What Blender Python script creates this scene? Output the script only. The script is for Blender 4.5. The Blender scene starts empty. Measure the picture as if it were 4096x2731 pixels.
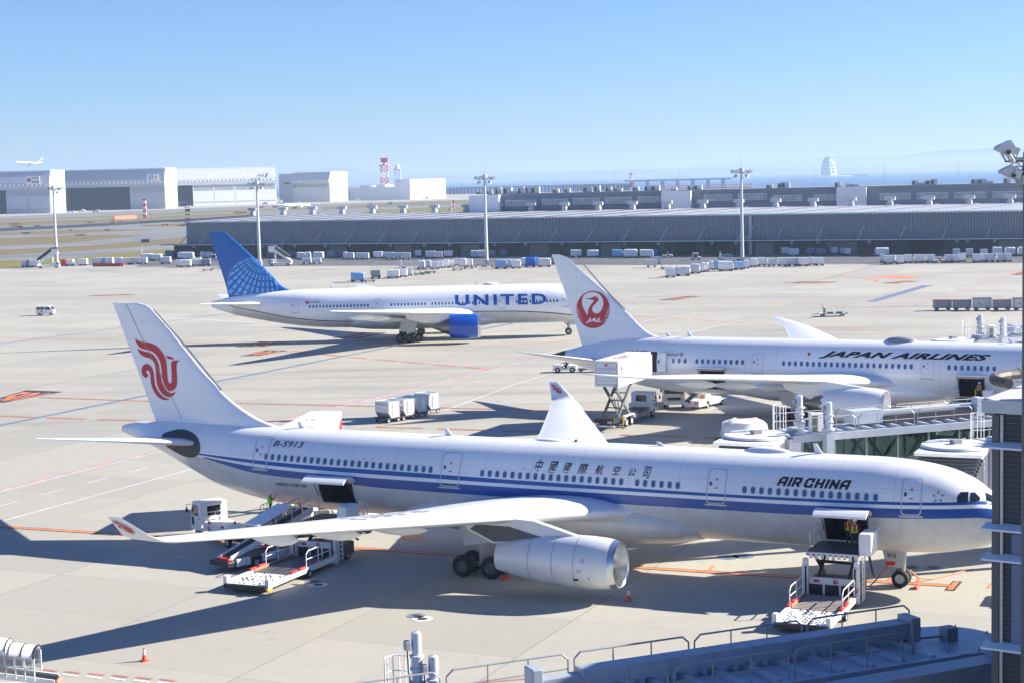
import bpy, bmesh, math, random
from mathutils import Vector, Matrix, noise
from mathutils.geometry import tessellate_polygon
random.seed(7)
sc = bpy.context.scene
COL = sc.collection
R = math.radians
# ---------------------------------------------------------------- camera
FPX, PITCH, ROLL, CH = 6849.3, 0.0949, 0.0238, 24.97      # focal length in photo pixels, tilt, roll, eye height
cam = bpy.data.cameras.new("camera"); cam.sensor_width = 36; cam.lens = 36*FPX/4096
cam.clip_end = 90000; cam.clip_start = 0.5
camo = bpy.data.objects.new("camera", cam); COL.objects.link(camo)
_f = Vector((0, math.cos(PITCH), -math.sin(PITCH))); _u0 = Vector((0, math.sin(PITCH), math.cos(PITCH))); _r0 = Vector((1, 0, 0))
_r = _r0*math.cos(ROLL) - _u0*math.sin(ROLL); _u = _r0*math.sin(ROLL) + _u0*math.cos(ROLL)
camo.matrix_world = Matrix(((_r.x, _u.x, -_f.x, 0), (_r.y, _u.y, -_f.y, 0), (_r.z, _u.z, -_f.z, CH), (0, 0, 0, 1)))
sc.camera = camo
# ---------------------------------------------------------------- sky, sun, exposure
SUN_EL, SUN_AZ = 27.0, 12.0                                 # degrees; azimuth counted from +x towards +y
w = bpy.data.worlds.new("World"); sc.world = w; w.use_nodes = True
nt = w.node_tree; bg = nt.nodes["Background"]
sky = nt.nodes.new("ShaderNodeTexSky"); sky.sky_type = 'NISHITA'; sky.sun_disc = False
sky.sun_elevation = R(SUN_EL); sky.sun_rotation = R(90-SUN_AZ); sky.altitude = 0
sky.air_density = 1.0; sky.dust_density = 0.0; sky.ozone_density = 1.0
tint = nt.nodes.new("ShaderNodeMix"); tint.data_type = 'RGBA'; tint.blend_type = 'MULTIPLY'; tint.inputs[0].default_value = 1; tint.inputs[7].default_value = (.49, .73, 1.27, 1)
nt.links.new(sky.outputs[0], tint.inputs[6]); nt.links.new(tint.outputs[2], bg.inputs[0]); bg.inputs[1].default_value = 0.05
sl = bpy.data.lights.new("sun", 'SUN'); sl.energy = 5.0; sl.angle = R(0.5); sl.color = (1, 0.94, 0.83)
slo = bpy.data.objects.new("sun", sl); COL.objects.link(slo)
SD = Vector((math.cos(R(SUN_EL))*math.cos(R(SUN_AZ)), math.cos(R(SUN_EL))*math.sin(R(SUN_AZ)), math.sin(R(SUN_EL))))
slo.rotation_euler = SD.to_track_quat('Z', 'Y').to_euler()
sc.view_settings.view_transform = 'Standard'; sc.view_settings.look = 'None'
sc.view_settings.exposure = 1.38; sc.view_settings.gamma = 1; sc.view_settings.use_curve_mapping = False
sc.cycles.max_bounces = 6; sc.cycles.volume_bounces = 0
# ---------------------------------------------------------------- picture to place
def ray(px, py):
    d = _r*(px-2048) - _u*(py-1365.5) + _f*FPX
    return d
def G(px, py, z=0.0):
    d = ray(px, py); t = (z-CH)/d.z
    return Vector((d.x*t, d.y*t, z))
def D(px, py, y):
    d = ray(px, py); t = y/d.y
    return Vector((d.x*t, y, CH+d.z*t))
def ztop(px, py, p):                                        # height seen at a picture row above a ground point p
    return D(px, py, p.y).z
# ---------------------------------------------------------------- materials
def lin(c):
    if isinstance(c, str):
        c = [int(c[i:i+2], 16)/255 for i in (0, 2, 4)]
        return tuple((x/12.92 if x <= .04045 else ((x+.055)/1.055)**2.4) for x in c)
    return tuple(c)
MATS = {}
def mat(name, c, rough=.5, metal=0., var=.08, scale=1.5, coat=0., spec=.5, bump=0.):
    if name in MATS: return MATS[name]
    m = bpy.data.materials.new(name); m.use_nodes = True; n = m.node_tree.nodes; l = m.node_tree.links
    b = n["Principled BSDF"]; c = lin(c)
    b.inputs["Roughness"].default_value = rough; b.inputs["Metallic"].default_value = metal
    b.inputs["Coat Weight"].default_value = coat; b.inputs["Coat Roughness"].default_value = .12
    b.inputs["Specular IOR Level"].default_value = spec
    if var > 0:
        tc = n.new("ShaderNodeTexCoord"); nz = n.new("ShaderNodeTexNoise"); nz.inputs["Scale"].default_value = scale
        nz.inputs["Detail"].default_value = 5; nz.inputs["Roughness"].default_value = .65
        l.new(tc.outputs["Object"], nz.inputs["Vector"])
        rp = n.new("ShaderNodeValToRGB"); e = rp.color_ramp.elements
        e[0].position = .3; e[1].position = .7
        e[0].color = (*[max(0, x*(1-var)) for x in c], 1); e[1].color = (*[min(1, x*(1+var*.7)) for x in c], 1)
        l.new(nz.outputs["Fac"], rp.inputs[0]); l.new(rp.outputs[0], b.inputs["Base Color"])
        if bump:
            bp = n.new("ShaderNodeBump"); bp.inputs["Strength"].default_value = bump; bp.inputs["Distance"].default_value = .05
            l.new(nz.outputs["Fac"], bp.inputs["Height"]); l.new(bp.outputs[0], b.inputs["Normal"])
    else: b.inputs["Base Color"].default_value = (*c, 1)
    MATS[name] = m; return m
def grimy(name, c, dirt, rough=.35, amount=.35, sx=(.15, .15, 1.2), coat=.3, panel=False):
    """paint with streaks of grime running along one axis"""
    m = bpy.data.materials.new(name); m.use_nodes = True; n = m.node_tree.nodes; l = m.node_tree.links; b = n["Principled BSDF"]
    tc = n.new("ShaderNodeTexCoord"); mp = n.new("ShaderNodeMapping"); mp.inputs["Scale"].default_value = sx
    nz = n.new("ShaderNodeTexNoise"); nz.inputs["Scale"].default_value = 2.; nz.inputs["Detail"].default_value = 6; nz.inputs["Roughness"].default_value = .7
    l.new(tc.outputs["Object"], mp.inputs[0]); l.new(mp.outputs[0], nz.inputs["Vector"])
    mr = n.new("ShaderNodeMapRange"); mr.inputs[1].default_value = .45; mr.inputs[2].default_value = .8; mr.inputs[4].default_value = amount
    l.new(nz.outputs["Fac"], mr.inputs[0])
    mx = n.new("ShaderNodeMix"); mx.data_type = 'RGBA'; mx.inputs[6].default_value = (*lin(c), 1); mx.inputs[7].default_value = (*lin(dirt), 1)
    l.new(mr.outputs[0], mx.inputs[0]); out = mx.outputs[2]
    if panel:                                               # skin joints: rings every few metres and a few long laps
        sp = n.new("ShaderNodeSeparateXYZ"); l.new(tc.outputs["Object"], sp.inputs[0]); L_ = []
        for ax, step, wd in ((0, 3.3, .022), (2, 1.27, .014)):
            p = n.new("ShaderNodeMath"); p.operation = 'PINGPONG'; p.inputs[1].default_value = step/2; l.new(sp.outputs[ax], p.inputs[0])
            q = n.new("ShaderNodeMath"); q.operation = 'LESS_THAN'; q.inputs[1].default_value = wd; l.new(p.outputs[0], q.inputs[0]); L_.append(q)
        a = n.new("ShaderNodeMath"); a.operation = 'MAXIMUM'; l.new(L_[0].outputs[0], a.inputs[0]); l.new(L_[1].outputs[0], a.inputs[1])
        k = n.new("ShaderNodeMath"); k.operation = 'MULTIPLY'; k.inputs[1].default_value = .30; l.new(a.outputs[0], k.inputs[0])
        m2 = n.new("ShaderNodeMix"); m2.data_type = 'RGBA'; m2.inputs[7].default_value = (.35, .36, .38, 1); l.new(k.outputs[0], m2.inputs[0]); l.new(out, m2.inputs[6]); out = m2.outputs[2]
    l.new(out, b.inputs["Base Color"])
    b.inputs["Roughness"].default_value = rough; b.inputs["Coat Weight"].default_value = coat; b.inputs["Coat Roughness"].default_value = .1
    MATS[name] = m; return m
M = MATS
grimy('plane_white', (.88, .885, .89), (.62, .61, .58), .22, .22, (.12, .12, .5), .3, True)
grimy('wing_white', (.82, .83, .84), (.50, .50, .50), .35, .35, (.4, .1, 1))
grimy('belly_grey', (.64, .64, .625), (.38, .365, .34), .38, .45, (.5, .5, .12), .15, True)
mat('gse_white', (.78, .78, .77), .45, var=.15, scale=2.5)
mat('box_white', (.82, .82, .82), .4, var=.04)
mat('fin_blue', (.005, .115, .42), .35, coat=.2)
mat('stripe_blue', (.004, .075, .33), .35, coat=.15, var=.05)
mat('sky_blue', (.12, .42, .80), .35, var=.03)
mat('engine_blue', (.003, .08, .46), .28, coat=.5, var=.05)
mat('letter_blue', (.003, .09, .42), .35, var=.02)
mat('red', (.55, .025, .035), .4, var=.05)
mat('bright_red', (.75, .03, .02), .45, var=.05)
mat('cone_orange', (.85, .09, .02), .5, var=.05)
mat('orange', (.80, .22, .03), .55, var=.15)
mat('yellow', (.80, .45, .02), .5, var=.1)
mat('black', (.012, .012, .014), .5, var=.2)
mat('ink', (.015, .015, .018), .5, var=0)
mat('rubber', (.018, .018, .02), .75, var=.3, scale=6)
mat('dark_metal', (.07, .07, .075), .5, .3, var=.3, scale=4)
mat('hold_dark', (.05, .048, .045), .8, var=.4, scale=2)
mat('steel', (.42, .43, .45), .38, .7, var=.15)
mat('chrome', (.72, .73, .75), .2, .9, var=.06)
mat('nacelle', (.76, .77, .78), .33, .08, var=.06, coat=.2)
mat('hot_metal', (.24, .22, .20), .35, .9, var=.2)
mat('light_grey', (.55, .56, .57), .5, var=.08)
mat('mid_grey', (.30, .31, .33), .5, var=.12)
mat('dark_grey', (.11, .115, .125), .55, var=.15)
mat('alu', (.62, .63, .65), .35, .55, var=.15, scale=2)
mat('wrap_white', (.74, .75, .77), .35, var=.15, scale=5, bump=.6)
mat('wrap_blue', (.22, .42, .70), .3, var=.25, scale=4, bump=.6)
mat('blue_tarp', (.02, .14, .62), .4, var=.25, scale=4, bump=.6)
mat('glass_dark', (.012, .018, .026), .06, var=0, spec=.8)
mat('cabin_glass', (.06, .13, .27), .2, var=0, spec=.7)
mat('pane', (.10, .14, .16), .08, var=.5, scale=.6, spec=.8)
mat('lens', (.5, .5, .46), .15, var=.4, scale=8)
mat('navy', (.02, .025, .045), .8, var=.2)
mat('skin', (.45, .27, .19), .6, var=.05)
mat('hivis', (.35, .75, .02), .6, var=.08)
mat('worker_red', (.42, .04, .05), .7, var=.15)
mat('hose_orange', (.55, .17, .04), .6, var=.2)
mat('ring_brown', (.10, .085, .07), .6, var=.3); mat('beam_tan', (.55, .47, .38), .6, var=.2); mat('rust', (.35, .20, .12), .7, var=.3, scale=5)
mat('green_steel', (.20, .34, .33), .5, var=.1)
mat('leaf', (.10, .13, .03), .9, var=.5, scale=.4)
def glass(name, c, alpha_t):
    m = bpy.data.materials.new(name); m.use_nodes = True; n = m.node_tree.nodes; l = m.node_tree.links
    n.remove(n["Principled BSDF"]); t = n.new("ShaderNodeBsdfTransparent"); t.inputs[0].default_value = (*c, 1)
    g = n.new("ShaderNodeBsdfGlossy"); g.inputs["Roughness"].default_value = .03; g.inputs[0].default_value = (.9, .95, 1, 1)
    x = n.new("ShaderNodeMixShader"); x.inputs[0].default_value = alpha_t
    l.new(t.outputs[0], x.inputs[1]); l.new(g.outputs[0], x.inputs[2]); l.new(x.outputs[0], n["Material Output"].inputs[0])
    MATS[name] = m; return m
glass('clear_glass', (.52, .61, .58), .10); glass('film', (.85, .87, .88), .12)
# ---------------------------------------------------------------- mesh building
class MB:
    def __init__(s): s.v = []; s.f = []
    def add(s, v, f):
        o = len(s.v); s.v += [Vector(p) for p in v]; s.f += [tuple(i+o for i in q) for q in f]; return s
    def obox(s, m, size, taper=1.):
        a, b, c = size[0]/2, size[1]/2, size[2]/2; t = taper
        v = [m @ Vector(p) for p in ((-a, -b, -c), (a, -b, -c), (a, b, -c), (-a, b, -c), (-a*t, -b*t, c), (a*t, -b*t, c), (a*t, b*t, c), (-a*t, b*t, c))]
        return s.add(v, [(3, 2, 1, 0), (4, 5, 6, 7), (0, 1, 5, 4), (1, 2, 6, 5), (2, 3, 7, 6), (3, 0, 4, 7)])
    def box(s, x0, x1, y0, y1, z0, z1, taper=1.):
        return s.obox(Matrix.Translation(((x0+x1)/2, (y0+y1)/2, (z0+z1)/2)), (x1-x0, y1-y0, z1-z0), taper)
    def rbox(s, x0, x1, y0, y1, z0, z1, r=.08):            # box with chamfered upright and top edges
        p = []
        for (cx, cy, a0) in ((x1, y1, 0), (x0, y1, 90), (x0, y0, 180), (x1, y0, 270)):
            for a in (0, 45, 90):
                sx = 1 if cx == x1 else -1; sy = 1 if cy == y1 else -1
                p.append((cx-sx*r+r*math.cos(R(a0+a)), cy-sy*r+r*math.sin(R(a0+a))))
        mx, my = (x0+x1)/2, (y0+y1)/2
        def sh(q, d): return (q[0]-math.copysign(d, q[0]-mx), q[1]-math.copysign(d, q[1]-my))
        rings = [[(*q, z0) for q in p], [(*q, z1-r) for q in p], [(*sh(q, r*.35), z1-r*.35) for q in p], [(*sh(q, r), z1) for q in p]]
        return s.loft(rings)
    def cyl(s, p0, p1, r0, r1=None, n=10, cap=True):
        p0, p1 = Vector(p0), Vector(p1); r1 = r0 if r1 is None else r1
        q = (p1-p0).to_track_quat('Z', 'Y')
        ring = lambda p, r: [p+q @ Vector((r*math.cos(2*math.pi*i/n), r*math.sin(2*math.pi*i/n), 0)) for i in range(n)]
        return s.loft([ring(p0, r0), ring(p1, r1)], cap)
    def tube(s, pts, r, n=6):
        for a, b in zip(pts, pts[1:]): s.cyl(a, b, r, r, n)
        return s
    def loft(s, rings, cap=True, closed=True):
        n = len(rings[0]); v = [p for r in rings for p in r]; f = []
        for i in range(len(rings)-1):
            for j in range(n if closed else n-1):
                a = i*n+j; b = i*n+(j+1) % n; f.append((a, b, b+n, a+n))
        if cap: f += [tuple(range(n-1, -1, -1)), tuple((len(rings)-1)*n+i for i in range(n))]
        return s.add(v, f)
    def lathe(s, prof, o, ax, n=24, cap=False):           # prof: (distance along the axis, radius)
        o = Vector(o); q = Vector(ax).to_track_quat('Z', 'Y')
        return s.loft([[o+q @ Vector((max(r, 1e-4)*math.cos(2*math.pi*i/n), max(r, 1e-4)*math.sin(2*math.pi*i/n), a)) for i in range(n)] for a, r in prof], cap)
    def prism(s, poly, a, b, f):                           # f(u, v, w) places the outline at the two depths a, b
        return s.loft([[f(u, v, a) for u, v in poly], [f(u, v, b) for u, v in poly]])
    def sphere(s, c, r, n=10, sz=1., half=False):
        k = n//2; pr = []
        for i in range(k+1):
            t = -math.pi/2+math.pi*i/k if not half else math.pi/2*i/k
            pr.append((math.sin(t)*r*sz, max(1e-4, math.cos(t)*r)))
        return s.lathe(pr, c, (0, 0, 1), n, True)
    def build(s, name, m, parent=None, smooth=True, fix=True):
        me = bpy.data.meshes.new(name); me.from_pydata([tuple(p) for p in s.v], [], s.f); me.materials.append(M[m] if isinstance(m, str) else m)
        if fix:
            bm = bmesh.new(); bm.from_mesh(me); bmesh.ops.recalc_face_normals(bm, faces=bm.faces); bm.to_mesh(me); bm.free()
        if smooth:
            me.shade_smooth(); me.set_sharp_from_angle(angle=R(38))
        o = bpy.data.objects.new(name, me); COL.objects.link(o)
        if parent: o.parent = parent
        return o
def tag(o, label=None, cat=None, group=None, kind=None):
    if label: o['label'] = label
    if cat: o['category'] = cat
    if group: o['group'] = group
    if kind: o['kind'] = kind
    return o
def thing(name, label, cat, loc=(0, 0, 0), rz=0., group=None):
    o = bpy.data.objects.new(name, None); COL.objects.link(o); o.location = loc; o.rotation_euler = (0, 0, rz); o.empty_display_size = .3
    return tag(o, label, cat, group)
def copy_tree(o, parent=None):
    c = o.copy(); COL.objects.link(c); c.parent = parent
    for ch in list(o.children): copy_tree(ch, c)
    return c
def dup(o, loc, rz, label=None, group=None, sc_=None):
    c = copy_tree(o); c.location = loc; c.rotation_euler = (0, 0, rz)
    if sc_: c.scale = sc_
    return tag(c, label, None, group)
ORD = ['first', 'second', 'third', 'fourth', 'fifth', 'sixth', 'seventh', 'eighth', 'ninth', 'tenth', 'eleventh', 'twelfth', 'thirteenth', 'fourteenth', 'fifteenth', 'sixteenth', 'seventeenth', 'eighteenth', 'nineteenth', 'twentieth']
# ---------------------------------------------------------------- flat shapes: lettering and polygons as (points, triangles)
def text2d(t, bold=0., shear=0., spacing=1.):
    cu = bpy.data.curves.new('lettering', 'FONT'); cu.body = t; cu.size = 1; cu.offset = bold; cu.shear = shear; cu.space_character = spacing; cu.resolution_u = 3
    o = bpy.data.objects.new('lettering', cu); COL.objects.link(o)
    dg = bpy.context.evaluated_depsgraph_get(); me = bpy.data.meshes.new_from_object(o.evaluated_get(dg))
    bm = bmesh.new(); bm.from_mesh(me); bmesh.ops.triangulate(bm, faces=bm.faces)
    bm.verts.ensure_lookup_table(); bm.verts.index_update()
    v = [(p.co.x, p.co.y) for p in bm.verts]; f = [tuple(x.index for x in q.verts) for q in bm.faces]
    bm.free(); bpy.data.objects.remove(o); bpy.data.curves.remove(cu); bpy.data.meshes.remove(me)
    return v, f
def fit2d(vf, u0, u1, v0, v1):                              # scale a flat shape into a rectangle
    v, f = vf
    if not v: return v, f
    a0 = min(p[0] for p in v); a1 = max(p[0] for p in v); b0 = min(p[1] for p in v); b1 = max(p[1] for p in v)
    return [(u0+(p[0]-a0)/(a1-a0)*(u1-u0), v0+(p[1]-b0)/(b1-b0)*(v1-v0)) for p in v], f
def poly2d(pts):
    pts = [tuple(p) for p in pts]; return pts, [tuple(t) for t in tessellate_polygon([[Vector((x, y, 0)) for x, y in pts]])]
def smooth_poly(pts, it=2):                                 # Chaikin corner rounding
    for _ in range(it):
        q = []
        for i in range(len(pts)):
            a, b = pts[i], pts[(i+1) % len(pts)]
            q += [(a[0]*.75+b[0]*.25, a[1]*.75+b[1]*.25), (a[0]*.25+b[0]*.75, a[1]*.25+b[1]*.75)]
        pts = q
    return pts
def join2d(*L):
    v = []; f = []
    for a, b in L: o = len(v); v += a; f += [tuple(i+o for i in q) for q in b]
    return v, f
def circle2d(cx, cy, rx, ry=None, n=40): return poly2d([(cx+rx*math.cos(2*math.pi*i/n), cy+(ry or rx)*math.sin(2*math.pi*i/n)) for i in range(n)])
def rrect(u0, u1, v0, v1, r, n=4):
    p = []
    for cx, cy, a in ((u1-r, v1-r, 0), (u0+r, v1-r, 90), (u0+r, v0+r, 180), (u1-r, v0+r, 270)):
        p += [(cx+r*math.cos(R(a+90*i/n)), cy+r*math.sin(R(a+90*i/n))) for i in range(n+1)]
    return p
def ring2d(p, wdt):                                        # outline band of a convex-ish polygon
    cx = sum(a for a, b in p)/len(p); cy = sum(b for a, b in p)/len(p); q = []
    hx = max(abs(a-cx) for a, b in p); hy = max(abs(b-cy) for a, b in p)
    for a, b in p: q.append((cx+(a-cx)*(1-wdt/hx), cy+(b-cy)*(1-wdt/hy)))
    n = len(p); return p+q, [(i, (i+1) % n, n+(i+1) % n, n+i) for i in range(n)]
def subdiv2d(vf, mx):                                       # cut long triangles so a decal can follow a curved surface
    v, f = list(vf[0]), list(vf[1]); out = []; st = []
    for q in f:
        for i in range(1, len(q)-1): st.append((q[0], q[i], q[i+1]))
    cache = {}
    def mid(a, b):
        k = (min(a, b), max(a, b))
        if k not in cache: v.append(((v[a][0]+v[b][0])/2, (v[a][1]+v[b][1])/2)); cache[k] = len(v)-1
        return cache[k]
    while st:
        a, b, c = st.pop(); e = [(math.dist(v[a], v[b]), a, b, c), (math.dist(v[b], v[c]), b, c, a), (math.dist(v[c], v[a]), c, a, b)]
        l, p, q, r_ = max(e)
        if l > mx: m_ = mid(p, q); st += [(p, m_, r_), (m_, q, r_)]
        else: out.append((a, b, c))
    return v, out
def decal(vf, f, name, m, parent=None, mx=None):            # f(u, v) -> point in space
    if mx: vf = subdiv2d(vf, mx)
    mb = MB(); mb.add([f(u, v) for u, v in vf[0]], vf[1]); return mb.build(name, m, parent, smooth=False)
def pch(tab, x):                                            # monotone table lookup, eased
    if x <= tab[0][0]: return tab[0][1:]
    for i in range(len(tab)-1):
        if x <= tab[i+1][0]:
            x0, x1 = tab[i][0], tab[i+1][0]; h = x1-x0; t = (x-x0)/h; o = []
            for k in range(1, len(tab[0])):
                d = lambda j: (tab[j+1][k]-tab[j][k])/(tab[j+1][0]-tab[j][0])
                def sl(j):
                    if j == 0: return d(0)
                    if j == len(tab)-1: return d(j-1)
                    a, b = d(j-1), d(j)
                    return 0 if a*b <= 0 else 2*a*b/(a+b)
                a, b = tab[i][k], tab[i+1][k]; m0, m1 = sl(i)*h, sl(i+1)*h
                o.append((2*t**3-3*t*t+1)*a+(t**3-2*t*t+t)*m0+(-2*t**3+3*t*t)*b+(t**3-t*t)*m1)
            return tuple(o)
    return tab[-1][1:]
# ================================================================ SETTING
def sheet(name, pts, m, z=0., kind='structure', parent=None):
    v, f = poly2d([(p[0], p[1]) for p in pts]); mb = MB(); mb.add([(x, y, z) for x, y in v], f)
    o = mb.build(name, m, None, smooth=False)
    for p in o.data.polygons:
        if p.normal.z < 0: o.data.flip_normals(); break
    return tag(o, kind=kind)
def concrete():
    m = bpy.data.materials.new('apron_concrete'); m.use_nodes = True; n = m.node_tree.nodes; l = m.node_tree.links; b = n["Principled BSDF"]
    tc = n.new("ShaderNodeTexCoord")
    def mapping(scale, rot=0, loc=(0, 0, 0)):
        p = n.new("ShaderNodeMapping"); p.inputs["Scale"].default_value = scale; p.inputs["Rotation"].default_value = (0, 0, rot); p.inputs["Location"].default_value = loc
        l.new(tc.outputs["Object"], p.inputs[0]); return p
    def nz(mp, scale, det=6, ro=.6, dist=0):
        x = n.new("ShaderNodeTexNoise"); x.inputs["Scale"].default_value = scale; x.inputs["Detail"].default_value = det; x.inputs["Roughness"].default_value = ro; x.inputs["Distortion"].default_value = dist
        l.new(mp.outputs[0], x.inputs["Vector"]); return x
    def rng(s, a, b_, c, d):
        x = n.new("ShaderNodeMapRange"); x.inputs[1].default_value = a; x.inputs[2].default_value = b_; x.inputs[3].default_value = c; x.inputs[4].default_value = d; l.new(s, x.inputs[0]); return x.outputs[0]
    def math_(op, a, b_):
        x = n.new("ShaderNodeMath"); x.operation = op
        for i, q in enumerate((a, b_)):
            if hasattr(q, 'links') or hasattr(q, 'is_linked'): l.new(q, x.inputs[i])
            else: x.inputs[i].default_value = q
        return x.outputs[0]
    big = nz(mapping((1, 1, 1)), .012, 5, .55)
    streak = nz(mapping((.018, .22, 1), R(14)), 1., 7, .65, .6)
    patch = nz(mapping((.006, .02, 1), R(8), (3, 1, 0)), 1., 3, .5)
    fine = nz(mapping((1, 1, 1)), .9, 8, .7)
    # long rubber scuffs only in some patches
    scuff = math_('MULTIPLY', rng(streak.outputs[0], .46, .72, 0, 1), rng(patch.outputs[0], .48, .66, 0, 1))
    base = n.new("ShaderNodeMix"); base.data_type = 'RGBA'; base.inputs[6].default_value = (.385, .362, .305, 1); base.inputs[7].default_value = (.455, .432, .368, 1)
    l.new(rng(big.outputs[0], .35, .65, 0, 1), base.inputs[0])
    m2 = n.new("ShaderNodeMix"); m2.data_type = 'RGBA'; m2.inputs[7].default_value = (.25, .24, .22, 1); l.new(base.outputs[2], m2.inputs[6]); l.new(rng(fine.outputs[0], .45, .8, 0, .28), m2.inputs[0])
    m3 = n.new("ShaderNodeMix"); m3.data_type = 'RGBA'; m3.inputs[7].default_value = (.15, .146, .138, 1); l.new(m2.outputs[2], m3.inputs[6]); l.new(math_('MULTIPLY', scuff, .75), m3.inputs[0])
    # slab joints parallel to the stands
    mp = mapping((1, 1, 1), R(24.1)); sp = n.new("ShaderNodeSeparateXYZ"); l.new(mp.outputs[0], sp.inputs[0])
    def joint(o, step, wd):
        a = math_('PINGPONG', o, step/2); return rng(a, 0, wd, 1, 0)
    jx = math_('MAXIMUM', joint(sp.outputs[0], 12., .05), math_('MULTIPLY', joint(sp.outputs[1], 8., .04), .6))
    m4 = n.new("ShaderNodeMix"); m4.data_type = 'RGBA'; m4.inputs[7].default_value = (.09, .085, .08, 1); l.new(m3.outputs[2], m4.inputs[6]); l.new(math_('MULTIPLY', jx, .8), m4.inputs[0])
    fl = []
    for o_, st_ in ((sp.outputs[0], 12.), (sp.outputs[1], 8.)): fl.append(math_('FLOOR', math_('DIVIDE', o_, st_), 0))
    cb = n.new("ShaderNodeCombineXYZ"); l.new(fl[0], cb.inputs[0]); l.new(fl[1], cb.inputs[1]); wn = n.new("ShaderNodeTexWhiteNoise"); l.new(cb.outputs[0], wn.inputs[0])
    m5 = n.new("ShaderNodeMix"); m5.data_type = 'RGBA'; m5.inputs[7].default_value = (.29, .28, .255, 1); l.new(m4.outputs[2], m5.inputs[6]); l.new(rng(wn.outputs[0], .35, 1, 0, .42), m5.inputs[0])
    oil = nz(mapping((1, 1, 1), 0, (40, 7, 0)), .33, 3, .5); dens = nz(mapping((1, 1, 1), 0, (9, 2, 0)), .02, 2, .5)
    m6 = n.new("ShaderNodeMix"); m6.data_type = 'RGBA'; m6.inputs[7].default_value = (.10, .095, .085, 1); l.new(m5.outputs[2], m6.inputs[6]); l.new(math_('MULTIPLY', rng(oil.outputs[0], .66, .76, 0, .5), rng(dens.outputs[0], .48, .6, 0, 1)), m6.inputs[0])
    l.new(m6.outputs[2], b.inputs["Base Color"]); b.inputs["Roughness"].default_value = .75; b.inputs["Specular IOR Level"].default_value = .3
    bp = n.new("ShaderNodeBump"); bp.inputs["Strength"].default_value = .15; bp.inputs["Distance"].default_value = .02; l.new(fine.outputs[0], bp.inputs["Height"]); l.new(bp.outputs[0], b.inputs["Normal"])
    MATS['concrete'] = m
concrete()
def rough_ground(name, c0, c1, c2, sc0, sc1, stretch=(1, 1, 1), bump=.3):
    m = bpy.data.materials.new(name); m.use_nodes = True; n = m.node_tree.nodes; l = m.node_tree.links; b = n["Principled BSDF"]
    tc = n.new("ShaderNodeTexCoord"); mp = n.new("ShaderNodeMapping"); mp.inputs["Scale"].default_value = stretch; l.new(tc.outputs["Object"], mp.inputs[0])
    a = n.new("ShaderNodeTexNoise"); a.inputs["Scale"].default_value = sc0; a.inputs["Detail"].default_value = 8; a.inputs["Roughness"].default_value = .65; l.new(mp.outputs[0], a.inputs["Vector"])
    rp = n.new("ShaderNodeValToRGB"); e = rp.color_ramp.elements; e[0].position = .35; e[0].color = (*c0, 1); e[1].position = .7; e[1].color = (*c2, 1); x = e.new(.5); x.color = (*c1, 1)
    l.new(a.outputs[0], rp.inputs[0]); l.new(rp.outputs[0], b.inputs["Base Color"]); b.inputs["Roughness"].default_value = .85; b.inputs["Specular IOR Level"].default_value = .2
    c = n.new("ShaderNodeTexNoise"); c.inputs["Scale"].default_value = sc1; l.new(tc.outputs["Object"], c.inputs["Vector"])
    bp = n.new("ShaderNodeBump"); bp.inputs["Strength"].default_value = bump; l.new(c.outputs[0], bp.inputs["Height"]); l.new(bp.outputs[0], b.inputs["Normal"])
    MATS[name] = m
rough_ground('dry_grass', (.15, .125, .055), (.20, .155, .08), (.12, .135, .045), .035, 1.5, (1, 2.5, 1))
rough_ground('green_grass', (.16, .165, .045), (.21, .185, .06), (.10, .13, .035), .06, 1.5, (1, 2, 1))
rough_ground('asphalt', (.10, .105, .112), (.125, .13, .138), (.15, .152, .158), .02, 3, (.3, 2, 1), .1)
rough_ground('pale_asphalt', (.17, .175, .18), (.21, .212, .215), (.25, .25, .248), .015, 3, (.3, 2, 1), .1)
rough_ground('dark_asphalt', (.035, .038, .045), (.05, .054, .062), (.075, .08, .088), .03, 3, (.3, 2, 1), .1)
def sea():
    m = bpy.data.materials.new('sea_water'); m.use_nodes = True; n = m.node_tree.nodes; l = m.node_tree.links; b = n["Principled BSDF"]
    b.inputs["Base Color"].default_value = (.02, .09, .19, 1); b.inputs["Roughness"].default_value = .25
    tc = n.new("ShaderNodeTexCoord"); mp = n.new("ShaderNodeMapping"); mp.inputs["Scale"].default_value = (.02, .06, 1); l.new(tc.outputs["Object"], mp.inputs[0])
    a = n.new("ShaderNodeTexNoise"); a.inputs["Scale"].default_value = 1; a.inputs["Detail"].default_value = 8; l.new(mp.outputs[0], a.inputs["Vector"])
    bp = n.new("ShaderNodeBump"); bp.inputs["Strength"].default_value = 1; bp.inputs["Distance"].default_value = 4; l.new(a.outputs[0], bp.inputs["Height"]); l.new(bp.outputs[0], b.inputs["Normal"])
    MATS['sea_water'] = m
sea()
sheet('sea', [(-29000, -500), (29000, -500), (29000, 29000), (-29000, 29000)], 'sea_water', -2.)
mb = MB(); land = [(-3500, -300), (2500, -300), (2500, 1900), (700, 2150), (150, 2480), (-60, 2900), (-900, 3300), (-3500, 3400)]
mb.prism(land, -3.5, 0, lambda u, v, z: (u, v, z)); tag(mb.build('apron', 'concrete', smooth=False), kind='structure')
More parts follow.
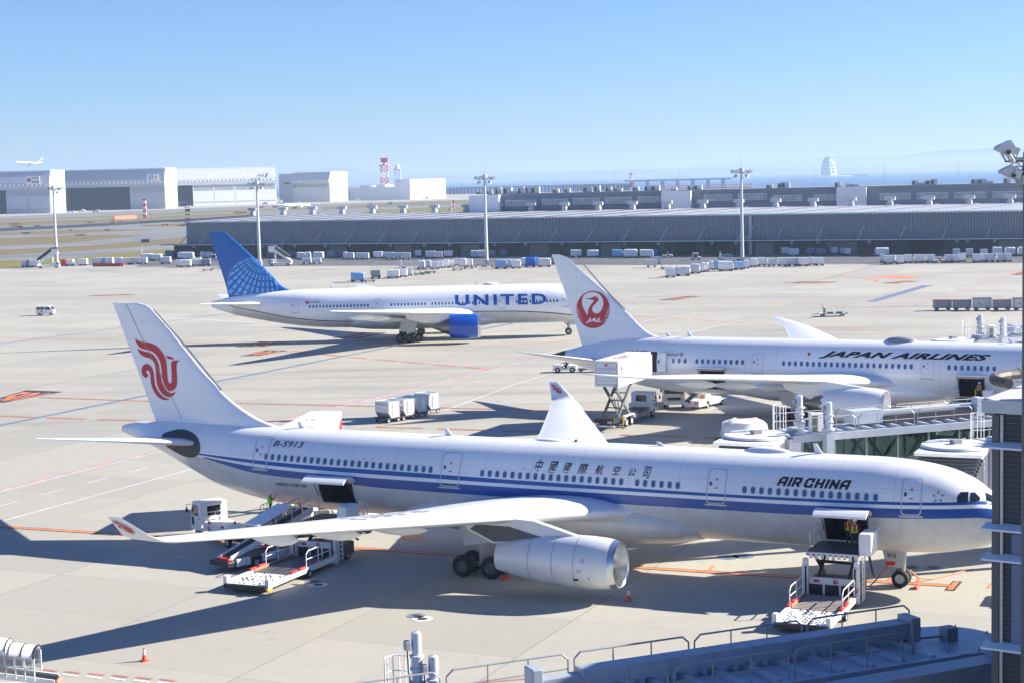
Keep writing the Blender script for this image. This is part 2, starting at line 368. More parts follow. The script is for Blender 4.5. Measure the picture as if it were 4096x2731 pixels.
# airfield beyond the apron, far left: grass islands between taxiways
def strip(name, m, L, z):
    """L: (px, top row, bottom row) from left to right; far edge and near edge, slightly wavy"""
    a = []; b = []
    for i in range(len(L)-1):
        for k in range(4):
            t = k/4; x = L[i][0]*(1-t)+L[i+1][0]*t; y0 = L[i][1]*(1-t)+L[i+1][1]*t; y1 = L[i][2]*(1-t)+L[i+1][2]*t
            wv = .5*noise.noise((x*.02, z*90, 1)); wv2 = .5*noise.noise((x*.02, z*90, 5))
            a.append(G(x, y0+wv)); b.append(G(x, y1+wv2))
    a.append(G(L[-1][0], L[-1][1])); b.append(G(L[-1][0], L[-1][2]))
    return sheet(name, [(p.x, p.y) for p in b+a[::-1]], m, z)
strip('taxiway', 'pale_asphalt', [(-250, 870, 1086), (0, 868, 1078), (350, 852, 1062), (760, 836, 1052)], .004)
strip('taxiway', 'pale_asphalt', [(740, 836, 905), (1100, 822, 880), (1900, 800, 858)], .004)
strip('grass_verge', 'green_grass', [(-250, 1052, 1084), (0, 1044, 1075), (300, 1032, 1048), (480, 1012, 1036), (750, 992, 1022)], .012)
strip('grass_verge', 'dry_grass', [(-250, 1010, 1030), (0, 1001, 1022), (350, 984, 1004), (760, 948, 972)], .012)
strip('grass_verge', 'dry_grass', [(-250, 962, 992), (0, 955, 984), (250, 944, 975), (450, 940, 956), (560, 942, 944)], .012)
strip('grass_verge', 'dry_grass', [(-250, 940, 948), (0, 932, 941), (250, 922, 938), (480, 918, 926), (620, 921, 922)], .012)
strip('runway', 'dark_asphalt', [(-250, 924, 936), (0, 914, 927), (250, 902, 915), (500, 889, 900), (760, 876, 884), (1000, 864, 871)], .014)
strip('grass_verge', 'dry_grass', [(-250, 898, 914), (0, 890, 906), (300, 882, 897), (560, 872, 886), (760, 861, 873), (1000, 852, 862)], .012)
strip('grass_verge', 'dry_grass', [(560, 903, 908), (640, 899, 909), (760, 894, 906)], .012)
strip('grass_verge', 'green_grass', [(-250, 886, 892), (0, 879, 885), (400, 866, 873), (700, 850, 860), (1000, 838, 845), (1250, 832, 838)], .012)
strip('grass_verge', 'dry_grass', [(1290, 828, 842), (1600, 812, 826), (1880, 800, 816)], .012)
strip('grass_verge', 'green_grass', [(1450, 846, 858), (1700, 832, 852), (1890, 828, 846)], .012)
# service road along the cargo building, with lane dashes
road = [G(540, 1068), G(1024, 1066), G(2048, 1062), G(3072, 1060), G(4250, 1052)]; road2 = [G(4250, 1020), G(3072, 1026), G(2048, 1032), G(1024, 1036), G(620, 1038)]
sheet('service_road', [(p.x, p.y) for p in road+road2], 'asphalt', .006)
def paint(name, c, var=.25):
    return mat(name, c, .6, var=var, scale=.8)
paint('paint_orange', (.74, .23, .08)); paint('paint_border', (.05, .052, .06)); paint('paint_white', (.74, .74, .72)); paint('paint_pink', (.52, .30, .33)); paint('paint_slate', (.16, .20, .29)); paint('paint_red', (.45, .19, .15)); paint('paint_faint', (.42, .32, .26))
class Lines:
    def __init__(s): s.mb = MB()
    def line(s, pts, wd, z, px=True):
        P = [G(*p) if px else Vector((*p, 0)) for p in pts]; L = []; Rr = []
        for i, p in enumerate(P):
            d = (P[min(i+1, len(P)-1)]-P[max(i-1, 0)]).normalized(); nn = Vector((-d.y, d.x, 0))*wd/2
            L.append((*(p+nn).xy, z)); Rr.append((*(p-nn).xy, z))
        n = len(P); s.mb.add(L+Rr, [(i, i+1, n+i+1, n+i) for i in range(n-1)]); return s
    def dash(s, a, b, on, off, wd, z):
        A, B = G(*a), G(*b); d = (B-A); ln = d.length; d.normalize(); t = 0
        while t < ln: s.line([(A+d*t).xy, (A+d*min(t+on, ln)).xy], wd, z, False); t += on+off
        return s
    def poly(s, pts, z):
        v, f = poly2d([G(*p).xy for p in pts]); s.mb.add([(*p, z) for p in v], f); return s
    def done(s, name, m): 
        o = s.mb.build(name, m, smooth=False, fix=False)
        if o.data.polygons:
            bm = bmesh.new(); bm.from_mesh(o.data)
            for f in bm.faces:
                if f.normal.z < 0: f.normal_flip()
            bm.to_mesh(o.data); bm.free()
        return tag(o, kind='structure')
Zb, Zp, Zq = .010, .016, .022
bd = Lines(); og = Lines(); wh = Lines(); pk = Lines(); sl_ = Lines(); rd = Lines(); ft = Lines()
lead = [(-200, 2092), (0, 2105), (480, 2135), (1420, 2190), (1860, 2222), (2500, 2265), (2930, 2292), (3400, 2318), (3800, 2341)]
bd.line(lead, .72, Zb); og.line(lead, .46, Zp)
bd.poly([(3776, 2360), (3812, 2322), (3850, 2324), (3818, 2362)], Zb+.002); og.poly([(3788, 2356), (3816, 2325), (3838, 2326), (3810, 2358)], Zp+.002)
for q in ([(3654, 2336), (3672, 2311), (3684, 2311), (3668, 2336)], [(3945, 2350), (3962, 2331), (3972, 2332), (3957, 2352)], [(2826, 2284), (2848, 2262), (2858, 2263), (2838, 2286)], [(3542, 2324), (3555, 2309), (3570, 2310), (3556, 2325)]): og.poly(q, Zp+.002)
mid_ = [(161, 1588), (592, 1603), (1024, 1613), (1481, 1623), (2048, 1636), (2450, 1646), (3200, 1668)]
bd.line(mid_, .7, Zb); og.line(mid_, .36, Zp)
og.line([(0, 1349), (500, 1363), (936, 1375)], .35, Zp); og.line([(1600, 1381), (2000, 1385), (2420, 1350)], .4, Zp)
for a, b in (((0, 1662), (140, 1668)), ((187, 1670), (342, 1674)), ((392, 1676), (551, 1680)), ((600, 1681), (650, 1683))): bd.line([a, b], .75, Zb); og.line([a, b], .42, Zp)
for a, b in (((1507, 1706), (1692, 1711)), ((1751, 1714), (1942, 1719)), ((2010, 1722), (2200, 1727)), ((2480, 1738), (2740, 1745)), ((2810, 1748), (2960, 1752))): bd.line([a, b], .75, Zb); og.line([a, b], .36, Zp)
for a, b in (((1174, 1403), (1360, 1424)), ((1398, 1428), (1468, 1433)), ((1494, 1436), (1586, 1443)), ((1610, 1446), (1703, 1454)), ((1727, 1457), (1826, 1464)), ((1856, 1467), (1958, 1476)), ((1150, 1410), (1240, 1418))): bd.line([a, b], .7, Zb); og.line([a, b], .42, Zp)
for i in range(9):
    x = 2540+i*118; y = 1265+i*7.2; og.line([(x, y), (x+88, y+5.4)], .45, Zp)
for i in range(6):
    x = 2470+i*140; og.line([(x, 1216-i*.6), (x+105, 1215.5-i*.6)], .38, Zp)
rd.line([(0, 1128), (300, 1118), (600, 1092)], .3, Zp); rd.line([(560, 1168), (900, 1145), (1090, 1112), (1330, 1073)], .35, Zp); rd.line([(1970, 1140), (2200, 1098), (2400, 1068)], .35, Zp)
rd.line([(3258, 1126), (3490, 1067)], .5, Zp); rd.line([(2550, 1190), (4096, 1190)], .25, Zp); og.line([(3360, 1104), (3460, 1112), (3510, 1123), (3500, 1130)], .9, Zp)
ft.line([(0, 1570), (540, 1476), (1100, 1335)], .22, Zp); ft.line([(1400, 1360), (2100, 1320)], .2, Zp); ft.line([(2450, 1200), (2750, 1178), (3000, 1180)], .25, Zp)
pink = [(0, 1961), (640, 1800), (1285, 1640), (1700, 1540), (2048, 1455), (2180, 1425)]
pk.line(pink, .5, Zp); wh.line([(x, y+3.5) for x, y in pink], .16, Zp+.002)
pk.line([(3480, 1260), (3800, 1184), (4096, 1075)], .45, Zp)
wh.line([(0, 2085), (800, 1866), (1200, 1760)], .16, Zp); wh.line([(1780, 1640), (2048, 1540), (2330, 1455)], .16, Zp)
for a, b in (((0, 2022), (72, 2004)), ((166, 1978), (258, 1955)), ((345, 1931), (432, 1909)), ((514, 1888), (594, 1867)), ((1726, 1573), (1758, 1565)), ((1812, 1551), (1855, 1540)), ((1900, 1528), (1940, 1519)), ((704, 2232), (752, 2216))): wh.line([a, b], .15, Zp)
wh.line([(0, 1262), (500, 1264), (1024, 1290)], .5, Zp); wh.line([(0, 1279), (470, 1283), (1024, 1276)], .2, Zp); wh.line([(180, 1266), (290, 1259)], .2, Zp)
wh.line([(2560, 1288), (2800, 1250), (3072, 1246), (3500, 1247), (4096, 1246)], .22, Zp); wh.line([(2700, 1345), (2950, 1285), (3200, 1261), (3700, 1258), (4096, 1258)], .22, Zp); wh.line([(2650, 1328), (2760, 1316)], .3, Zp)
for i in range(34): wh.line([(1290+i*70, 1052.5-i*.28), (1322+i*70, 1052.4-i*.28)], .25, Zp)
wh.line([(540, 1066), (2048, 1060.5), (4200, 1051)], .18, Zp)
sl_.line([(-120, 1726), (0, 1700), (584, 1580), (1024, 1494), (1581, 1383), (2048, 1294)], .8, Zb); sl_.line([(0, 1375), (480, 1312), (900, 1255)], .55, Zb); sl_.line([(3482, 1208), (3711, 1142)], 2.2, Zb); sl_.line([(2050, 1142), (3300, 1140), (4096, 1146)], .3, Zb)
for i in range(7):
    x = -20+i*95; rd.line([(x+90, 2668+i*7.8), (x+152, 2676+i*7.8)], .22, Zp); wh.line([(x+80, 2680+i*7.8), (x+142, 2688+i*7.8)], .2, Zp)
rd.line([(1900, 2731), (2120, 2712)], .2, Zp); rd.line([(3625, 2507), (3980, 2533)], .18, Zp); wh.line([(3668, 2516), (3740, 2521)], .25, Zp)
# dark number panels with orange figures
def panel(q, txt):
    P = [G(*p).xy for p in q]; v = [Vector(p) for p in P]
    f = lambda a, b: tuple((v[0]*(1-a)*(1-b)+v[1]*a*(1-b)+v[2]*a*b+v[3]*(1-a)*b))
    bd.poly(q, Zb+.004); t, fc = fit2d(text2d(txt, .03), .06, .94, .14, .86); og.mb.add([(*f(a, b), Zp+.004) for a, b in t], fc)
panel([(-80, 1613), (20, 1608), (254, 1565), (105, 1559)], '501'); panel([(342, 1183), (400, 1184.5), (552, 1179), (490, 1177.5)], '105')
panel([(940, 1388), (1060, 1386), (1150, 1368), (1040, 1365)], '501'); panel([(960, 1424), (1040, 1422), (1156, 1401), (1060, 1400)], '103')
panel([(1330, 1352), (1440, 1354), (1550, 1331), (1440, 1329)], '17'); panel([(2630, 1201), (2705, 1201), (2800, 1185.5), (2735, 1185.5)], '103')
panel([(3130, 1134), (3290, 1134.5), (3356, 1128), (3200, 1127)], '104'); panel([(3520, 1133.5), (3590, 1135), (3680, 1125.5), (3610, 1124)], '104')
og.poly([(3490, 1108), (3560, 1103), (3690, 1109), (3620, 1115)], Zp)
panel([(4040, 1101), (4110, 1101), (4150, 1089), (4080, 1089)], '105')
# round hydrant covers
for (x, y, rr, mt) in ((1272, 2338, .62, wh), (1254, 2325, .55, sl_), (1689, 2474, .62, wh), (1665, 2461, .55, sl_), (2911, 2226, .75, sl_), (2972, 2222, .75, sl_), (3645, 2268, .6, sl_), (3735, 2270, .6, sl_)):
    c = G(x, y); v, f = circle2d(c.x, c.y, rr, rr, 24); mt.mb.add([(*p, Zp) for p in v], f)
    v, f = circle2d(c.x, c.y, rr*.5, rr*.5, 18); bd.mb.add([(*p, Zp+.004) for p in v], f)
c = G(1650, 2150); v, f = circle2d(c.x, c.y, .8, .8, 24); og.mb.add([(*p, Zp) for p in v], f)
bd.done('marking_border', 'paint_border'); og.done('orange_marking', 'paint_orange'); wh.done('white_marking', 'paint_white'); pk.done('pink_marking', 'paint_pink'); sl_.done('dark_joint_line', 'paint_slate'); rd.done('red_marking', 'paint_red'); ft.done('faint_marking', 'paint_faint')
# far shore hills across the bay
def hills(y, h, seed, name):
    mb = MB(); n = 120; top = []; bot = []; back = []
    for i in range(n+1):
        x = (-9000+18000*i/n)*y/12000; e = h*(.35+.65*max(0, noise.noise((x/2600, seed, 0))+.35)+.18*noise.noise((x/500, seed, 3))+.08*noise.noise((x/140, seed, 3)))
        bot.append((x, y, -2.5)); top.append((x, y+700, max(3, e))); back.append((x, y+1500, -2.5))
    mb.loft([bot, top, back], cap=False, closed=False); tag(mb.build(name, 'hill', None), kind='structure')
rough_ground('hill', (.05, .07, .05), (.08, .09, .07), (.12, .12, .10), .002, .02, (1, 1, 1), .2)
hills(17500, 130, 3.1, 'hills'); hills(23000, 290, 8.7, 'hills')
# ================================================================ AIRLINERS
def L3(s, r, z): return Vector((-s, -r, z))                  # s from the nose, r to starboard, z up
class Craft:
    def __init__(a, name, label, X, Y, yaw, tab, group='airliners on the apron'):
        a.root = thing(name, label, 'airliner', (X, Y, 0), yaw, group); a.X, a.Y, a.yaw, a.tab = X, Y, yaw, tab
        a.h = Vector((math.cos(yaw), math.sin(yaw), 0)); a.st = Vector((math.sin(yaw), -math.cos(yaw), 0)); a.o = Vector((X, Y, 0))
    def W(a, s, r, z=0.): return a.o-a.h*s+a.st*r+Vector((0, 0, z))
    def sr(a, px, py, z=0.):
        p = G(px, py, z)-a.o; return -p.dot(a.h), p.dot(a.st)
    def sz(a, px, py, r=0.):
        d = ray(px, py); o = Vector((0, 0, CH)); t = (r-(o-a.o).dot(a.st))/d.dot(a.st); P = o+d*t
        return -(P-a.o).dot(a.h), P.z
    def skin(a, s, z, e=.012, side=1):
        zt, zb, hw = pch(a.tab, s); zc = (zt+zb)/2; h = (zt-zb)/2+e; q = max(-1, min(1, (z-zc)/h))
        return L3(s, side*(hw+e)*math.sqrt(max(0, 1-q*q)), zc+q*h)
    def on(a, px, py):                                       # picture point on the starboard skin -> s, z
        r = 3.4; st = .1
        while r > 0:
            s, z = a.sz(px, py, r); zt, zb, hw = pch(a.tab, s); q = (z-(zt+zb)/2)/((zt-zb)/2)
            if abs(q) < 1 and hw*math.sqrt(1-q*q) >= r:
                if st < .002: break
                r += st; st /= 4
            r -= st
        return s, z
    def fuselage(a, m, openings=(), n=72, s_end=None):
        ss = set(); s = 0.
        while s < a.tab[-1][0]: ss.add(round(s, 3)); s += .12 if s < 2 else (.4 if s < 8 else 1.) if s < 44 else .7
        ss.add(a.tab[-1][0]); th = {round(2*math.pi*i/n, 5) for i in range(n)}
        for s0, s1, z0, z1 in openings:
            ss |= {s0, s1}; zt, zb, hw = pch(a.tab, (s0+s1)/2); zc, hh = (zt+zb)/2, (zt-zb)/2
            th |= {round(math.acos((z1-zc)/hh), 5), round(math.acos((z0-zc)/hh), 5)}
        ss = sorted(ss); th = sorted(th); rings = []
        for s in ss:
            zt, zb, hw = pch(a.tab, s); zc, hh = (zt+zb)/2, (zt-zb)/2
            rings.append([L3(s, hw*math.sin(t), zc+hh*math.cos(t)) for t in th])
        mb = MB(); mb.loft(rings)
        def inside(f):
            c = sum((mb.v[i] for i in f), Vector())/len(f)
            return len(f) == 4 and any(s0 < -c.x < s1 and z0 < c.z < z1 and c.y < 0 for s0, s1, z0, z1 in openings)
        mb.f = [f for f in mb.f if not inside(f)]
        o = mb.build('fuselage', m, a.root)
        for s0, s1, z0, z1 in openings:                      # a hold behind each open cargo door
            k = MB(); d = 2.2; A0 = [a.skin(s, z, -.03) for s, z in ((s0, z0), (s1, z0), (s1, z1), (s0, z1))]
            B = [Vector((p.x, max(-.6, p.y+d) if p.y < -1 else .2, p.z)) for p in A0]
            k.add(A0+B, [(0, 1, 5, 4), (1, 2, 6, 5), (2, 3, 7, 6), (3, 0, 4, 7), (4, 5, 6, 7)])
            for q in range(5): z = z0+(z1-z0)*(.2+.15*q); k.box(-s1+.2, -s0-.2, B[0].y-.06, B[0].y-.02, z, z+.05)
            k.build('cargo_hold', 'hold_dark', o, smooth=False)
            fr = MB(); p = [(s0, z0), (s1, z0), (s1, z1), (s0, z1)]
            for i in range(4):
                (sa, za), (sb, zb_) = p[i], p[(i+1) % 4]
                fr.tube([a.skin(sa+(sb-sa)*t/6, za+(zb_-za)*t/6, .0) for t in range(7)], .05, 6)
            fr.build('door_frame', 'light_grey', o)
        return o
    def mapf(a, bl, br, tl, e=.02, side=1):                 # unit square to skin from three picture points
        s0, z0 = a.on(*bl); s1, z1 = a.on(*br); s2, z2 = a.on(*tl); H = z2-z0
        return (lambda u, v: a.skin(s0+(s1-s0)*u, z0+(z1-z0)*u+H*v, e, side)), abs(s1-s0), H
    def text(a, t, bl, br, tl, m, bold=0., shear=0., name='lettering', vf=None, spacing=1.):
        f, wd, H = a.mapf(bl, br, tl); v, fc = vf or text2d(t, bold, shear, spacing); v, fc = fit2d((v, fc), 0, wd, 0, H)
        return decal((v, fc), lambda u, w_: f(u/wd, w_/H), name, m, a.root, .22)
    def window(a, px, py, wd=.25, ht=.38, m='cabin_glass', parent=None, rim=True):
        s, z = a.on(px, py); p = rrect(-wd/2, wd/2, -ht/2, ht/2, wd*.48)
        o = decal(poly2d(p), lambda u, v: a.skin(s-u, z+v, .012), 'window', m, parent or a.root)
        if rim: decal(ring2d(rrect(-wd/2-.035, wd/2+.035, -ht/2-.035, ht/2+.035, wd*.55), .04), lambda u, v: a.skin(s-u, z+v, .016), 'window_rim', 'light_grey', o)
        return o
    def door(a, s0, s1, z0, z1, m='light_grey', wd=.05, sill=True, win=True, name='door'):
        p = rrect(s0, s1, z0, z1, .2)
        o = decal(subdiv2d(ring2d(p, wd), .4), lambda u, v: a.skin(u, v, .016), name, m, a.root)
        if sill: decal(subdiv2d(poly2d(rrect(s0-.1, s1+.1, z0-.13, z0-.03, .04)), .4), lambda u, v: a.skin(u, v, .02), 'door_sill', 'light_grey' if sill == 1 else sill, o)
        if win: decal(circle2d((s0+s1)/2+.3*(s1-s0), z0+.58*(z1-z0), .09, .13, 14), lambda u, v: a.skin(u, v, .018), 'window', 'cabin_glass', o)
        decal(join2d(poly2d([((s0+s1)/2-.1, z0+.45*(z1-z0)), ((s0+s1)/2+.1, z0+.45*(z1-z0)), ((s0+s1)/2+.1, z0+.48*(z1-z0)), ((s0+s1)/2-.1, z0+.48*(z1-z0))]), poly2d([((s0+s1)/2-.06, z0+.68*(z1-z0)), ((s0+s1)/2+.06, z0+.68*(z1-z0)), ((s0+s1)/2+.06, z0+.73*(z1-z0)), ((s0+s1)/2-.06, z0+.73*(z1-z0))])), lambda u, v: a.skin(u, v, .018), 'door_mark', 'red', o)
        return o
    def cargo_door(a, s0, s1, z1, length=2.3, up=.25, curve=.35, m='box_white'):
        hy = -a.skin((s0+s1)/2, z1, .02).y; pr = []; n = 8      # open leaf, hinged above the opening
        for i in range(n+1):
            t = i/n; pr.append((hy+length*t-.1, z1+.12+up*t+curve*math.sin(math.pi*t*.95)*.9-curve*1.1*t*t))
        mb = MB(); x0, x1 = -s0-.12, -s1+.12
        top = [(x, -y, z) for y, z in pr for x in (x0,)]
        A0 = [Vector((x0, -y, z)) for y, z in pr]; B0 = [Vector((x1, -y, z)) for y, z in pr]
        A1 = [Vector((x0, -y, z-.14)) for y, z in pr]; B1 = [Vector((x1, -y, z-.14)) for y, z in pr]
        for i in range(n): mb.add([A0[i], B0[i], B0[i+1], A0[i+1], A1[i], B1[i], B1[i+1], A1[i+1]], [(0, 1, 2, 3), (7, 6, 5, 4), (0, 3, 7, 4), (1, 5, 6, 2)] + ([(3, 2, 6, 7)] if i == n-1 else []) + ([(0, 4, 5, 1)] if i == 0 else []))
        o = mb.build('cargo_door', m, a.root)
        for x in (x0+.25, x1-.25): MB().cyl((x, -hy+.1, z1-1.0), (x, -pr[4][0], pr[4][1]-.15), .035, n=6).build('strut', 'dark_metal', o)
        return o
    def foil(a, secs, m, name, side=1, up=True, le=None, camber=.015):
        """secs: (r, sLE, sTE, z, thickness ratio, tilt)"""
        xs = [0, .008, .03, .07, .13, .22, .35, .5, .65, .8, .92, 1.]
        T = lambda x, tc: 5*tc*(.2969*math.sqrt(x)-.126*x-.3516*x*x+.2843*x**3-.1036*x**4)
        def ring(sec, x0=0., x1=1., e=0.):
            r, a0, b0, z, tc, tl = sec; c = b0-a0; dn = Vector((0, math.sin(tl)*side, math.cos(tl))); P = []
            X = [x0+(x1-x0)*x for x in xs]
            for x in X[::-1]: P.append(L3(a0+c*x, r*side, z)+dn*(c*(T(x, tc)+camber*math.sin(math.pi*x))+e))
            for x in X[1:]: P.append(L3(a0+c*x, r*side, z)+dn*(c*(-T(x, tc)+camber*math.sin(math.pi*x))-e))
            if e: P = [p+Vector((e*1.5, 0, 0)) for p in P]
            return P
        o = MB().loft([ring(q) for q in secs]).build(name, m, a.root)
        if le: MB().loft([ring(q, 0, le[2], .012) for q in secs[le[0]:le[1]]]).build('leading_edge', 'nacelle', o)
        return o
    def upper(a, secs, s, r, e=.03):                         # point on the top face of a wing
        for q0, q1 in zip(secs, secs[1:]):
            if q0[0] <= r <= q1[0]:
                t = (r-q0[0])/(q1[0]-q0[0]); g = [x+(y-x)*t for x, y in zip(q0, q1)]; c = g[2]-g[1]; x = min(1, max(0, (s-g[1])/c))
                th = 5*g[4]*(.2969*math.sqrt(x)-.126*x-.3516*x*x+.2843*x**3-.1036*x**4)
                return L3(s, r, g[3]+c*(th+.015*math.sin(math.pi*x))+e)
        return L3(s, r, secs[-1][3])
    def fin(a, LE, TE, m, tc=.09, base=None):
        """LE, TE: tables (z, s)"""
        zs = sorted({z for z, _ in LE} | {z for z, _ in TE}); a.LE, a.TE, a.tc = LE, TE, tc; rings = []
        xs = [0, .01, .04, .1, .2, .35, .5, .7, .88, 1.]
        T = lambda x, c: 5*tc*c*(.2969*math.sqrt(x)-.126*x-.3516*x*x+.2843*x**3-.1036*x**4)
        fine = []
        for z0, z1 in zip(zs, zs[1:]): fine += [z0+(z1-z0)*i/4 for i in range(4)]
        fine.append(zs[-1])
        for z in fine:
            a0 = pch(LE, z)[0]; b0 = pch(TE, z)[0]; c = b0-a0; cc = min(c, 9.)
            rings.append([L3(a0+c*x, T(x, cc), z) for x in xs[::-1]]+[L3(a0+c*x, -T(x, cc), z) for x in xs[1:]])
        return MB().loft(rings).build('tail_fin', m, a.root)
    def finpt(a, s, z, e=.02, side=1):
        a0 = pch(a.LE, z)[0]; b0 = pch(a.TE, z)[0]; c = b0-a0; x = min(1, max(0, (s-a0)/c))
        return L3(s, side*(5*a.tc*min(c, 9.)*(.2969*math.sqrt(x)-.126*x-.3516*x*x+.2843*x**3-.1036*x**4)+e), z)
    def engine(a, s0, r, zc, prof, lip, m, mlip, chev=0, core=None, spin=None, rake=0.):
        """prof: outer cowl (distance behind the inlet, radius); lip: inlet throat radius"""
        o_ = L3(s0, r, zc); n = 48; rings = []
        def ring(d, rad, k=0.): return [o_+Vector((-(d+k*(abs((i/n*chev) % 1-.5)*2-.5))-rake*d*0, rad*math.cos(2*math.pi*i/n), rad*math.sin(2*math.pi*i/n))) for i in range(n)]
        e = MB(); e.loft([ring(d, q, (chev and .35) if j == len(prof)-1 else 0.) for j, (d, q) in enumerate(prof)]+[ring(prof[-1][0]-.03, prof[-1][1]-.05, chev and .35), ring(prof[-1][0]-1.2, prof[-1][1]-.12)], cap=False)
        nac = e.build('engine', m, a.root)
        d0, q0 = prof[0]; lp = [(d0, q0+.003), (d0-.28, q0-.08), (d0-.42, (q0+lip)/2+.03), (d0-.36, lip+.05), (d0-.1, lip), (d0+1.1, lip-.02)]
        lm = MB(); lm.loft([ring(d, q) for d, q in lp], cap=False); lm.build('inlet_lip', mlip, nac)
        fb = MB(); fb.loft([ring(d0+1.1, lip), ring(d0+1.15, .02)], cap=False); fb.lathe([(0, .40), (.35, .28), (.6, .02)], o_+Vector((-(d0+1.1), 0, 0)), (1, 0, 0), 20)
        for i in range(22):
            t = 2*math.pi*i/22; p = o_+Vector((-(d0+1.05), 0, 0)); fb.add([p+Vector((0, .3*math.cos(t), .3*math.sin(t))), p+Vector((0, lip*math.cos(t), lip*math.sin(t))), p+Vector((-.08, lip*math.cos(t+.2), lip*math.sin(t+.2))), p+Vector((-.08, .3*math.cos(t+.2), .3*math.sin(t+.2)))], [(0, 1, 2, 3)])
        fb.build('fan', 'dark_metal', nac, fix=False)
        if core:
            c = MB(); c.lathe([(-d, q) for d, q in core], o_, (1, 0, 0), 32); c.build('exhaust_cone', 'hot_metal', nac)
        else: MB().lathe([(-(prof[-1][0]-1.15), prof[-1][1]-.1), (-(prof[-1][0]-1.16), .02)], o_, (1, 0, 0), 32).build('exhaust_duct', 'hold_dark', nac)
        return nac
    def pylon(a, pts, r, wd, m, slope=0.):
        mb = MB(); mb.prism(pts, -wd/2, wd/2, lambda s, z, t: L3(s, r+t, z)); return mb.build('pylon', m, a.root, smooth=False)
    def gear(a, s, r, pairs, track, rad, wdt, top, ztop_=3., doors=(), twin=True, m='steel'):
        g = MB(); g.cyl(L3(s, r, rad), L3(s-.1, r, top), .2, .26, 14); g.cyl(L3(s, r, rad+.9), L3(s+1.1, r*.8, top), .1, n=8)
        if pairs: g.box(-s-max(p for p in pairs)-.3, -s-min(pairs)+.3, -r-.14, -r+.14, rad-.12, rad+.14)
        o = g.build('landing_gear', m, a.root); proto = None
        for p in pairs:
            for q in (-track/2, track/2):
                t = MB(); prof = [(-wdt/2, rad*.55), (-wdt/2, rad*.86), (-wdt*.36, rad*.97), (-wdt*.15, rad), (wdt*.15, rad), (wdt*.36, rad*.97), (wdt/2, rad*.86), (wdt/2, rad*.55)]
                t.lathe(prof, L3(s+p, r+q, rad), (0, 1, 0), 28); wh_ = t.build('wheel', 'rubber', o)
                h = MB(); h.lathe([(-wdt*.42, rad*.55), (-wdt*.2, rad*.42), (-wdt*.3, rad*.2), (-wdt*.3, .02)], L3(s+p, r+q, rad), (0, 1, 0), 20); h.lathe([(wdt*.42, rad*.55), (wdt*.2, rad*.42), (wdt*.3, rad*.2), (wdt*.3, .02)], L3(s+p, r+q, rad), (0, 1, 0), 20); h.build('hub', 'light_grey' if len(pairs) == 1 else 'dark_grey', o)
        for (pts, rr) in doors: MB().prism(pts, 0, .06, lambda u, v, t: L3(u, rr+t, v)).build('gear_door', 'light_grey', o, smooth=False)
        return o
    def blade(a, s, h, ln=.5, m='box_white', below=False):
        zt, zb, hw = pch(a.tab, s); z = zb if below else zt; h = -h if below else h
        return MB().prism([(s, z-.03*(1 if h > 0 else -1)), (s+ln, z-.03*(1 if h > 0 else -1)), (s+ln*1.25, z+h), (s+ln*.8, z+h)], -.03, .03, lambda u, v, t: L3(u, t, v)).build('antenna', m, a.root, smooth=False)
    def dome(a, s, ln, wd, h, m='box_white'):
        zt = pch(a.tab, s)[0]; mb = MB(); rg = []
        for i in range(9):
            t = math.pi*i/8; rg.append([L3(s-ln/2*math.cos(t), wd/2*math.sin(t)*math.cos(q)+.001*q, zt-.05+h*math.sin(t)*math.sin(q)) for q in [math.pi*j/8 for j in range(9)]])
        return mb.loft(rg, cap=False, closed=False).build('radome', m, a.root)
K = 1024/2351.
def zp(x, y, ox, oy): return (ox+x*K, oy+y*K)
def onfin(a, pts, ox, oy, name, m, mx=None, it=1, parent=None):
    P = []
    for x, y in (smooth_poly(pts, it) if it else pts): P.append(a.sz(*zp(x, y, ox, oy), .25))
    return decal(poly2d(P), lambda s, z: a.finpt(s, z), name, m, parent or a.root, mx)
# ---------------------------------------------------------------- red phoenix outlines, read off the near tail fin
PHX = [[(1222, 463), (1255, 490), (1300, 500), (1370, 505), (1430, 530), (1480, 580), (1515, 640), (1530, 700), (1533, 780), (1537, 840), (1545, 870), (1560, 880), (1572, 868), (1576, 840), (1574, 760), (1570, 700), (1575, 675), (1600, 667), (1660, 667), (1637, 674), (1622, 690), (1620, 720), (1625, 800), (1627, 870), (1622, 900), (1605, 930), (1580, 945), (1555, 948), (1530, 935), (1505, 900), (1490, 850), (1482, 800), (1478, 740), (1470, 690), (1450, 640), (1415, 600), (1370, 575), (1310, 568), (1265, 545), (1240, 510)],
       [(1520, 613), (1530, 630), (1560, 630), (1585, 640), (1598, 665), (1588, 657), (1568, 656), (1543, 652), (1525, 640)],
       [(1247, 550), (1275, 575), (1330, 590), (1380, 600), (1420, 635), (1450, 690), (1462, 760), (1468, 800), (1475, 840), (1490, 890), (1515, 935), (1545, 960), (1580, 968), (1605, 955), (1614, 948), (1605, 970), (1585, 995), (1550, 1006), (1510, 995), (1470, 960), (1440, 910), (1428, 850), (1425, 780), (1420, 720), (1400, 670), (1360, 645), (1310, 635), (1270, 610)],
       [(1560, 1025), (1530, 1018), (1485, 995), (1445, 955), (1418, 905), (1408, 855), (1405, 805), (1398, 755), (1378, 718), (1350, 700), (1320, 700), (1295, 720), (1284, 755), (1287, 790), (1302, 815), (1322, 830), (1340, 822), (1350, 802), (1349, 788), (1340, 795), (1329, 784), (1331, 765), (1346, 757), (1360, 766), (1369, 790), (1372, 840), (1378, 895), (1402, 955), (1438, 1002), (1480, 1026), (1520, 1033)]]
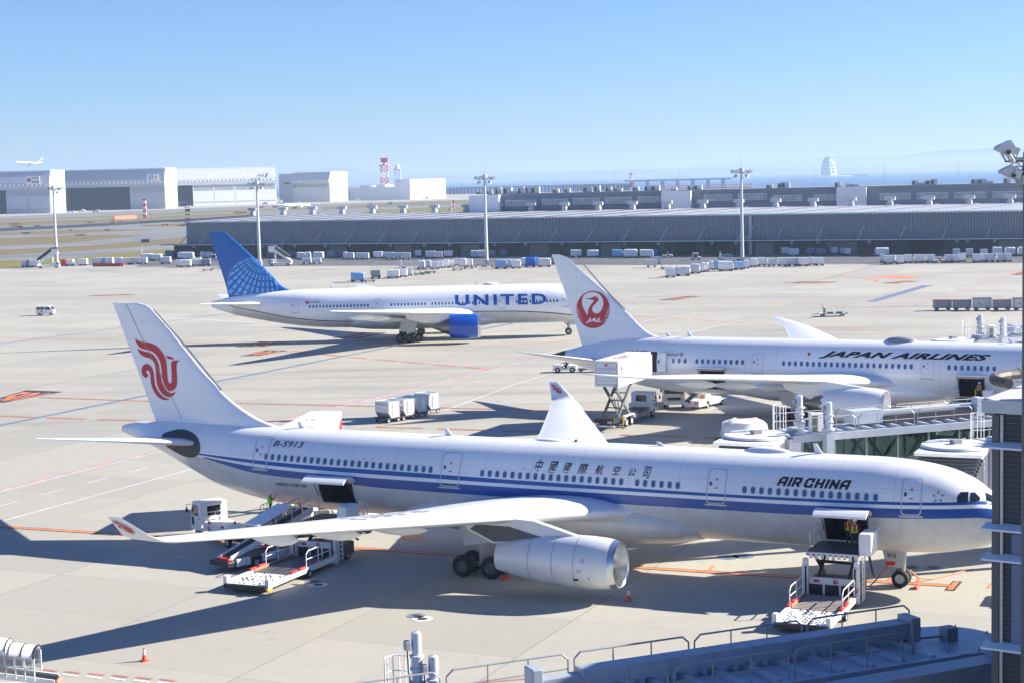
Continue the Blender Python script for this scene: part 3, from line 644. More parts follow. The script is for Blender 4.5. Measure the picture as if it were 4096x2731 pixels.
# ================================================================ the red-phoenix jet in front
AC = Craft('airliner', 'white airliner with a red phoenix on its fin and two blue stripes, nearest jet', 29.2037, 98.5245, -.421,
    [(0, 4.3, 4.28, .02), (.25, 4.9, 3.72, .62), (.8, 5.5, 3.28, 1.13), (1.5, 6.12, 2.93, 1.6), (2.5, 6.82, 2.6, 2.05), (4, 7.38, 2.33, 2.45), (6, 7.70, 2.2, 2.72), (8, 7.82, 2.18, 2.81), (10, 7.83, 2.18, 2.82), (30, 7.94, 2.28, 2.82), (42, 8.0, 2.4, 2.82), (46, 8.03, 2.5, 2.76), (50, 8.06, 2.78, 2.55), (54, 8.1, 3.5, 2.05), (57, 8.12, 4.65, 1.5), (60, 8.08, 6.0, .95), (62, 8.0, 6.72, .55), (63.2, 7.74, 7.12, .3)])
AC.fuselage('plane_white', [(8.04, 10.75, 2.98, 4.74), (42.7, 45.45, 3.32, 4.98)])
AC.cargo_door(10.85, 7.95, 4.72, 1.75, .42, .3); AC.cargo_door(45.55, 42.6, 4.95, 1.75, .42, .3)
def stripe(a, rows, name, m):
    """rows: (s, top z, bottom z)"""
    for side in (1, -1):
        v = []; f = []; k = 5; ss = [rows[0][0]+(rows[-1][0]-rows[0][0])*i/130 for i in range(131)]
        for s in ss:
            t, b = pch(rows, s)
            for j in range(k+1): v.append(a.skin(s, b+(t-b)*j/k, .009, side))
        for i in range(130):
            for j in range(k): q = i*(k+1)+j; f.append((q, q+1, q+k+2, q+k+1))
        MB().add(v, f).build(name, m, a.root)
stripe(AC, [(.35, 5.42, 5.24), (1.93, 5.72, 5.55), (5, 5.66, 5.49), (14.1, 5.56, 5.38), (28, 5.68, 5.44), (39.3, 5.86, 5.57), (45, 5.93, 5.66), (50, 6.05, 5.8), (55.9, 6.22, 6.12)], 'stripe', 'stripe_blue')
stripe(AC, [(.2, 5.0, 4.4), (1.93, 5.34, 4.8), (5, 5.28, 4.72), (14.1, 5.16, 4.57), (28, 5.22, 4.58), (39.3, 5.32, 4.68), (45, 5.42, 4.92), (50, 5.58, 5.12), (55.2, 5.98, 5.9)], 'stripe', 'stripe_blue')
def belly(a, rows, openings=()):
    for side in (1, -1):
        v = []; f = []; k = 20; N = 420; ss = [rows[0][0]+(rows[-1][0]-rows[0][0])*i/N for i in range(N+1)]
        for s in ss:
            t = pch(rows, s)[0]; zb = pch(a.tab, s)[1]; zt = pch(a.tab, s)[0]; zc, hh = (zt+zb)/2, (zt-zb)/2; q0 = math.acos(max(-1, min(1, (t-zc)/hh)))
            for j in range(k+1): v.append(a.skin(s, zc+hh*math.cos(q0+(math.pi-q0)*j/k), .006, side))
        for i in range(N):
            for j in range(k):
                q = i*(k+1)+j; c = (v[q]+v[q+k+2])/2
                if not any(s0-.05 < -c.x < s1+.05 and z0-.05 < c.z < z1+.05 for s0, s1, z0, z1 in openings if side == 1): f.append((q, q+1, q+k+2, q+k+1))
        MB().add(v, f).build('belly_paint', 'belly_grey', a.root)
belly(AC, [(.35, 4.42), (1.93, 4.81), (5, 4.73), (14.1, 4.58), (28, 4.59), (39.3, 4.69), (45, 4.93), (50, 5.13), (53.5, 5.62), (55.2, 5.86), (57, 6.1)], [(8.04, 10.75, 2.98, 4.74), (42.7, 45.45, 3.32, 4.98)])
# cabin windows as they stand in the picture
rows = [([94, 152, 210, 269, 329, 389, 450, 511, 571, 633, 695, 758, 821, 885, 948, 1013, 1077, 1143, 1208, 1274, 1340, 1406, 1472, 1539, 1604], 1024, 285, 405), ([2078, 2147, 2216, 2285], 1024, 437, 449), ([5, 74, 145, 215, 285, 356, 427, 498, 569, 641, 713, 785, 857, 930, 1003], 2048, 454, 516), ([1150, 1223, 1298, 1373, 1448, 1523], 2048, 525, 550), ([2136, 2213, 2291], 2048, 588, 598), ([18, 97, 175, 255, 335, 414, 495, 576, 656, 737, 819, 903, 988], 3072, 603, 660)]
for xs, ox, y0, y1 in rows:
    for x in xs: AC.window(*zp(x, y0+(y1-y0)*(x-xs[0])/(xs[-1]-xs[0]), ox, 1700), .26, .40)
for s0, s1, z0, z1 in ((5.02, 6.18, 4.9, 6.95), (16.78, 17.98, 4.95, 7.0), (34.75, 36.15, 5.07, 7.18), (49.55, 50.75, 5.5, 7.6)): AC.door(s0, s1, z0, z1, sill='hose_orange' if 0 else 'light_grey', wd=.06)
# cockpit glazing
for q in ([(1735, 660), (1770, 610), (1845, 607), (1838, 705), (1738, 703)], [(1860, 615), (1900, 610), (1950, 660), (1945, 690), (1855, 700)]):
    for side in (1, -1): decal(poly2d([AC.on(*zp(x, y, 3072, 1700)) for x, y in q]), lambda s, z: AC.skin(s, z, .015, side), 'cockpit_window', 'glass_dark', AC.root, .3)
for side in (1, -1): decal(poly2d([(1.52, 5.72), (1.66, 6.12), (1.36, 5.95), (1.12, 5.68), (1.2, 5.6)]), lambda s, z: AC.skin(s, z, .02, side), 'cockpit_window', 'glass_dark', AC.root, .15)
# lettering; the name is drawn as slanted block strokes
def strokes(L, t=.22):
    """letters as thick pen strokes in a box one unit high"""
    parts = []
    for (x0, wd, segs) in L:
        for p in segs:
            p = [(x0+x*wd, y*(1-t)+t/2) for x, y in p]
            for (ax, ay), (bx, by) in zip(p, p[1:]):
                d = Vector((bx-ax, by-ay)); d.normalize(); nn = Vector((-d.y, d.x))*t/2; q = d*t*.42
                parts.append((([tuple(Vector((ax, ay))-q+nn), tuple(Vector((bx, by))+q+nn), tuple(Vector((bx, by))+q-nn), tuple(Vector((ax, ay))-q-nn)]), [(0, 1, 2, 3)]))
    v, f = join2d(*parts); return [(x+y*.28, y) for x, y in v], f
_A = [[(0, 0), (0, .72), (.3, 1), (1, 1), (1, 0)], [(0, .38), (1, .38)]]; _I = [[(.5, 0), (.5, 1)]]; _C = [[(1, .68), (1, 1), (.22, 1), (0, .8), (0, .2), (.22, 0), (1, 0), (1, .4), (.6, .4)]]
_R = [[(0, 0), (0, 1), (.9, 1), (1, .9), (1, .5), (.9, .42), (0, .42)], [(.55, .42), (1, .0)]]; _H = [[(0, 0), (0, 1)], [(1, 0), (1, 1)], [(0, .5), (1, .5)]]; _N = [[(0, 0), (0, 1)], [(.0, .95), (1, .05)], [(1, 0), (1, 1)]]
_C = [[(1, .68), (1, 1), (.22, 1), (0, .8), (0, .2), (.22, 0), (1, 0), (1, .3)]]
nm = strokes([(.1, .5, _A), (.82, .3, _I), (1.3, .48, _R), (2.3, .52, _C), (3.2, .48, _H), (3.9, .3, _I), (4.4, .5, _N), (5.25, .52, _A)])
AC.text('', zp(78, 556, 3072, 1700), zp(760, 596, 3072, 1700), zp(92, 462, 3072, 1700), 'ink', vf=nm)
cj = [('中', 205, 273, 420, 306), ('國', 330, 410, 432, 326), ('國', 465, 537, 430, 340), ('際', 600, 690, 442, 344), ('航', 757, 835, 446, 358), ('空', 917, 992, 452, 366), ('公', 1065, 1135, 460, 388), ('司', 1198, 1268, 482, 374)]
for ch, x0, x1, yb, yt in cj:
    AC.text('', zp(x0, yb, 2048, 1700), zp(x1, yb+4, 2048, 1700), zp(x0, yt, 2048, 1700), 'ink', vf=text2d(ch, .008, .22))
AC.text('B-5913', zp(155, 188, 1024, 1700), zp(425, 203, 1024, 1700), zp(160, 135, 1024, 1700), 'ink', .01, .2)
AC.text('AIRBUS A330-300', zp(185, 548, 1024, 1700), zp(470, 570, 1024, 1700), zp(190, 522, 1024, 1700), 'ink', .015)
for i in range(5):                                          # five-pointed star badge behind the cockpit
    t = math.pi/2+2*math.pi*i/5; c0, z0 = AC.on(*zp(1563, 655, 3072, 1700)); q = [(c0-.38*math.cos(t), z0+.38*math.sin(t)), (c0-.2*math.cos(t+.55), z0+.2*math.sin(t+.55)), (c0-.2*math.cos(t-.35), z0+.2*math.sin(t-.35))]
    decal(poly2d(q), lambda s, z: AC.skin(s, z, .016), 'badge', 'mid_grey', AC.root)
for x0, x1, y0, y1, ox in ((985, 1065, 300, 302, 1024), (110, 198, 388, 392, 2048)):
    for x in (x0, x1): s, z = AC.on(*zp(x, y0, ox, 1700)); decal(poly2d([(s, z), (s-.12, z), (s-.12, z-.05), (s, z-.05)]), lambda u, v: AC.skin(u, v, .016), 'wing_mark', 'red', AC.root)
# tail
AC.fin([(7.6, 48.0), (8.2, 50.6), (8.65, 51.9), (9.6, 53.6), (10.5, 54.8), (16.1, 60.3), (16.45, 60.75), (16.62, 61.5)], [(7.6, 60.3), (8.1, 60.47), (16.62, 63.8)], 'plane_white', .085)
for p in PHX: onfin(AC, p, 0, 1150, 'emblem', 'red', .8)
onfin(AC, [(1395, 200), (1700, 540), (2025, 942), (2005, 945), (1690, 560), (1390, 212)], 0, 1150, 'leading_edge', 'steel', .6, 0)
rud = [(1145, 150), (1288, 452), (1470, 800), (1675, 1205)]     # hinge line of the rudder
onfin(AC, [(1143, 150), (1286, 452), (1468, 800), (1668, 1205), (1672, 1205), (1473, 800), (1291, 452), (1148, 150)], 0, 1150, 'rudder_seam', 'mid_grey', .8, 0)
st = [(.9, 55.6, 61.3, 6.75, .10, 0), (2.5, 56.9, 61.7, 7.0, .10, 0), (6, 59.8, 62.6, 7.55, .09, 0), (9.2, 62.4, 63.5, 8.05, .09, 0), (9.75, 63.3, 63.9, 8.15, .07, 0)]
for sd in (1, -1): AC.foil(st, 'wing_white', 'tailplane', sd, le=(0, 4, .09))
ap = smooth_poly([(640, 1735), (700, 1716), (740, 1713), (785, 1735), (802, 1770), (801, 1812), (775, 1830), (740, 1826), (690, 1800), (655, 1775)])
P = [AC.on(*p) for p in ap]
for sd in (1, -1): decal(poly2d(P), lambda s, z: AC.skin(s, z, .02, sd), 'stabiliser_plate', 'dark_metal', AC.root, .5)
zt, zb, hw = pch(AC.tab, 63.2); MB().lathe([(0, .3), (.12, .27), (.1, .2), (-.3, .15)], L3(63.18, 0, 7.43), (-1, 0, 0), 20).build('tail_cone', 'steel', AC.root)
# wings
WG = [(1.5, 21.8, 34.6, 3.75, .14, 0), (3.2, 23.4, 34.7, 4.05, .14, 0), (6, 25.6, 34.9, 4.36, .125, 0), (9.5, 27.8, 35.3, 4.68, .115, 0), (19, 33.4, 38.2, 5.59, .105, 0), (25, 36.95, 40.1, 6.12, .10, 0), (28.4, 38.9, 41.2, 6.44, .10, 0), (28.9, 39.3, 41.45, 6.55, .09, .5), (29.3, 39.8, 41.65, 6.85, .08, 1.1), (29.9, 41.3, 42.05, 7.9, .07, 1.25)]
for sd in (1, -1):
    wg = AC.foil(WG, 'wing_white', 'wing', sd, le=(1, 7, .12))
    for r, s0, ln, z in ((7., 34.2, 4.8, 3.75), (13, 34.2, 4.6, 4.4), (17.5, 35.8, 3.8, 4.9), (21.5, 37.2, 3.2, 5.3)):
        MB().loft([[L3(s0-ln/2+ln*t, sd*r+.30*q*math.cos(b), z+.15*t*0+.42*q*math.sin(b)) for b in [2*math.pi*j/12 for j in range(12)]] for t, q in ((0, .05), (.12, .6), (.35, 1), (.6, .9), (.85, .45), (1, .04))]).build('flap_fairing', 'wing_white', wg)
    # little phoenix on both faces of the winglet
    q0 = WG[-2]; q1 = WG[-1]
    for face in (1, -1):
        parts = [poly2d([((x-1222)/438., (1033-y)/570.) for x, y in p]) for p in PHX]; v, f = join2d(*parts)
        def wl(u, v_):
            t = .12+.72*v_; lx = .12+.62*u; s = (q0[1]+(q1[1]-q0[1])*t)*lx+(q0[2]+(q1[2]-q0[2])*t)*(1-lx); r = q0[0]+(q1[0]-q0[0])*t; z = q0[3]+(q1[3]-q0[3])*t
            return L3(s, sd*r, z)+Vector((0, sd*.09, .03))*face
        decal((v, f), wl, 'emblem', 'red', wg)
def wtext(a, t, r0, r1, s0, s1, name='lettering'):            # figures on the top of the starboard wing, feet to the rear
    v, f = fit2d(text2d(t, .0, .1), 0, 1, 0, 1)
    decal((v, f), lambda u, w_: a.upper(WG, s0+(s1-s0)*w_+(r0+(r1-r0)*u-r0)*.36, r0+(r1-r0)*u, .035), name, 'mid_grey', a.root, .6)
wtext(AC, 'B-5913', 12.2, 17.6, 33.6, 31.9)
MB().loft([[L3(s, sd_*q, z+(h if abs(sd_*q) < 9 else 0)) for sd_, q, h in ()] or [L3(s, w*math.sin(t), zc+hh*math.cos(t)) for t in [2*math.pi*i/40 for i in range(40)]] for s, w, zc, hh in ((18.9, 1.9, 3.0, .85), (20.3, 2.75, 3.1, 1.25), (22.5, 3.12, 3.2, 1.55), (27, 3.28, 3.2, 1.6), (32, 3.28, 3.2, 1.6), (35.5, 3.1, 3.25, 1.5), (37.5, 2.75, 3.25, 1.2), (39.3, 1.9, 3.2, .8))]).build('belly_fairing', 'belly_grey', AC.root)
EP = [(0, 1.44), (.5, 1.52), (1.4, 1.58), (2.6, 1.58), (4.2, 1.46), (6, 1.16), (7.4, .86)]
for sd in (1, -1):
    AC.engine(21.55, 9.37*sd, 2.32, EP, 1.24, 'nacelle', 'chrome')
    AC.pylon([(23.3, 3.72), (25.2, 4.25), (26.6, 4.62), (29.2, 4.75), (31.2, 4.35), (31, 3.85), (29.3, 3.1), (27.4, 3.35), (24.8, 3.72)], 9.37*sd, .42, 'nacelle')
    decal(poly2d([(26.1, 3.7), (28.2, 4.2), (30.4, 4.2), (30.8, 3.9), (29.2, 3.2), (27.4, 3.4)]), lambda s, z: L3(s, sd*(9.37+.225), z), 'pylon_panel', 'dark_grey', AC.root)
eo = L3(21.55, 9.37, 2.32)
def onnac(d, ang, e=.012):
    q = pch(EP, d)[0]+e; return eo+Vector((-d, -q*math.cos(ang), q*math.sin(ang)))
for d in (2.0, 3.4, 5.0): decal(([(i, j) for i in range(25) for j in (0, 1)], [(2*i, 2*i+1, 2*i+3, 2*i+2) for i in range(24)]), lambda i, j: onnac(d+.03*j, -1.4+2.9*i/24), 'cowl_seam', 'mid_grey', AC.root)
for d, a0, du, dv, m in ((1.75, -.55, .32, .1, 'black'), (1.02, -.45, .09, .06, 'red'), (1.3, .18, .3, .16, 'light_grey'), (1.5, -.2, .3, .14, 'light_grey')): decal(poly2d([(d, a0), (d+du, a0), (d+du, a0+dv), (d, a0+dv)]), lambda u, v: onnac(u, v), 'cowl_panel', m, AC.root)
for sd in (1, -1): AC.gear(32.05, 5.34*sd, (-.99, .99), 1.4, .70, .52, 4.2, doors=[([(30.9, 3.6), (33.4, 3.6), (32.9, 2.0), (31.2, 2.3)], sd*6.0)])
AC.gear(6.67, 0, (0,), .72, .53, .38, 2.6, doors=[([(6.5, 2.25), (7.7, 2.25), (7.45, 1.25), (6.6, 1.25)], .5)])
decal(fit2d(text2d('913', .01), 0, 1, 0, 1), lambda u, v: L3(7.4-.5*u, .575, 1.82+.27*v), 'lettering', 'ink', AC.root)
decal(poly2d([(7.52, 1.6), (6.9, 1.6), (6.98, 1.34), (7.46, 1.34)]), lambda u, v: L3(u, .575, v), 'warning_label', 'bright_red', AC.root)
for s, h in ((11.4, .62), (36.5, .5), (47.9, .45), (21.5, .25)): AC.blade(s, h)
AC.dome(14.9, 3.0, .9, .32); AC.dome(29.5, 2.2, .7, .18); MB().sphere(L3(27.6, 0, 7.95), .14, 10).build('beacon', 'bright_red', AC.root)
# ================================================================ the crane-emblem jet behind it
JL = Craft('airliner', 'white airliner with a red crane disc on its fin and slanted black lettering', 60.65, 159.6, -.45,
    [(0, 4.3, 4.28, .02), (.6, 5.2, 3.3, .9), (2, 6.4, 2.6, 1.75), (4, 7.25, 2.2, 2.35), (7, 7.8, 2.0, 2.78), (10, 7.92, 1.98, 2.885), (40, 7.92, 1.95, 2.885), (44, 7.92, 1.96, 2.85), (48, 7.9, 2.1, 2.65), (52, 7.75, 2.62, 2.2), (56, 7.3, 3.45, 1.55), (59, 6.65, 4.4, 1.0), (61, 6.12, 5.05, .6), (62.5, 5.65, 5.35, .15)], 'airliners on the apron')
JL.fuselage('plane_white', [(15.5, 18.05, 2.78, 4.72), (41.75, 44.5, 2.68, 4.75)])
JL.cargo_door(18.15, 15.4, 4.7, 1.5, .45, .1); JL.cargo_door(44.6, 41.6, 4.73, 1.5, .45, .1)
y7 = lambda x: 905+(x-1698)*9/420
for x in (1481, 1535, 1590, 1698, 1750, 1803, 1855, 1907, 1960, 2012, 2065, 2118): JL.window(*zp(x, y7(x), 2048, 1050), .29, .47)
for x in (143, 198, 252, 307, 362, 417, 472, 527, 582, 637, 692, 748, 804, 860, 917, 973, 1030, 1087, 1144, 1201, 1259, 1316): JL.window(*zp(x, 694+(x-143)*30/1173, 3072, 1150), .29, .47)
for x in (1663, 1722, 1781, 1840, 1899, 1959, 2018, 2078): JL.window(*zp(x, 732+(x-1663)*11/415, 3072, 1150), .29, .47)
for s0, s1, z0, z1 in ((11.5, 12.6, 4.55, 6.6), (20.4, 21.6, 4.58, 6.62), (37.65, 38.85, 4.6, 6.6)): JL.door(s0, s1, z0, z1, wd=.045)
# rear service door, swung open flat against the skin, and its doorway
sa, za = JL.on(*zp(1265, 1010, 2048, 1050)); sb, zb2 = JL.on(*zp(1345, 818, 2048, 1050))
decal(subdiv2d(poly2d(rrect(sb+.1, sa, za+.1, zb2, .15)), .4), lambda u, v: JL.skin(u, v, .014), 'doorway', 'hold_dark', JL.root)
sa, za = JL.on(*zp(1340, 995, 2048, 1050)); sb, zb2 = JL.on(*zp(1428, 822, 2048, 1050)); p = rrect(sb, sa, za, zb2, .16); vf = subdiv2d(poly2d(p), .35)
ld = MB(); ld.loft([[JL.skin(u, v, .10) for u, v in p], [JL.skin(u, v, .30) for u, v in p]]); dr = ld.build('service_door', 'plane_white', JL.root, smooth=False)
decal(circle2d((sa+sb)/2+.3, (za+zb2)/2+.05, .1, .2, 14), lambda u, v: JL.skin(u, v, .315), 'window', 'cabin_glass', dr)
JL.text('JAPAN AIRLINES', zp(462, 648, 3072, 1150), zp(2045, 688, 3072, 1150), zp(475, 578, 3072, 1150), 'ink', .05, .55, spacing=1.08)
JL.text('JA839J', zp(1058, 834, 2048, 1050), zp(1240, 836, 2048, 1050), zp(1062, 803, 2048, 1050), 'ink', .005, .15)
JL.text('unicef', zp(1428, 853, 2048, 1050), zp(1525, 856, 2048, 1050), zp(1430, 822, 2048, 1050), 'ink', 0., 0.)
JL.text('We support', zp(1430, 818, 2048, 1050), zp(1503, 820, 2048, 1050), zp(1431, 806, 2048, 1050), 'mid_grey', 0., .1)
s, z = JL.on(*zp(1556, 840, 2048, 1050)); decal(ring2d([(s+.2*math.cos(2*math.pi*i/20), z+.2*math.sin(2*math.pi*i/20)) for i in range(20)], .05), lambda u, v: JL.skin(u, v, .016), 'badge', 'ink', JL.root); decal(circle2d(s, z, .09), lambda u, v: JL.skin(u, v, .016), 'badge', 'ink', JL.root)
s, z = JL.on(*zp(378, 608, 3072, 1150)); decal(circle2d(s, z, .16, .16, 20), lambda u, v: JL.skin(u, v, .016), 'flag', 'bright_red', JL.root)
JL.fin([(6.2, 47.6), (7.6, 48.9), (7.95, 50.4), (8.5, 51.5), (10.05, 53.2), (12.15, 55.5), (15.4, 59.5), (16.2, 60.4), (16.58, 61.4)], [(6.2, 59.6), (6.6, 58.9), (7.0, 59.0), (16.58, 62.3)], 'plane_white', .085)
onfin(JL, [(900-157+157*math.cos(2*math.pi*i/48), 434+171*math.sin(2*math.pi*i/48)) for i in range(48)], 2048, 1050, 'emblem', 'red', .8, 0)
def onfin2(a, pts, name, m, it=1):
    P = [a.sz(*zp(x, y, 2048, 1050), .25) for x, y in (smooth_poly(pts, it) if it else pts)]
    return decal(poly2d(P), lambda s, z: a.finpt(s, z, .035), name, m, a.root, .8)
onfin2(JL, [(735, 272), (780, 280), (820, 310), (838, 350), (840, 390), (830, 425), (812, 455), (785, 472), (758, 467), (740, 450), (735, 430), (742, 408), (765, 382), (790, 357), (799, 343), (785, 320), (765, 312), (745, 317), (732, 328), (662, 333), (700, 340), (735, 345), (752, 352), (745, 365), (715, 400), (700, 430), (693, 470), (692, 492), (680, 470), (658, 430), (642, 390), (640, 350), (650, 315), (680, 285)], 'emblem', 'plane_white')
for k in range(4):
    for sg in (-1, 1):
        x = 743+sg*(157-k*2); y = 405+k*34; onfin2(JL, [(x+sg*2, y-5), (743+sg*(118-k*12), y+62-k*6), (x+sg*2, y+6)], 'emblem', 'plane_white', 0)
P0 = JL.sz(*zp(672, 560, 2048, 1050), .25); P1 = JL.sz(*zp(822, 560, 2048, 1050), .25); P2 = JL.sz(*zp(680, 512, 2048, 1050), .25)
v, f = fit2d(text2d('JAL', .04, .35), 0, 1, 0, 1); decal((v, f), lambda u, w_: JL.finpt(P0[0]+(P1[0]-P0[0])*u, P0[1]+(P1[1]-P0[1])*u+(P2[1]-P0[1])*w_, .04), 'lettering', 'plane_white', JL.root)
onfin(JL, [(575, 1200), (640, 1265), (900, 1560), (1040, 1700), (1033, 1706), (890, 1572), (630, 1272), (560, 1200)], 2048, 500, 'leading_edge', 'steel', .6, 0)
st = [(.6, 53.6, 59.4, 4.85, .10, 0), (2.5, 55.2, 60.0, 5.3, .10, 0), (6, 58.2, 61.0, 6.1, .09, 0), (9.2, 61.2, 62.2, 6.85, .09, 0), (9.9, 62.1, 62.5, 7.05, .07, 0)]
for sd in (1, -1): JL.foil(st, 'wing_white', 'tailplane', sd, le=(0, 4, .10))
JW = [(1.5, 23.2, 35.6, 3.65, .13, 0), (3.3, 24.6, 35.8, 3.98, .13, 0), (9.8, 29.3, 37.6, 4.85, .11, 0), (19.3, 36.0, 41.4, 6.05, .10, 0), (25, 40.0, 43.6, 6.6, .095, 0), (27, 41.7, 44.6, 6.85, .09, 0), (29, 44.1, 46.2, 7.2, .085, .1), (30.2, 46.2, 46.8, 7.5, .07, .1)]
for sd in (1, -1):
    wg = JL.foil(JW, 'wing_white', 'wing', sd, le=(1, 8, .10))
    for r, s0, ln, z in ((6.5, 36.5, 5.5, 3.6), (12.5, 37.6, 5.0, 4.5), (17, 39.8, 4.2, 5.1)):
        MB().loft([[L3(s0-ln/2+ln*t, sd*r+.32*q*math.cos(b), z+.44*q*math.sin(b)) for b in [2*math.pi*j/12 for j in range(12)]] for t, q in ((0, .05), (.12, .6), (.35, 1), (.6, .9), (.85, .45), (1, .04))]).build('flap_fairing', 'wing_white', wg)
MB().loft([[L3(s, w*math.sin(t), zc+hh*math.cos(t)) for t in [2*math.pi*i/40 for i in range(40)]] for s, w, zc, hh in ((19.5, 1.9, 2.9, .9), (21.5, 2.8, 3.0, 1.3), (24, 3.15, 3.05, 1.6), (28, 3.3, 3.05, 1.65), (34, 3.3, 3.05, 1.65), (37.5, 3.1, 3.05, 1.5), (40, 2.5, 3.0, 1.1), (41.5, 1.7, 2.9, .75))]).build('belly_fairing', 'plane_white', JL.root)
for sd in (1, -1):
    JL.engine(23.75, 9.75*sd, 2.62, [(0, 1.62), (.6, 1.72), (1.6, 1.78), (3.2, 1.72), (4.8, 1.5), (5.6, 1.38)], 1.42, 'plane_white', 'nacelle', chev=14, core=[(4.2, 1.1), (5.6, 1.05), (6.6, .8), (6.9, .55), (7.9, .1)])
    JL.pylon([(24.8, 4.3), (27.2, 4.6), (30, 5.0), (33.5, 4.6), (33.2, 4.0), (30.6, 3.1), (28.6, 3.2), (26, 4.1)], 9.75*sd, .5, 'plane_white')
for sd in (1, -1): JL.gear(33.9, 5.1*sd, (-.75, .75), 1.3, .66, .5, 3.8, doors=[([(32.6, 3.6), (35.2, 3.4), (34.6, 1.9), (33.2, 1.7)], sd*6.2)])
JL.gear(6.5, 0, (0,), .7, .5, .36, 2.4)
for s, h in ((48.6, .4), (46.2, .55), (13.2, .45)): JL.blade(s, h)
JL.dome(24.2, 3.2, 1.6, .48, 'mid_grey')
zt, zb, hw = pch(JL.tab, 61.)
MB().loft([[L3(s, (h_+.02)*math.sin(t), (zt_+zb_)/2+((zt_-zb_)/2+.02)*math.cos(t)) for t in [2*math.pi*i/24 for i in range(24)]] for s in (60.7, 61.2, 61.8, 62.4, 62.75) for zt_, zb_, h_ in [pch(JL.tab, min(s, 62.5))]]).build('tail_cone', 'dark_metal', JL.root)
# ================================================================ the blue-tailed jet beyond
UN = Craft('airliner', 'white airliner with a blue globe tail and blue engine, taxiing beyond the others', 15.483, 271.556, .018,
    [(0, 4.2, 4.18, .02), (.5, 5.1, 3.4, .85), (1.5, 6.1, 2.85, 1.55), (3, 7.0, 2.4, 2.2), (6, 7.9, 2.12, 2.85), (9, 8.2, 2.06, 3.08), (12, 8.25, 2.05, 3.1), (40, 8.28, 2.05, 3.1), (44, 8.28, 2.1, 3.08), (47, 8.26, 2.3, 2.9), (51, 8.15, 2.8, 2.35), (55, 7.9, 3.55, 1.65), (59, 7.45, 4.4, .95), (61.5, 7.0, 5.2, .45), (62.9, 6.7, 5.78, .14)])
UN.fuselage('plane_white')
for xs, ox, y0, y1 in (([494+31.4*i for i in range(18)], 1024, 408, 395), ([1243+31.1*i for i in range(11)], 1024, 389, 382), ([1618+31*i for i in range(16)], 1024, 380, 371), ([43+31*i for i in range(13)], 2048, 362, 354)):
    for i, x in enumerate(xs): UN.window(*zp(x, y0+(y1-y0)*i/max(1, len(xs)-1), ox, 1050), .28, .46, rim=False)
for s0, s1, z0, z1 in ((48.9, 50.05, 4.75, 6.7), (35.7, 36.85, 4.9, 6.66), (16.5, 17.65, 4.7, 6.62), (6.4, 7.5, 4.7, 6.65)): UN.door(s0, s1, z0, z1, wd=.05)
stripe(UN, [(2.5, 2.95, 2.82), (5.4, 3.3, 3.16), (10.3, 3.92, 3.76), (15.4, 4.24, 4.1), (21, 4.32, 4.2), (28, 4.0, 3.88), (35, 3.28, 3.15), (38.5, 3.17, 3.05), (45.3, 3.46, 3.33), (50.4, 4.07, 3.95), (55.5, 5.1, 4.98), (60, 6.05, 5.95)], 'stripe', 'ink')
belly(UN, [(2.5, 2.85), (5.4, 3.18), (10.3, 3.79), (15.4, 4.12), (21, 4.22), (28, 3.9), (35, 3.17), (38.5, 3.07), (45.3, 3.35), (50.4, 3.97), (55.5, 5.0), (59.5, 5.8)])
UN.text('UNITED', zp(1830, 401, 1024, 1050), (2048+318*K, 1050+386*K), zp(1830, 300, 1024, 1050), 'letter_blue', .03, 0., spacing=1.28)
UN.text('N78004', zp(500, 376, 1024, 1050), zp(590, 375, 1024, 1050), zp(500, 361, 1024, 1050), 'ink', .0, 0)
s, z = UN.on(*zp(470, 370, 1024, 1050)); decal(poly2d([(s+.3, z-.16), (s-.3, z-.16), (s-.3, z+.16), (s+.3, z+.16)]), lambda u, v: UN.skin(u, v, .014), 'flag', 'worker_red', UN.root)
FL = [(6.4, 49.), (7.9, 49.8), (8.2, 50.5), (8.8, 51.6), (10.05, 52.7), (17.1, 59.75), (17.45, 60.2), (17.62, 61.)]; FT = [(6.4, 60.), (7.45, 60.15), (17.62, 62.95)]
UN.fin(FL, FT, 'fin_blue', .085)
# globe: pale bars between dark parallels, cut to the fin outline
def clip(poly, inside, cross):
    out = []
    for i in range(len(poly)):
        a, b = poly[i], poly[(i+1) % len(poly)]; ia, ib = inside(a), inside(b)
        if ia: out.append(a)
        if ia != ib: out.append(cross(a, b, inside))
    return out
def cross(a, b, ins):
    for _ in range(24):
        m_ = ((a[0]+b[0])/2, (a[1]+b[1])/2)
        if ins(m_) == ins(a): a = m_
        else: b = m_
    return a
gc = (1012, 1135); gr = 101; pole = (1062, 1000); bars = []
for k in range(9):
    r0, r1 = 22+k*26+3, 22+(k+1)*26-3
    for j in range(46):
        a0 = R(20+j*7.2); a1 = a0+R(3.8)
        q = [(pole[0]+rr*math.cos(t), pole[1]+rr*math.sin(t)) for rr, t in ((r0, a0), (r1, a0), (r1, a1), (r0, a1))]
        q = clip(q, lambda p: math.dist(p, gc) < gr, cross)
        if len(q) < 3: continue
        q = [UN.sz(*p, .2) for p in q]
        q = clip(q, lambda p: pch(FL, p[1])[0]+.12 < p[0] < pch(FT, p[1])[0]-.05 and 7.6 < p[1] < 17.3, cross)
        if len(q) >= 3: bars.append(poly2d(q))
decal(join2d(*bars), lambda s, z: UN.finpt(s, z), 'emblem', 'sky_blue', UN.root)
rim = []; 
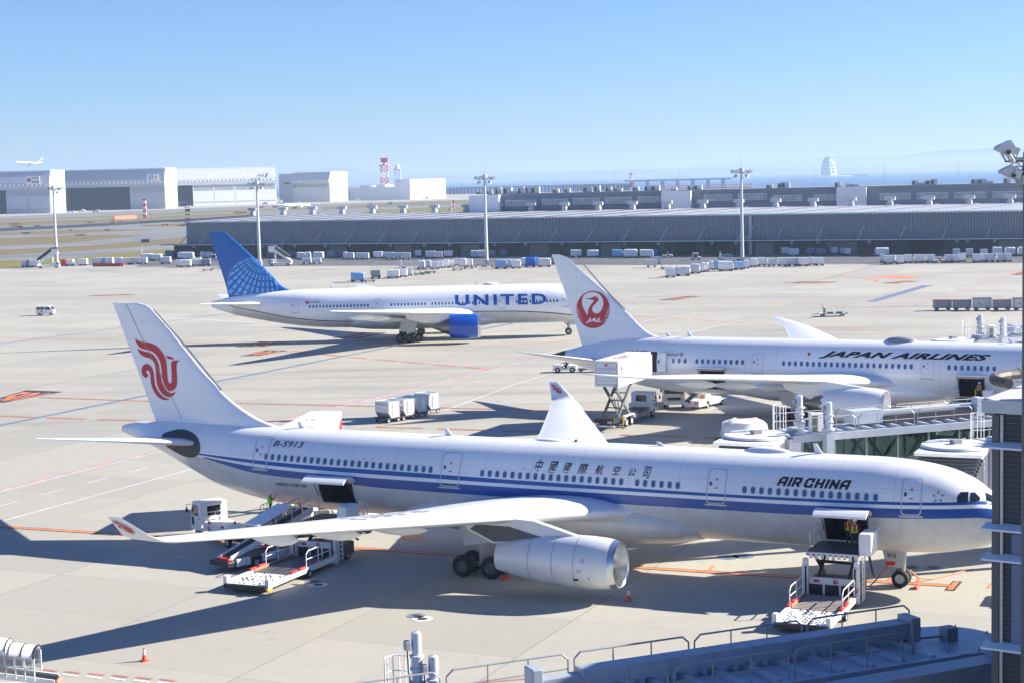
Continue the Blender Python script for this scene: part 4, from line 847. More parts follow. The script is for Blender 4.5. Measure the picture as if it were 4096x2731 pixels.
for i in range(60):
    a0, a1 = 2*math.pi*i/60, 2*math.pi*(i+1)/60; q = [UN.sz(gc[0]+rr*math.cos(t), gc[1]+rr*math.sin(t), .2) for rr, t in ((gr-1.2, a0), (gr+1.2, a0), (gr+1.2, a1), (gr-1.2, a1))]
    if all(pch(FL, p[1])[0]+.1 < p[0] < pch(FT, p[1])[0]-.05 and p[1] > 7.6 for p in q): rim.append(poly2d(q))
decal(join2d(*rim), lambda s, z: UN.finpt(s, z), 'emblem', 'sky_blue', UN.root)
st = [(.6, 53.8, 60.3, 6.15, .10, 0), (3, 56.2, 61.2, 6.35, .10, 0), (7, 59.4, 62.4, 6.75, .09, 0), (10.2, 62.2, 63.4, 7.05, .09, 0), (10.75, 63., 63.6, 7.1, .07, 0)]
for sd in (1, -1): UN.foil(st, 'wing_white', 'tailplane', sd, le=(0, 4, .09))
UW = [(1.6, 20.2, 34.2, 3.7, .13, 0), (3.3, 21.4, 34.5, 4.0, .13, 0), (11, 26.9, 36.2, 4.9, .11, 0), (20, 33.3, 38.8, 5.85, .10, 0), (29, 39.8, 42., 6.8, .095, 0), (30.5, 41.4, 42.3, 6.95, .08, 0)]
for sd in (1, -1):
    wg = UN.foil(UW, 'wing_white', 'wing', sd, le=(1, 6, .09))
    for r, s0, ln, z in ((6.5, 35.2, 6, 3.55), (13.5, 36.4, 5, 4.4), (19, 38.0, 4.2, 5.05)):
        MB().loft([[L3(s0-ln/2+ln*t, sd*r+.34*q*math.cos(b), z+.46*q*math.sin(b)) for b in [2*math.pi*j/12 for j in range(12)]] for t, q in ((0, .05), (.12, .6), (.35, 1), (.6, .9), (.85, .45), (1, .04))]).build('flap_fairing', 'wing_white', wg)
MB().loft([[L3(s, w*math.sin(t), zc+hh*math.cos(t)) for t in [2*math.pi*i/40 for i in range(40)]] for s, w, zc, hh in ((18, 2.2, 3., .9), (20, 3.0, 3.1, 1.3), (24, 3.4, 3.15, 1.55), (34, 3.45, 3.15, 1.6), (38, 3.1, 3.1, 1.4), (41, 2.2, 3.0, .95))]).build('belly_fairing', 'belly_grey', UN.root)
for sd in (1, -1):
    UN.engine(20.85, 9.7*sd, 2.55, [(0, 1.78), (.7, 1.86), (1.8, 1.9), (3.2, 1.88), (4.3, 1.82)], 1.55, 'engine_blue', 'chrome', core=[(3.2, 1.4), (4.3, 1.25), (5.6, .95), (5.7, .7), (7.3, .05)])
    UN.pylon([(21.6, 4.42), (24.5, 4.6), (28, 4.95), (32, 4.6), (31.6, 3.9), (29, 3.2), (26.5, 3.3), (24.3, 4.3)], 9.7*sd, .55, 'wing_white')
for sd in (1, -1): UN.gear(31.5, 5.5*sd, (-1.45, 0, 1.45), 1.35, .66, .5, 4., doors=[([(30.0, 3.7), (32.6, 3.7), (33.1, 1.75), (30.6, 1.5)], sd*6.5)])
UN.gear(6.45, 0, (0,), .75, .54, .38, 2.5, doors=[([(6.5, 2.3), (5.2, 2.3), (5.2, 1.6), (6.4, 1.6)], .55)])
for s, h in ((43.5, .6), (20.5, .55)): UN.blade(s, h)
UN.dome(18.6, 2.6, 1.3, .42); UN.dome(39.5, 4.5, 1.2, .16)
# ================================================================ BUILDINGS
def banded(name, c0, c1, pitch, axis=0, rough=.5, metal=0., duty=.5):
    m = bpy.data.materials.new(name); m.use_nodes = True; n = m.node_tree.nodes; l = m.node_tree.links; b = n["Principled BSDF"]
    tc = n.new("ShaderNodeTexCoord"); sp = n.new("ShaderNodeSeparateXYZ"); l.new(tc.outputs["Object"], sp.inputs[0])
    p = n.new("ShaderNodeMath"); p.operation = 'PINGPONG'; p.inputs[1].default_value = pitch/2; l.new(sp.outputs[axis], p.inputs[0])
    r = n.new("ShaderNodeMapRange"); r.inputs[1].default_value = pitch*.5*(duty-.15); r.inputs[2].default_value = pitch*.5*(duty+.15); l.new(p.outputs[0], r.inputs[0])
    z = n.new("ShaderNodeTexNoise"); z.inputs["Scale"].default_value = .25; z.inputs["Detail"].default_value = 6; l.new(tc.outputs["Object"], z.inputs["Vector"])
    x = n.new("ShaderNodeMix"); x.data_type = 'RGBA'; x.inputs[6].default_value = (*c0, 1); x.inputs[7].default_value = (*c1, 1); l.new(r.outputs[0], x.inputs[0])
    y = n.new("ShaderNodeMix"); y.data_type = 'RGBA'; y.blend_type = 'MULTIPLY'; y.inputs[0].default_value = .35; l.new(x.outputs[2], y.inputs[6]); l.new(z.outputs["Color"], y.inputs[7]); l.new(y.outputs[2], b.inputs["Base Color"])
    bp = n.new("ShaderNodeBump"); bp.inputs["Strength"].default_value = .8; bp.inputs["Distance"].default_value = .08; l.new(r.outputs[0], bp.inputs["Height"]); l.new(bp.outputs[0], b.inputs["Normal"])
    b.inputs["Roughness"].default_value = rough; b.inputs["Metallic"].default_value = metal; MATS[name] = m
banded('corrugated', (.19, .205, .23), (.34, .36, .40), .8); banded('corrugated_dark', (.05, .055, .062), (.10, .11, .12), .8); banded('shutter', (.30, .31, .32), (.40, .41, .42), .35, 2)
banded('panel_blue', (.205, .235, .30), (.24, .27, .335), 1.2, 2, duty=.15); banded('hangar_grey', (.50, .53, .54), (.56, .585, .59), 2.5, 0, duty=.1); banded('hangar_lilac', (.56, .55, .66), (.62, .61, .71), 2.5, 0, duty=.1); banded('hangar_white', (.58, .60, .61), (.63, .65, .655), 3., 0, duty=.08)
banded('door_grid', (.62, .64, .64), (.26, .29, .33), 1.6, 0, duty=.5); mat('roof_metal', (.42, .43, .46), .45, var=.1, scale=.1); banded('louvre', (.03, .045, .062), (.055, .075, .098), .16, 2, .35)
mat('bright_pane', (.30, .36, .40), .15, var=.45, scale=.5, spec=.8); mat('white_wall', (.80, .81, .83), .6, var=.04, scale=.3); mat('sea_concrete', (.40, .43, .46), .7, var=.1, scale=.05)
class Bld:
    """a building whose front runs along local x; front pixels are turned into local x on its wall plane"""
    def __init__(s, name, label, cat, A, B):
        s.A = A; s.d = (B-A); s.L = s.d.length; s.d.normalize(); s.rz = math.atan2(s.d.y, s.d.x); s.n = Vector((-s.d.y, s.d.x, 0))
        s.root = thing(name, label, cat, A, s.rz)
    def x(s, px, py=900, off=0.):                            # off: metres behind the front plane
        d = ray(px, py); o = Vector((0, 0, CH)); t = ((s.A+s.n*off-o).dot(s.n))/d.dot(s.n); P = o+d*t
        return (P-s.A).dot(s.d), P.z
    def box(s, name, m, x0, x1, y0, y1, z0, z1, parent=None, sm=False):
        return MB().box(x0, x1, y0, y1, z0, z1).build(name, m, parent or s.root, smooth=sm)
CT = Bld('cargo_terminal', 'long grey corrugated cargo building with canopy and roller shutters', 'building', G(697, 1030), G(4096, 1015))
LX = CT.L*1.12; xu = CT.x(745, 900)[0]
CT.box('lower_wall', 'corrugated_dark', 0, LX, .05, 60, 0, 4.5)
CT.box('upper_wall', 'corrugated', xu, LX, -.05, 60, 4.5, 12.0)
rf = MB(); rf.add([(xu-.6, -.7, 12.3), (LX, -.7, 12.3), (LX, 62, 13.1), (xu-.6, 62, 13.1), (xu-.6, -.7, 12.05), (LX, -.7, 12.05), (LX, 62, 12.05), (xu-.6, 62, 12.05)], [(0, 1, 2, 3), (7, 6, 5, 4), (0, 4, 5, 1), (1, 5, 6, 2), (2, 6, 7, 3), (3, 7, 4, 0)])
roof = rf.build('roof', 'roof_metal', CT.root, smooth=False)
ev = MB()
for i in range(int((LX-xu)/1.1)): x = xu-.6+i*1.1; ev.box(x, x+.62, -.95, -.72, 11.9, 12.4)
ev.box(xu-.6, LX, -.76, -.70, 12.16, 12.44); ev.build('eaves', 'white_wall', CT.root, smooth=False)
cn = CT.box('canopy', 'dark_grey', -2.2, LX, -5.2, -.05, 4.35, 4.65)
ce = MB(); ce.box(-2.3, LX, -5.4, -5.21, 4.38, 4.6)
ce.build('canopy_edge', 'white_wall', cn, smooth=False)
bays = [zp(x, 0, 0, 0)[0]+o for o, L in ((0, [1650, 1830, 2010, 2308]), (1024, [235, 525, 820, 1120, 1425, 1738, 2050]), (2048, [20, 345, 680, 1015, 1360, 1708, 2068, 2155]), (3072, [80, 450, 825, 1210, 1600, 2000])) for x in L]
for px in bays:
    x = CT.x(px, 960, -4.6)[0]; MB().cyl((x, -4.7, 4.65), (x+1.0, -.1, 8.6), .16, n=6).build('strut', 'light_grey', CT.root)
for px in [2048+2192*K]: x = CT.x(px, 900)[0]; CT.box('downpipe', 'light_grey', x-.45, x+.45, -.6, -.06, 0, 11.9)
for o, L in ((1024, [(100, 258), (678, 838), (1270, 1438), (1882, 2055)]), (2048, [(162, 345), (818, 1005), (2233, 2405)]), (3072, [(548, 822), (2120, 2420)])):
    for a, b in L:
        x0, x1 = CT.x(o+a*K, 1010)[0], CT.x(o+b*K, 1010)[0]; CT.box('roller_shutter', 'shutter', x0, x1, -.12, .04, 0, 3.7)
for o, L in ((2048, [(1498, 1690), (1770, 1965)]), (3072, [(1300, 1590)])):
    for a, b in L:
        x0, x1 = CT.x(o+a*K, 1010)[0], CT.x(o+b*K, 1010)[0]; CT.box('open_doorway', 'hold_dark', x0, x1, -.1, .04, 0, 4.0)
for o, L in ((0, [1785]), (1024, [68, 362, 640, 862, 1235, 1550, 1782, 2198]), (2048, [127, 463, 783, 1033, 1347, 1838, 2060]), (3072, [217, 462, 930, 1735, 1835, 2083])):
    for q in L: x = CT.x(o+q*K, 1000)[0]; CT.box('bay_sign', 'light_grey', x-.5, x+.5, -.2, .04, 3.2, 4.1)
x, z = CT.x(2048+1838*K, 980); decal(fit2d(text2d('JAL', .02), 0, .8, 0, .35), lambda u, v: Vector((x-.4+u, -.21, 3.5+v)), 'lettering', 'ink', CT.root)
vents = [o+x*K for o, L in ((1024, [-25, 255, 525, 797, 1075, 1357, 1645, 1937, 2232]), (2048, [183, 487, 797, 1112, 1432, 1757, 2087]), (3072, [75, 418, 765, 1123, 1483, 1850, 2225])) for x in L]
for i, px in enumerate(vents):
    x = CT.x(px, 840, 60)[0]
    v = MB(); v.box(x-.9, x+.9, 58.6, 60.4, 12.9, 14.2); v.box(x-.6, x+.6, 58.8, 60.2, 14.2, 14.8); v.cyl((x-1.75, 59.5, 15.35), (x+1.75, 59.5, 15.35), .62, n=14)
    v.build('roof_ventilator', 'light_grey', roof)
    xa, xb = x-9.5, x+2.5
    s_ = MB(); s_.add([(xa, -.6, 12.5), (xa+(.9 if i > 14 else .3), -.6, 12.5), (xb+(.9 if i > 14 else .3), 61, 13.3), (xb, 61, 13.3)], [(0, 1, 2, 3)]); s_.add([(xa, -.6, 12.3), (xa, -.6, 12.5), (xb, 61, 13.3), (xb, 61, 13.1)], [(0, 1, 2, 3)])
    s_.build('roof_seam', 'white_wall' if i > 14 else 'dark_grey', roof, smooth=False)
# long blue-grey terminal behind the cargo roof
def back(px, y): return Vector((D(px, 800, y).x, y, 0))
RT = Bld('terminal_building', 'long blue-grey flat-roofed building with a window band, behind the cargo roof', 'building', back(1955, 622), back(4096, 578))
ZR = 19.0; LR = RT.L*1.1
RT.box('wall', 'panel_blue', 0, LR, 0, 30, 0, ZR); RT.box('roof', 'mid_grey', -.3, LR, -.25, 30.2, ZR, ZR+.35)
for a, b, o in ((-60, 222, 2048), (275, 512, 2048), (563, 803, 2048), (856, 1100, 2048), (1155, 1368, 2048), (1763, 2020, 2048), (2075, 2337, 2048), (42, 310, 3072), (423, 628, 3072), (1028, 1307, 3072), (1366, 1652, 3072), (1712, 2002, 3072), (2062, 2400, 3072)):
    x0, z = RT.x(o+a*K, 800); x1 = RT.x(o+b*K, 800)[0]; zc_ = RT.x(o+(a+b)/2*K, (500+(718-a*.028 if o == 2048 else 676-a*.018)*K))[1]
    wn = RT.box('window', 'white_wall', x0, x1, -.10, .02, zc_-1.05, zc_+1.05); RT.box('window_pane', 'bright_pane', x0+.15, x1-.15, -.14, -.105, zc_-.9, zc_+.9, wn)
    for i in range(1, 8): x = x0+(x1-x0)*i/8; RT.box('mullion', 'light_grey', x-.04, x+.04, -.18, -.145, zc_-.9, zc_+.9, wn)
for a, b, o, top in ((1955, 2290, 1024, 650), (1370, 1700, 2048, 614), (628, 960, 3072, 578)):
    x0, z0 = RT.x(o+a*K, 500+top*K, -4); x1 = RT.x(o+(b-90)*K, 800, -4)[0]; RT.box('stair_block', 'white_wall', x0, x1+1.2, -4, -.02, 0, z0)
units = [(20, 1.3), (75, 2.9), (140, 2.9), (205, 2.9), (395, 1.7), (500, 1.7), (685, 2.3), (775, 2.8), (880, 2.2), (965, 1.4), (1130, 1.9), (1240, 2.2), (1310, 2.3), (1480, 1.3), (1635, 1.9), (1700, 2.0)]
units = [(2048+x*K, h) for x, h in units]+[(3072+x*K, h) for x, h in ((10, 1.5), (115, 2.0), (155, 2.4), (640, 2.0), (740, 1.3), (800, 1.0), (1350, 2.0), (1410, 1.0), (1485, 1.9), (1525, 2.4), (1895, 2.0), (1965, 2.0), (2040, 1.0), (2195, 2.2))]+[(1024+x*K, h) for x, h in ((2050, 1.4), (2130, 1.8), (2215, 2.9), (2300, 2.9))]
for i, (px, h) in enumerate(units):
    x = RT.x(px, 760)[0]; wd = 1.1+.5*(i % 3 == 0); u = RT.box('rooftop_unit', 'light_grey', x-wd, x+wd, .8, 2.6, ZR+.35, ZR+.35+h*.8)
    if h > 1.3: RT.box('grille', 'dark_grey', x-wd*.8, x-wd*.1, .76, .79, ZR+.55, ZR+.2+h*.7, u)
for px in (2205, 2456, 2713, 3255, 3538, 3833, 1964): x = RT.x(px, 740)[0]; MB().cyl((x, 3, ZR+.3), (x, 3, ZR+8), .06, n=5).build('lightning_rod', 'light_grey', RT.root)
# hangars far across the field
def hangar(label, a, b, top, m, opening, name='hangar', doors='door_grid', fascia=(.57, .645, .71)):
    H = Bld(name, label, 'hangar', G(*a), G(*b)); Z = ztop(a[0], top[0], H.A); f0, w0, w1 = fascia; L = H.L; dep = 60
    prof = [(0, 0), (0, Z*f0), (-2.5, Z*f0), (-2.5, Z*(w1+.02)), (4, Z), (dep, Z), (dep, 0)]
    MB().prism([(y, z) for y, z in prof[2:5]]+[(dep, Z), (dep, Z*f0)], 0, L, lambda y, z, x: Vector((x, y, z))).build('upper_wall', m, H.root, smooth=False)
    MB().box(-.02*L, L*1.0, 3.8, dep+.1, Z-.05, Z+1.1).build('roof', 'white_wall', H.root, smooth=False)
    H.box('side_wall', m, L-1.5, L, 0, dep, 0, Z*f0); H.box('side_wall', m, 0, 1.5, 0, dep, 0, Z*f0); H.box('rear_wall', 'navy', 1.5, L-1.5, dep*.7, dep*.7+1, 0, Z*f0)
    st = MB(); n = int(L/5)
    wb = H.box('window_band', 'white_wall', L*.02, L*.98, -2.7, -2.52, Z*w0, Z*w1)
    for i in range(n): x = L*.03+L*.94*i/n; H.box('window', 'mid_grey', x, x+L*.94/n*.5, -2.78, -2.71, Z*(w0+.012), Z*(w1-.012), wb)
    o0, o1 = H.x(opening[0], 800)[0], H.x(opening[1], 800)[0]
    for s0, s1 in ((0, o0), (o1, L)):
        if s1-s0 > 4:
            k = max(1, int((s1-s0)/22))
            for i in range(k):
                x0 = s0+(s1-s0)*i/k; x1 = s0+(s1-s0)*(i+1)/k-.5; d = H.box('sliding_door', 'white_wall' if m == 'hangar_white' else m, x0, x1, -1.2, -.4, 0, Z*f0-.3)
                H.box('door_glazing', doors, x0+1, x1-1, -1.27, -1.21, Z*f0*.72, Z*f0*.95, d); H.box('door_glazing', doors, x0+1, x1-1, -1.27, -1.21, Z*f0*.14, Z*f0*.19, d)
    H.Z = Z; return H
def hsign(H, px, w_px, y0, y1, txt=None, board=True, m='ink', disc=None, frac=(0, 1)):
    x0, z1 = H.x(px, y0, -4.); x1, z0 = H.x(px+w_px, y1, -4.)
    bo = H.box('sign_board', 'box_white', x0, x1, -4.6, -3.9, z0, z1) if board else H.root
    if txt:
        for i, t in enumerate(txt):
            n = len(txt); zz = z1-(z1-z0)*(i+.85)/n; v = fit2d(text2d(t, .03, .2), 0, 1, 0, 1)
            decal(v, lambda u, w_: Vector((x0+(x1-x0)*(frac[0]+(frac[1]-frac[0])*u), -4.65, zz+(z1-z0)/n*.7*w_)), 'lettering', m, bo)
    if disc: decal(circle2d(x0+(x1-x0)*disc, (z0+z1)/2, (z1-z0)*.3), lambda u, v: Vector((u, -4.66, v)), 'emblem', 'red', bo)
    return x0, x1, z0, z1, bo
H1 = hangar('lilac hangar with a red crane disc on its white sign board', (-120, 860.7), (205, 853), (693, 690), 'hangar_lilac', (-110, 26))
hsign(H1, 104, 56, 707, 736, ['JAPAN', 'AIRLINES'], disc=.2, frac=(.38, .95))
H2 = hangar('pale grey hangar, its doors wide open on a dark interior', (236, 846), (664, 836), (686, 683), 'hangar_grey', (238, 522))
x0, x1, z0, z1, bo = hsign(H2, 589, 45, 698, 724, ['SKY'], m='letter_blue', frac=(.12, .58)); decal(poly2d([(x0+(x1-x0)*.66, z0+(z1-z0)*.25), (x0+(x1-x0)*.88, z0+(z1-z0)*.25), (x0+(x1-x0)*.88, z0+(z1-z0)*.75), (x0+(x1-x0)*.66, z0+(z1-z0)*.75)]), lambda u, v: Vector((u, -4.66, v)), 'emblem', 'yellow', bo)
H3 = hangar('white hangar with blue lettering beside its upper right corner', (690, 828), (1108, 816), (680, 677), 'hangar_white', (694, 772))
x0, x1, z0, z1, bo = hsign(H3, 1027, 34, 694, 711, ['ANA'], board=False, m='letter_blue', frac=(0, .85)); x0, x1, z0, z1, bo = hsign(H3, 1057, 16, 693, 711, None, board=False); decal(poly2d([(x0, z0), (x0+(x1-x0)*.5, z0), (x1, z1), (x0+(x1-x0)*.5, z1)]), lambda u, v: Vector((u, -4.7, v)), 'emblem', 'letter_blue', bo)
H4 = Bld('hangar', 'white hangar with closed tall doors, right end of the hangar row', 'hangar', G(1172, 811), G(1321, 808)); Z = ztop(1172, 692, H4.A); L = H4.L
MB().prism([(0, 0), (0, Z*.62), (-3, Z*.66), (-3, Z*.72), (4, Z), (60, Z), (60, 0)], 0, L, lambda y, z, x: Vector((x, y, z))).build('wall', 'hangar_white', H4.root, smooth=False)
H4.box('annex', 'hangar_white', H4.x(1117, 760, 12)[0], -.1, 12, 60, 0, Z*.97); H4.box('window_band', 'pane', L*.03, L*.93, -.3, -.05, Z*.50, Z*.60); H4.box('window_band', 'dark_grey', H4.x(1134, 740, 12)[0], H4.x(1162, 740, 12)[0], 11.7, 11.99, Z*.62, Z*.67)
for i in range(1, 6): H4.box('door_seam', 'light_grey', L*i/6-.3, L*i/6+.3, -.25, -.04, 0, Z*.49)
AN = Bld('maintenance_building', 'low white building with a taller windowless block at its right end', 'building', G(1344, 803), G(1655, 799)); Z = ztop(1344, 752, AN.A); L = AN.L; xt = AN.x(1594, 760)[0]; Z2 = ztop(1655, 718, AN.A+AN.d*L)
AN.box('wall', 'white_wall', 0, xt, 0, 50, 0, Z); AN.box('tower_block', 'white_wall', xt, L, -6, 60, 0, Z2); AN.box('canopy', 'light_grey', L*.0, L*.2, -3, -.05, Z*.6, Z*.64); AN.box('door', 'hangar_grey', L*.02, L*.19, -.3, -.05, 0, Z*.58)
AN.box('plant_room', 'white_wall', L*.3, L*.42, 4, 20, Z, Z*1.12); AN.box('plant_room', 'white_wall', L*.52, L*.62, 4, 20, Z, Z*1.16)
v, f = fit2d(text2d('ANA', .02, .2), 0, (L-xt)*.35, 0, Z2*.05); decal((v, f), lambda u, w_: Vector((xt+(L-xt)*.08+u, -6.2, Z2*.90+w_)), 'lettering', 'letter_blue', AN.root)
AX = Bld('annex_building', 'small pale building between the last hangar and the low white building', 'building', G(1322, 803), G(1346, 802.5)); AX.box('wall', 'hangar_grey', 0, AX.L, 0, 30, 0, ztop(1322, 748, AX.A)); AX.box('roof', 'light_grey', -.5, AX.L+.5, -.5, 30.5, ztop(1322, 748, AX.A), ztop(1322, 747, AX.A))
# lattice towers
def lattice(t, mats, z0, z1, w0, w1, bays, r):
    """one mesh per bay, the colours taken in turn"""
    for i in range(bays):
        za, zb = z0+(z1-z0)*i/bays, z0+(z1-z0)*(i+1)/bays; wa, wb = w0+(w1-w0)*i/bays, w0+(w1-w0)*(i+1)/bays; mb = MB()
        A = [(sx*wa/2, sy*wa/2, za) for sx, sy in ((-1, -1), (1, -1), (1, 1), (-1, 1))]; B = [(sx*wb/2, sy*wb/2, zb) for sx, sy in ((-1, -1), (1, -1), (1, 1), (-1, 1))]
        for k in range(4):
            mb.cyl(A[k], B[k], r, n=5); mb.cyl(A[k], A[(k+1) % 4], r*.8, n=5); mb.cyl(A[k], B[(k+1) % 4], r*.55, n=5); mb.cyl(A[(k+1) % 4], B[k], r*.55, n=5)
        mb.build('lattice_section', mats[i % len(mats)], t)
mat('mast_red', (.68, .07, .05), .5, var=.05); mat('mast_white', (.80, .80, .80), .5, var=.05)
P = G(1541, 799); t = thing('radar_tower', 'red and white lattice tower with a red radar antenna on top', 'radar tower', P); Z = ztop(1541, 664, P); lattice(t, ['mast_white', 'mast_red'], 0, Z, 10, 9, 6, .55)
MB().cyl((0, 0, Z), (0, 0, Z+1.2), 8, n=16).build('platform', 'mast_red', t); d = MB(); d.cyl((0, 0, Z+1.2), (0, 0, Z+5), 2.2, 1.2, n=10); d.cyl((-4.5, 0, Z+9), (4.5, 0, Z+9), .5, n=6)
for i in range(7): d.cyl((-4.5+i*1.5, -1, Z+4.5), (-4.5+i*1.5, 1.2, Z+11), .35, n=5)
d.box(-4.6, 4.6, -.3, .2, Z+4.6, Z+10.5); d.build('radar_antenna', 'mast_red', t)
P = G(1593, 798); t = thing('radome_tower', 'grey lattice tower topped by a white dome', 'radar tower', P); Z = ztop(1593, 680, P); lattice(t, ['light_grey'], 0, Z, 9, 8.5, 6, .5); MB().box(-5, 5, -5, 5, Z-.5, Z+.8).build('platform', 'light_grey', t, smooth=False); MB().sphere((0, 0, Z+3.3), 3.6, 16).build('radome', 'box_white', t)
def striped_mast(label, px, yb, yt, w_, n=6, name='striped_mast'):
    P = G(px, yb); t = thing(name, label, 'mast', P); Z = ztop(px, yt, P); lattice(t, ['mast_red', 'mast_white'], 0, Z, w_, w_*.8, n, w_*.12); MB().box(-w_*.7, w_*.7, -w_*.4, w_*.4, Z, Z+w_*.6).build('head', 'mast_red', t, smooth=False)
striped_mast('red and white striped mast standing on the grass before the hangars', 581, 872, 803, 2.2); striped_mast('thin striped mast on the grass left of the white roof block', 1814, 846, 808, 1.6, 5); striped_mast('tall red and white pole rising behind the terminal roof', 2525, 800, 700, 2.4, 4)
P = G(1799, 849); t = thing('barrier_frame', 'short red and white tripod frame on the grass', 'barrier', P); MB().cyl((-1.6, 0, 0), (1.6, 0, 5), .35, n=6).build('leg', 'mast_red', t); MB().cyl((1.8, 0, 0), (1.2, 0, 8), .35, n=6).build('leg', 'mast_white', t)
# signs and barriers on the airfield
sg = [(100, 163, 930, 942, 'cone_orange'), (172, 196, 935, 948, 'cone_orange'), (312, 352, 927, 940, 'cone_orange'), (797, 830, 893, 904, 'cone_orange'), (1012, 1035, 887, 899, 'cone_orange'), (88, 152, 907, 920, 'yellow'), (1088, 1115, 885, 893, 'yellow'), (632, 652, 963, 975, 'cone_orange'), (958, 998, 962, 975, 'bright_red'), (690, 755, 1010, 1021, 'red'), (203, 252, 990, 1003, 'dark_grey'), (1485, 1500, 913, 928, 'cone_orange'), (1520, 1540, 910, 926, 'cone_orange'), (1635, 1700, 918, 932, 'red'), (2150, 2215, 800, 815, 'yellow'), (2365, 2395, 752, 764, 'cone_orange'), (2498, 2525, 750, 762, 'cone_orange')]
for i, (a, b, y0, y1, m) in enumerate(sg):
    p0 = G(a*K, 500+y1*K); p1 = G(b*K, 500+y1*K); h = ztop(a*K, 500+y0*K, p0); col = {'cone_orange': 'orange', 'yellow': 'yellow', 'bright_red': 'bright red', 'red': 'dark red', 'dark_grey': 'grey'}[m]
    t = thing('airfield_sign', 'low %s airfield sign on the far grass, %s from the left' % (col, ORD[sorted(range(len(sg)), key=lambda k: sg[k][0]).index(i)]), 'sign', p0, 0, 'airfield signs'); wd = (p1-p0).length
    MB().box(0, wd, -.15, .15, .25, max(h, .7)).build('board', m, t, smooth=False); MB().box(wd*.4, wd*.6, -.08, .08, 0, .25).build('leg', 'dark_grey', t, smooth=False)
p0 = G(457, 880); p1 = G(545, 876); t = thing('orange_barrier', 'long orange water barrier lying on the far grass', 'barrier', p0, math.atan2(p1.y-p0.y, p1.x-p0.x)); MB().prism([(-.6, 0), (.6, 0), (.25, 2.8), (-.25, 2.8)], 0, (p1-p0).length, lambda u, v, w_: Vector((w_, u, v))).build('barrier_wall', 'cone_orange', t, smooth=False)
# floodlight masts
def flood(mb, c, sz_, yaw):
    M_ = Matrix.Translation(c) @ Matrix.Rotation(yaw, 4, 'Z') @ Matrix.Rotation(R(28), 4, 'Y'); mb.obox(M_, (sz_*1.2, sz_, sz_*.6), .7)
def light_mast(label, bx, by, tx, ty):
    P = G(bx, by); t = thing('light_mast', label, 'light mast', P, 0, 'apron light masts'); Z = ztop(tx, ty, P)
    MB().cyl((0, 0, 0), (0, 0, Z-1), .55, .30, 14).build('pole', 'light_grey', t); MB().box(-.7, .7, -.7, .7, 0, 1.2).build('base', 'light_grey', t, smooth=False)
    MB().box(-2.6, 2.6, -.15, .15, Z-1.5, Z-1.2).build('crossarm', 'light_grey', t, smooth=False); MB().cyl((0, 0, Z-1.2), (0, 0, Z), .75, n=12).build('head', 'light_grey', t); MB().cyl((0, 0, Z), (0, 0, Z+3), .05, n=5).build('lightning_rod', 'light_grey', t)
    for x, y, z, yw in ((-2.6, 0, -.8, 3.3), (-1.7, -.3, -2.2, 3.6), (1.5, -.3, -2.2, -.6), (1.6, 0, -.8, -.4), (2.7, 0, -.8, .1), (-1.4, .2, -.8, 3.)):
        k = MB(); flood(k, (x, y, Z+z), .95, yw); k.build('floodlight', 'light_grey', t, smooth=False)
light_mast('tall floodlight mast leftmost of four, behind the stair truck', 228, 1065, 208, 745); light_mast('tall floodlight mast behind the blue tail fin', 1039, 1062, 1023, 725); light_mast('tall floodlight mast rising from the container rows, centre', 1947, 1058, 1936, 700); light_mast('tall floodlight mast right of the crane-emblem fin', 2969, 1046, 2963, 674)
P = G(568, 1040); t = thing('gantry_sign', 'small post with a dark box sign and arms, on the apron edge', 'sign', P); Z = ztop(563, 953, P); MB().cyl((0, 0, 0), (0, 0, Z), .18, n=8).build('post', 'light_grey', t); MB().box(.3, 2.9, -.3, .3, Z-1.6, Z-.5).build('sign_box', 'dark_grey', t, smooth=False); MB().box(-3.2, 3.4, -.06, .06, Z-.4, Z-.25).build('arm', 'light_grey', t, smooth=False); MB().box(-.3, .5, -.3, .3, .2, 1.8).build('cabinet', 'light_grey', t, smooth=False)
# bay: ventilation tower on its island, piers
P = Vector((D(3316, 706, 7800).x, 7800, -2)); t = thing('wind_tower', 'giant sail-shaped tower with blue and white bands out in the bay', 'tower', P)
Zt = D(3316, 626, 7800).z+2; n = 28; bl, wt = MB(), MB()
def wr(z): q = z/Zt; return 36*math.sqrt(max(0, 1-q**2.3))
for i in range(12):
    z0, z1 = Zt*i/12, Zt*(i+1)/12; rg = []
    for j in range(4):
        z = z0+(z1-z0)*j/3; r_ = max(.2, wr(z)); rg.append([((r_ if abs(math.cos(q)) < 2 else 0)*math.cos(q)-4*z/Zt, r_*.8*math.sin(q), z) for q in [2*math.pi*k/n for k in range(n)]])
    (bl if i % 2 == 0 or i == 11 else wt).loft(rg)
mat('tower_blue', (.10, .22, .42), .5, var=.04, scale=.05); bl.build('blue_band', 'tower_blue', t); wt.build('white_band', 'mast_white', t); MB().cyl((-2, -30, 0), (-6, -12, Zt*.86), 13, 9, 20).build('core', 'sea_concrete', t)
isl = Vector((D(3316, 711, 7700).x, 7700, -2.5)); v = MB(); v.lathe([(0, 110), (4.5, 100), (5, 5)], (isl.x, isl.y, isl.z), (0, 0, 1), 32, True); tag(v.build('island', 'sea_concrete'), kind='structure')
v = MB(); v.box(isl.x+40, isl.x+165, isl.y-30, isl.y-10, -2.5, 5); tag(v.build('breakwater', 'sea_concrete', smooth=False), kind='structure')
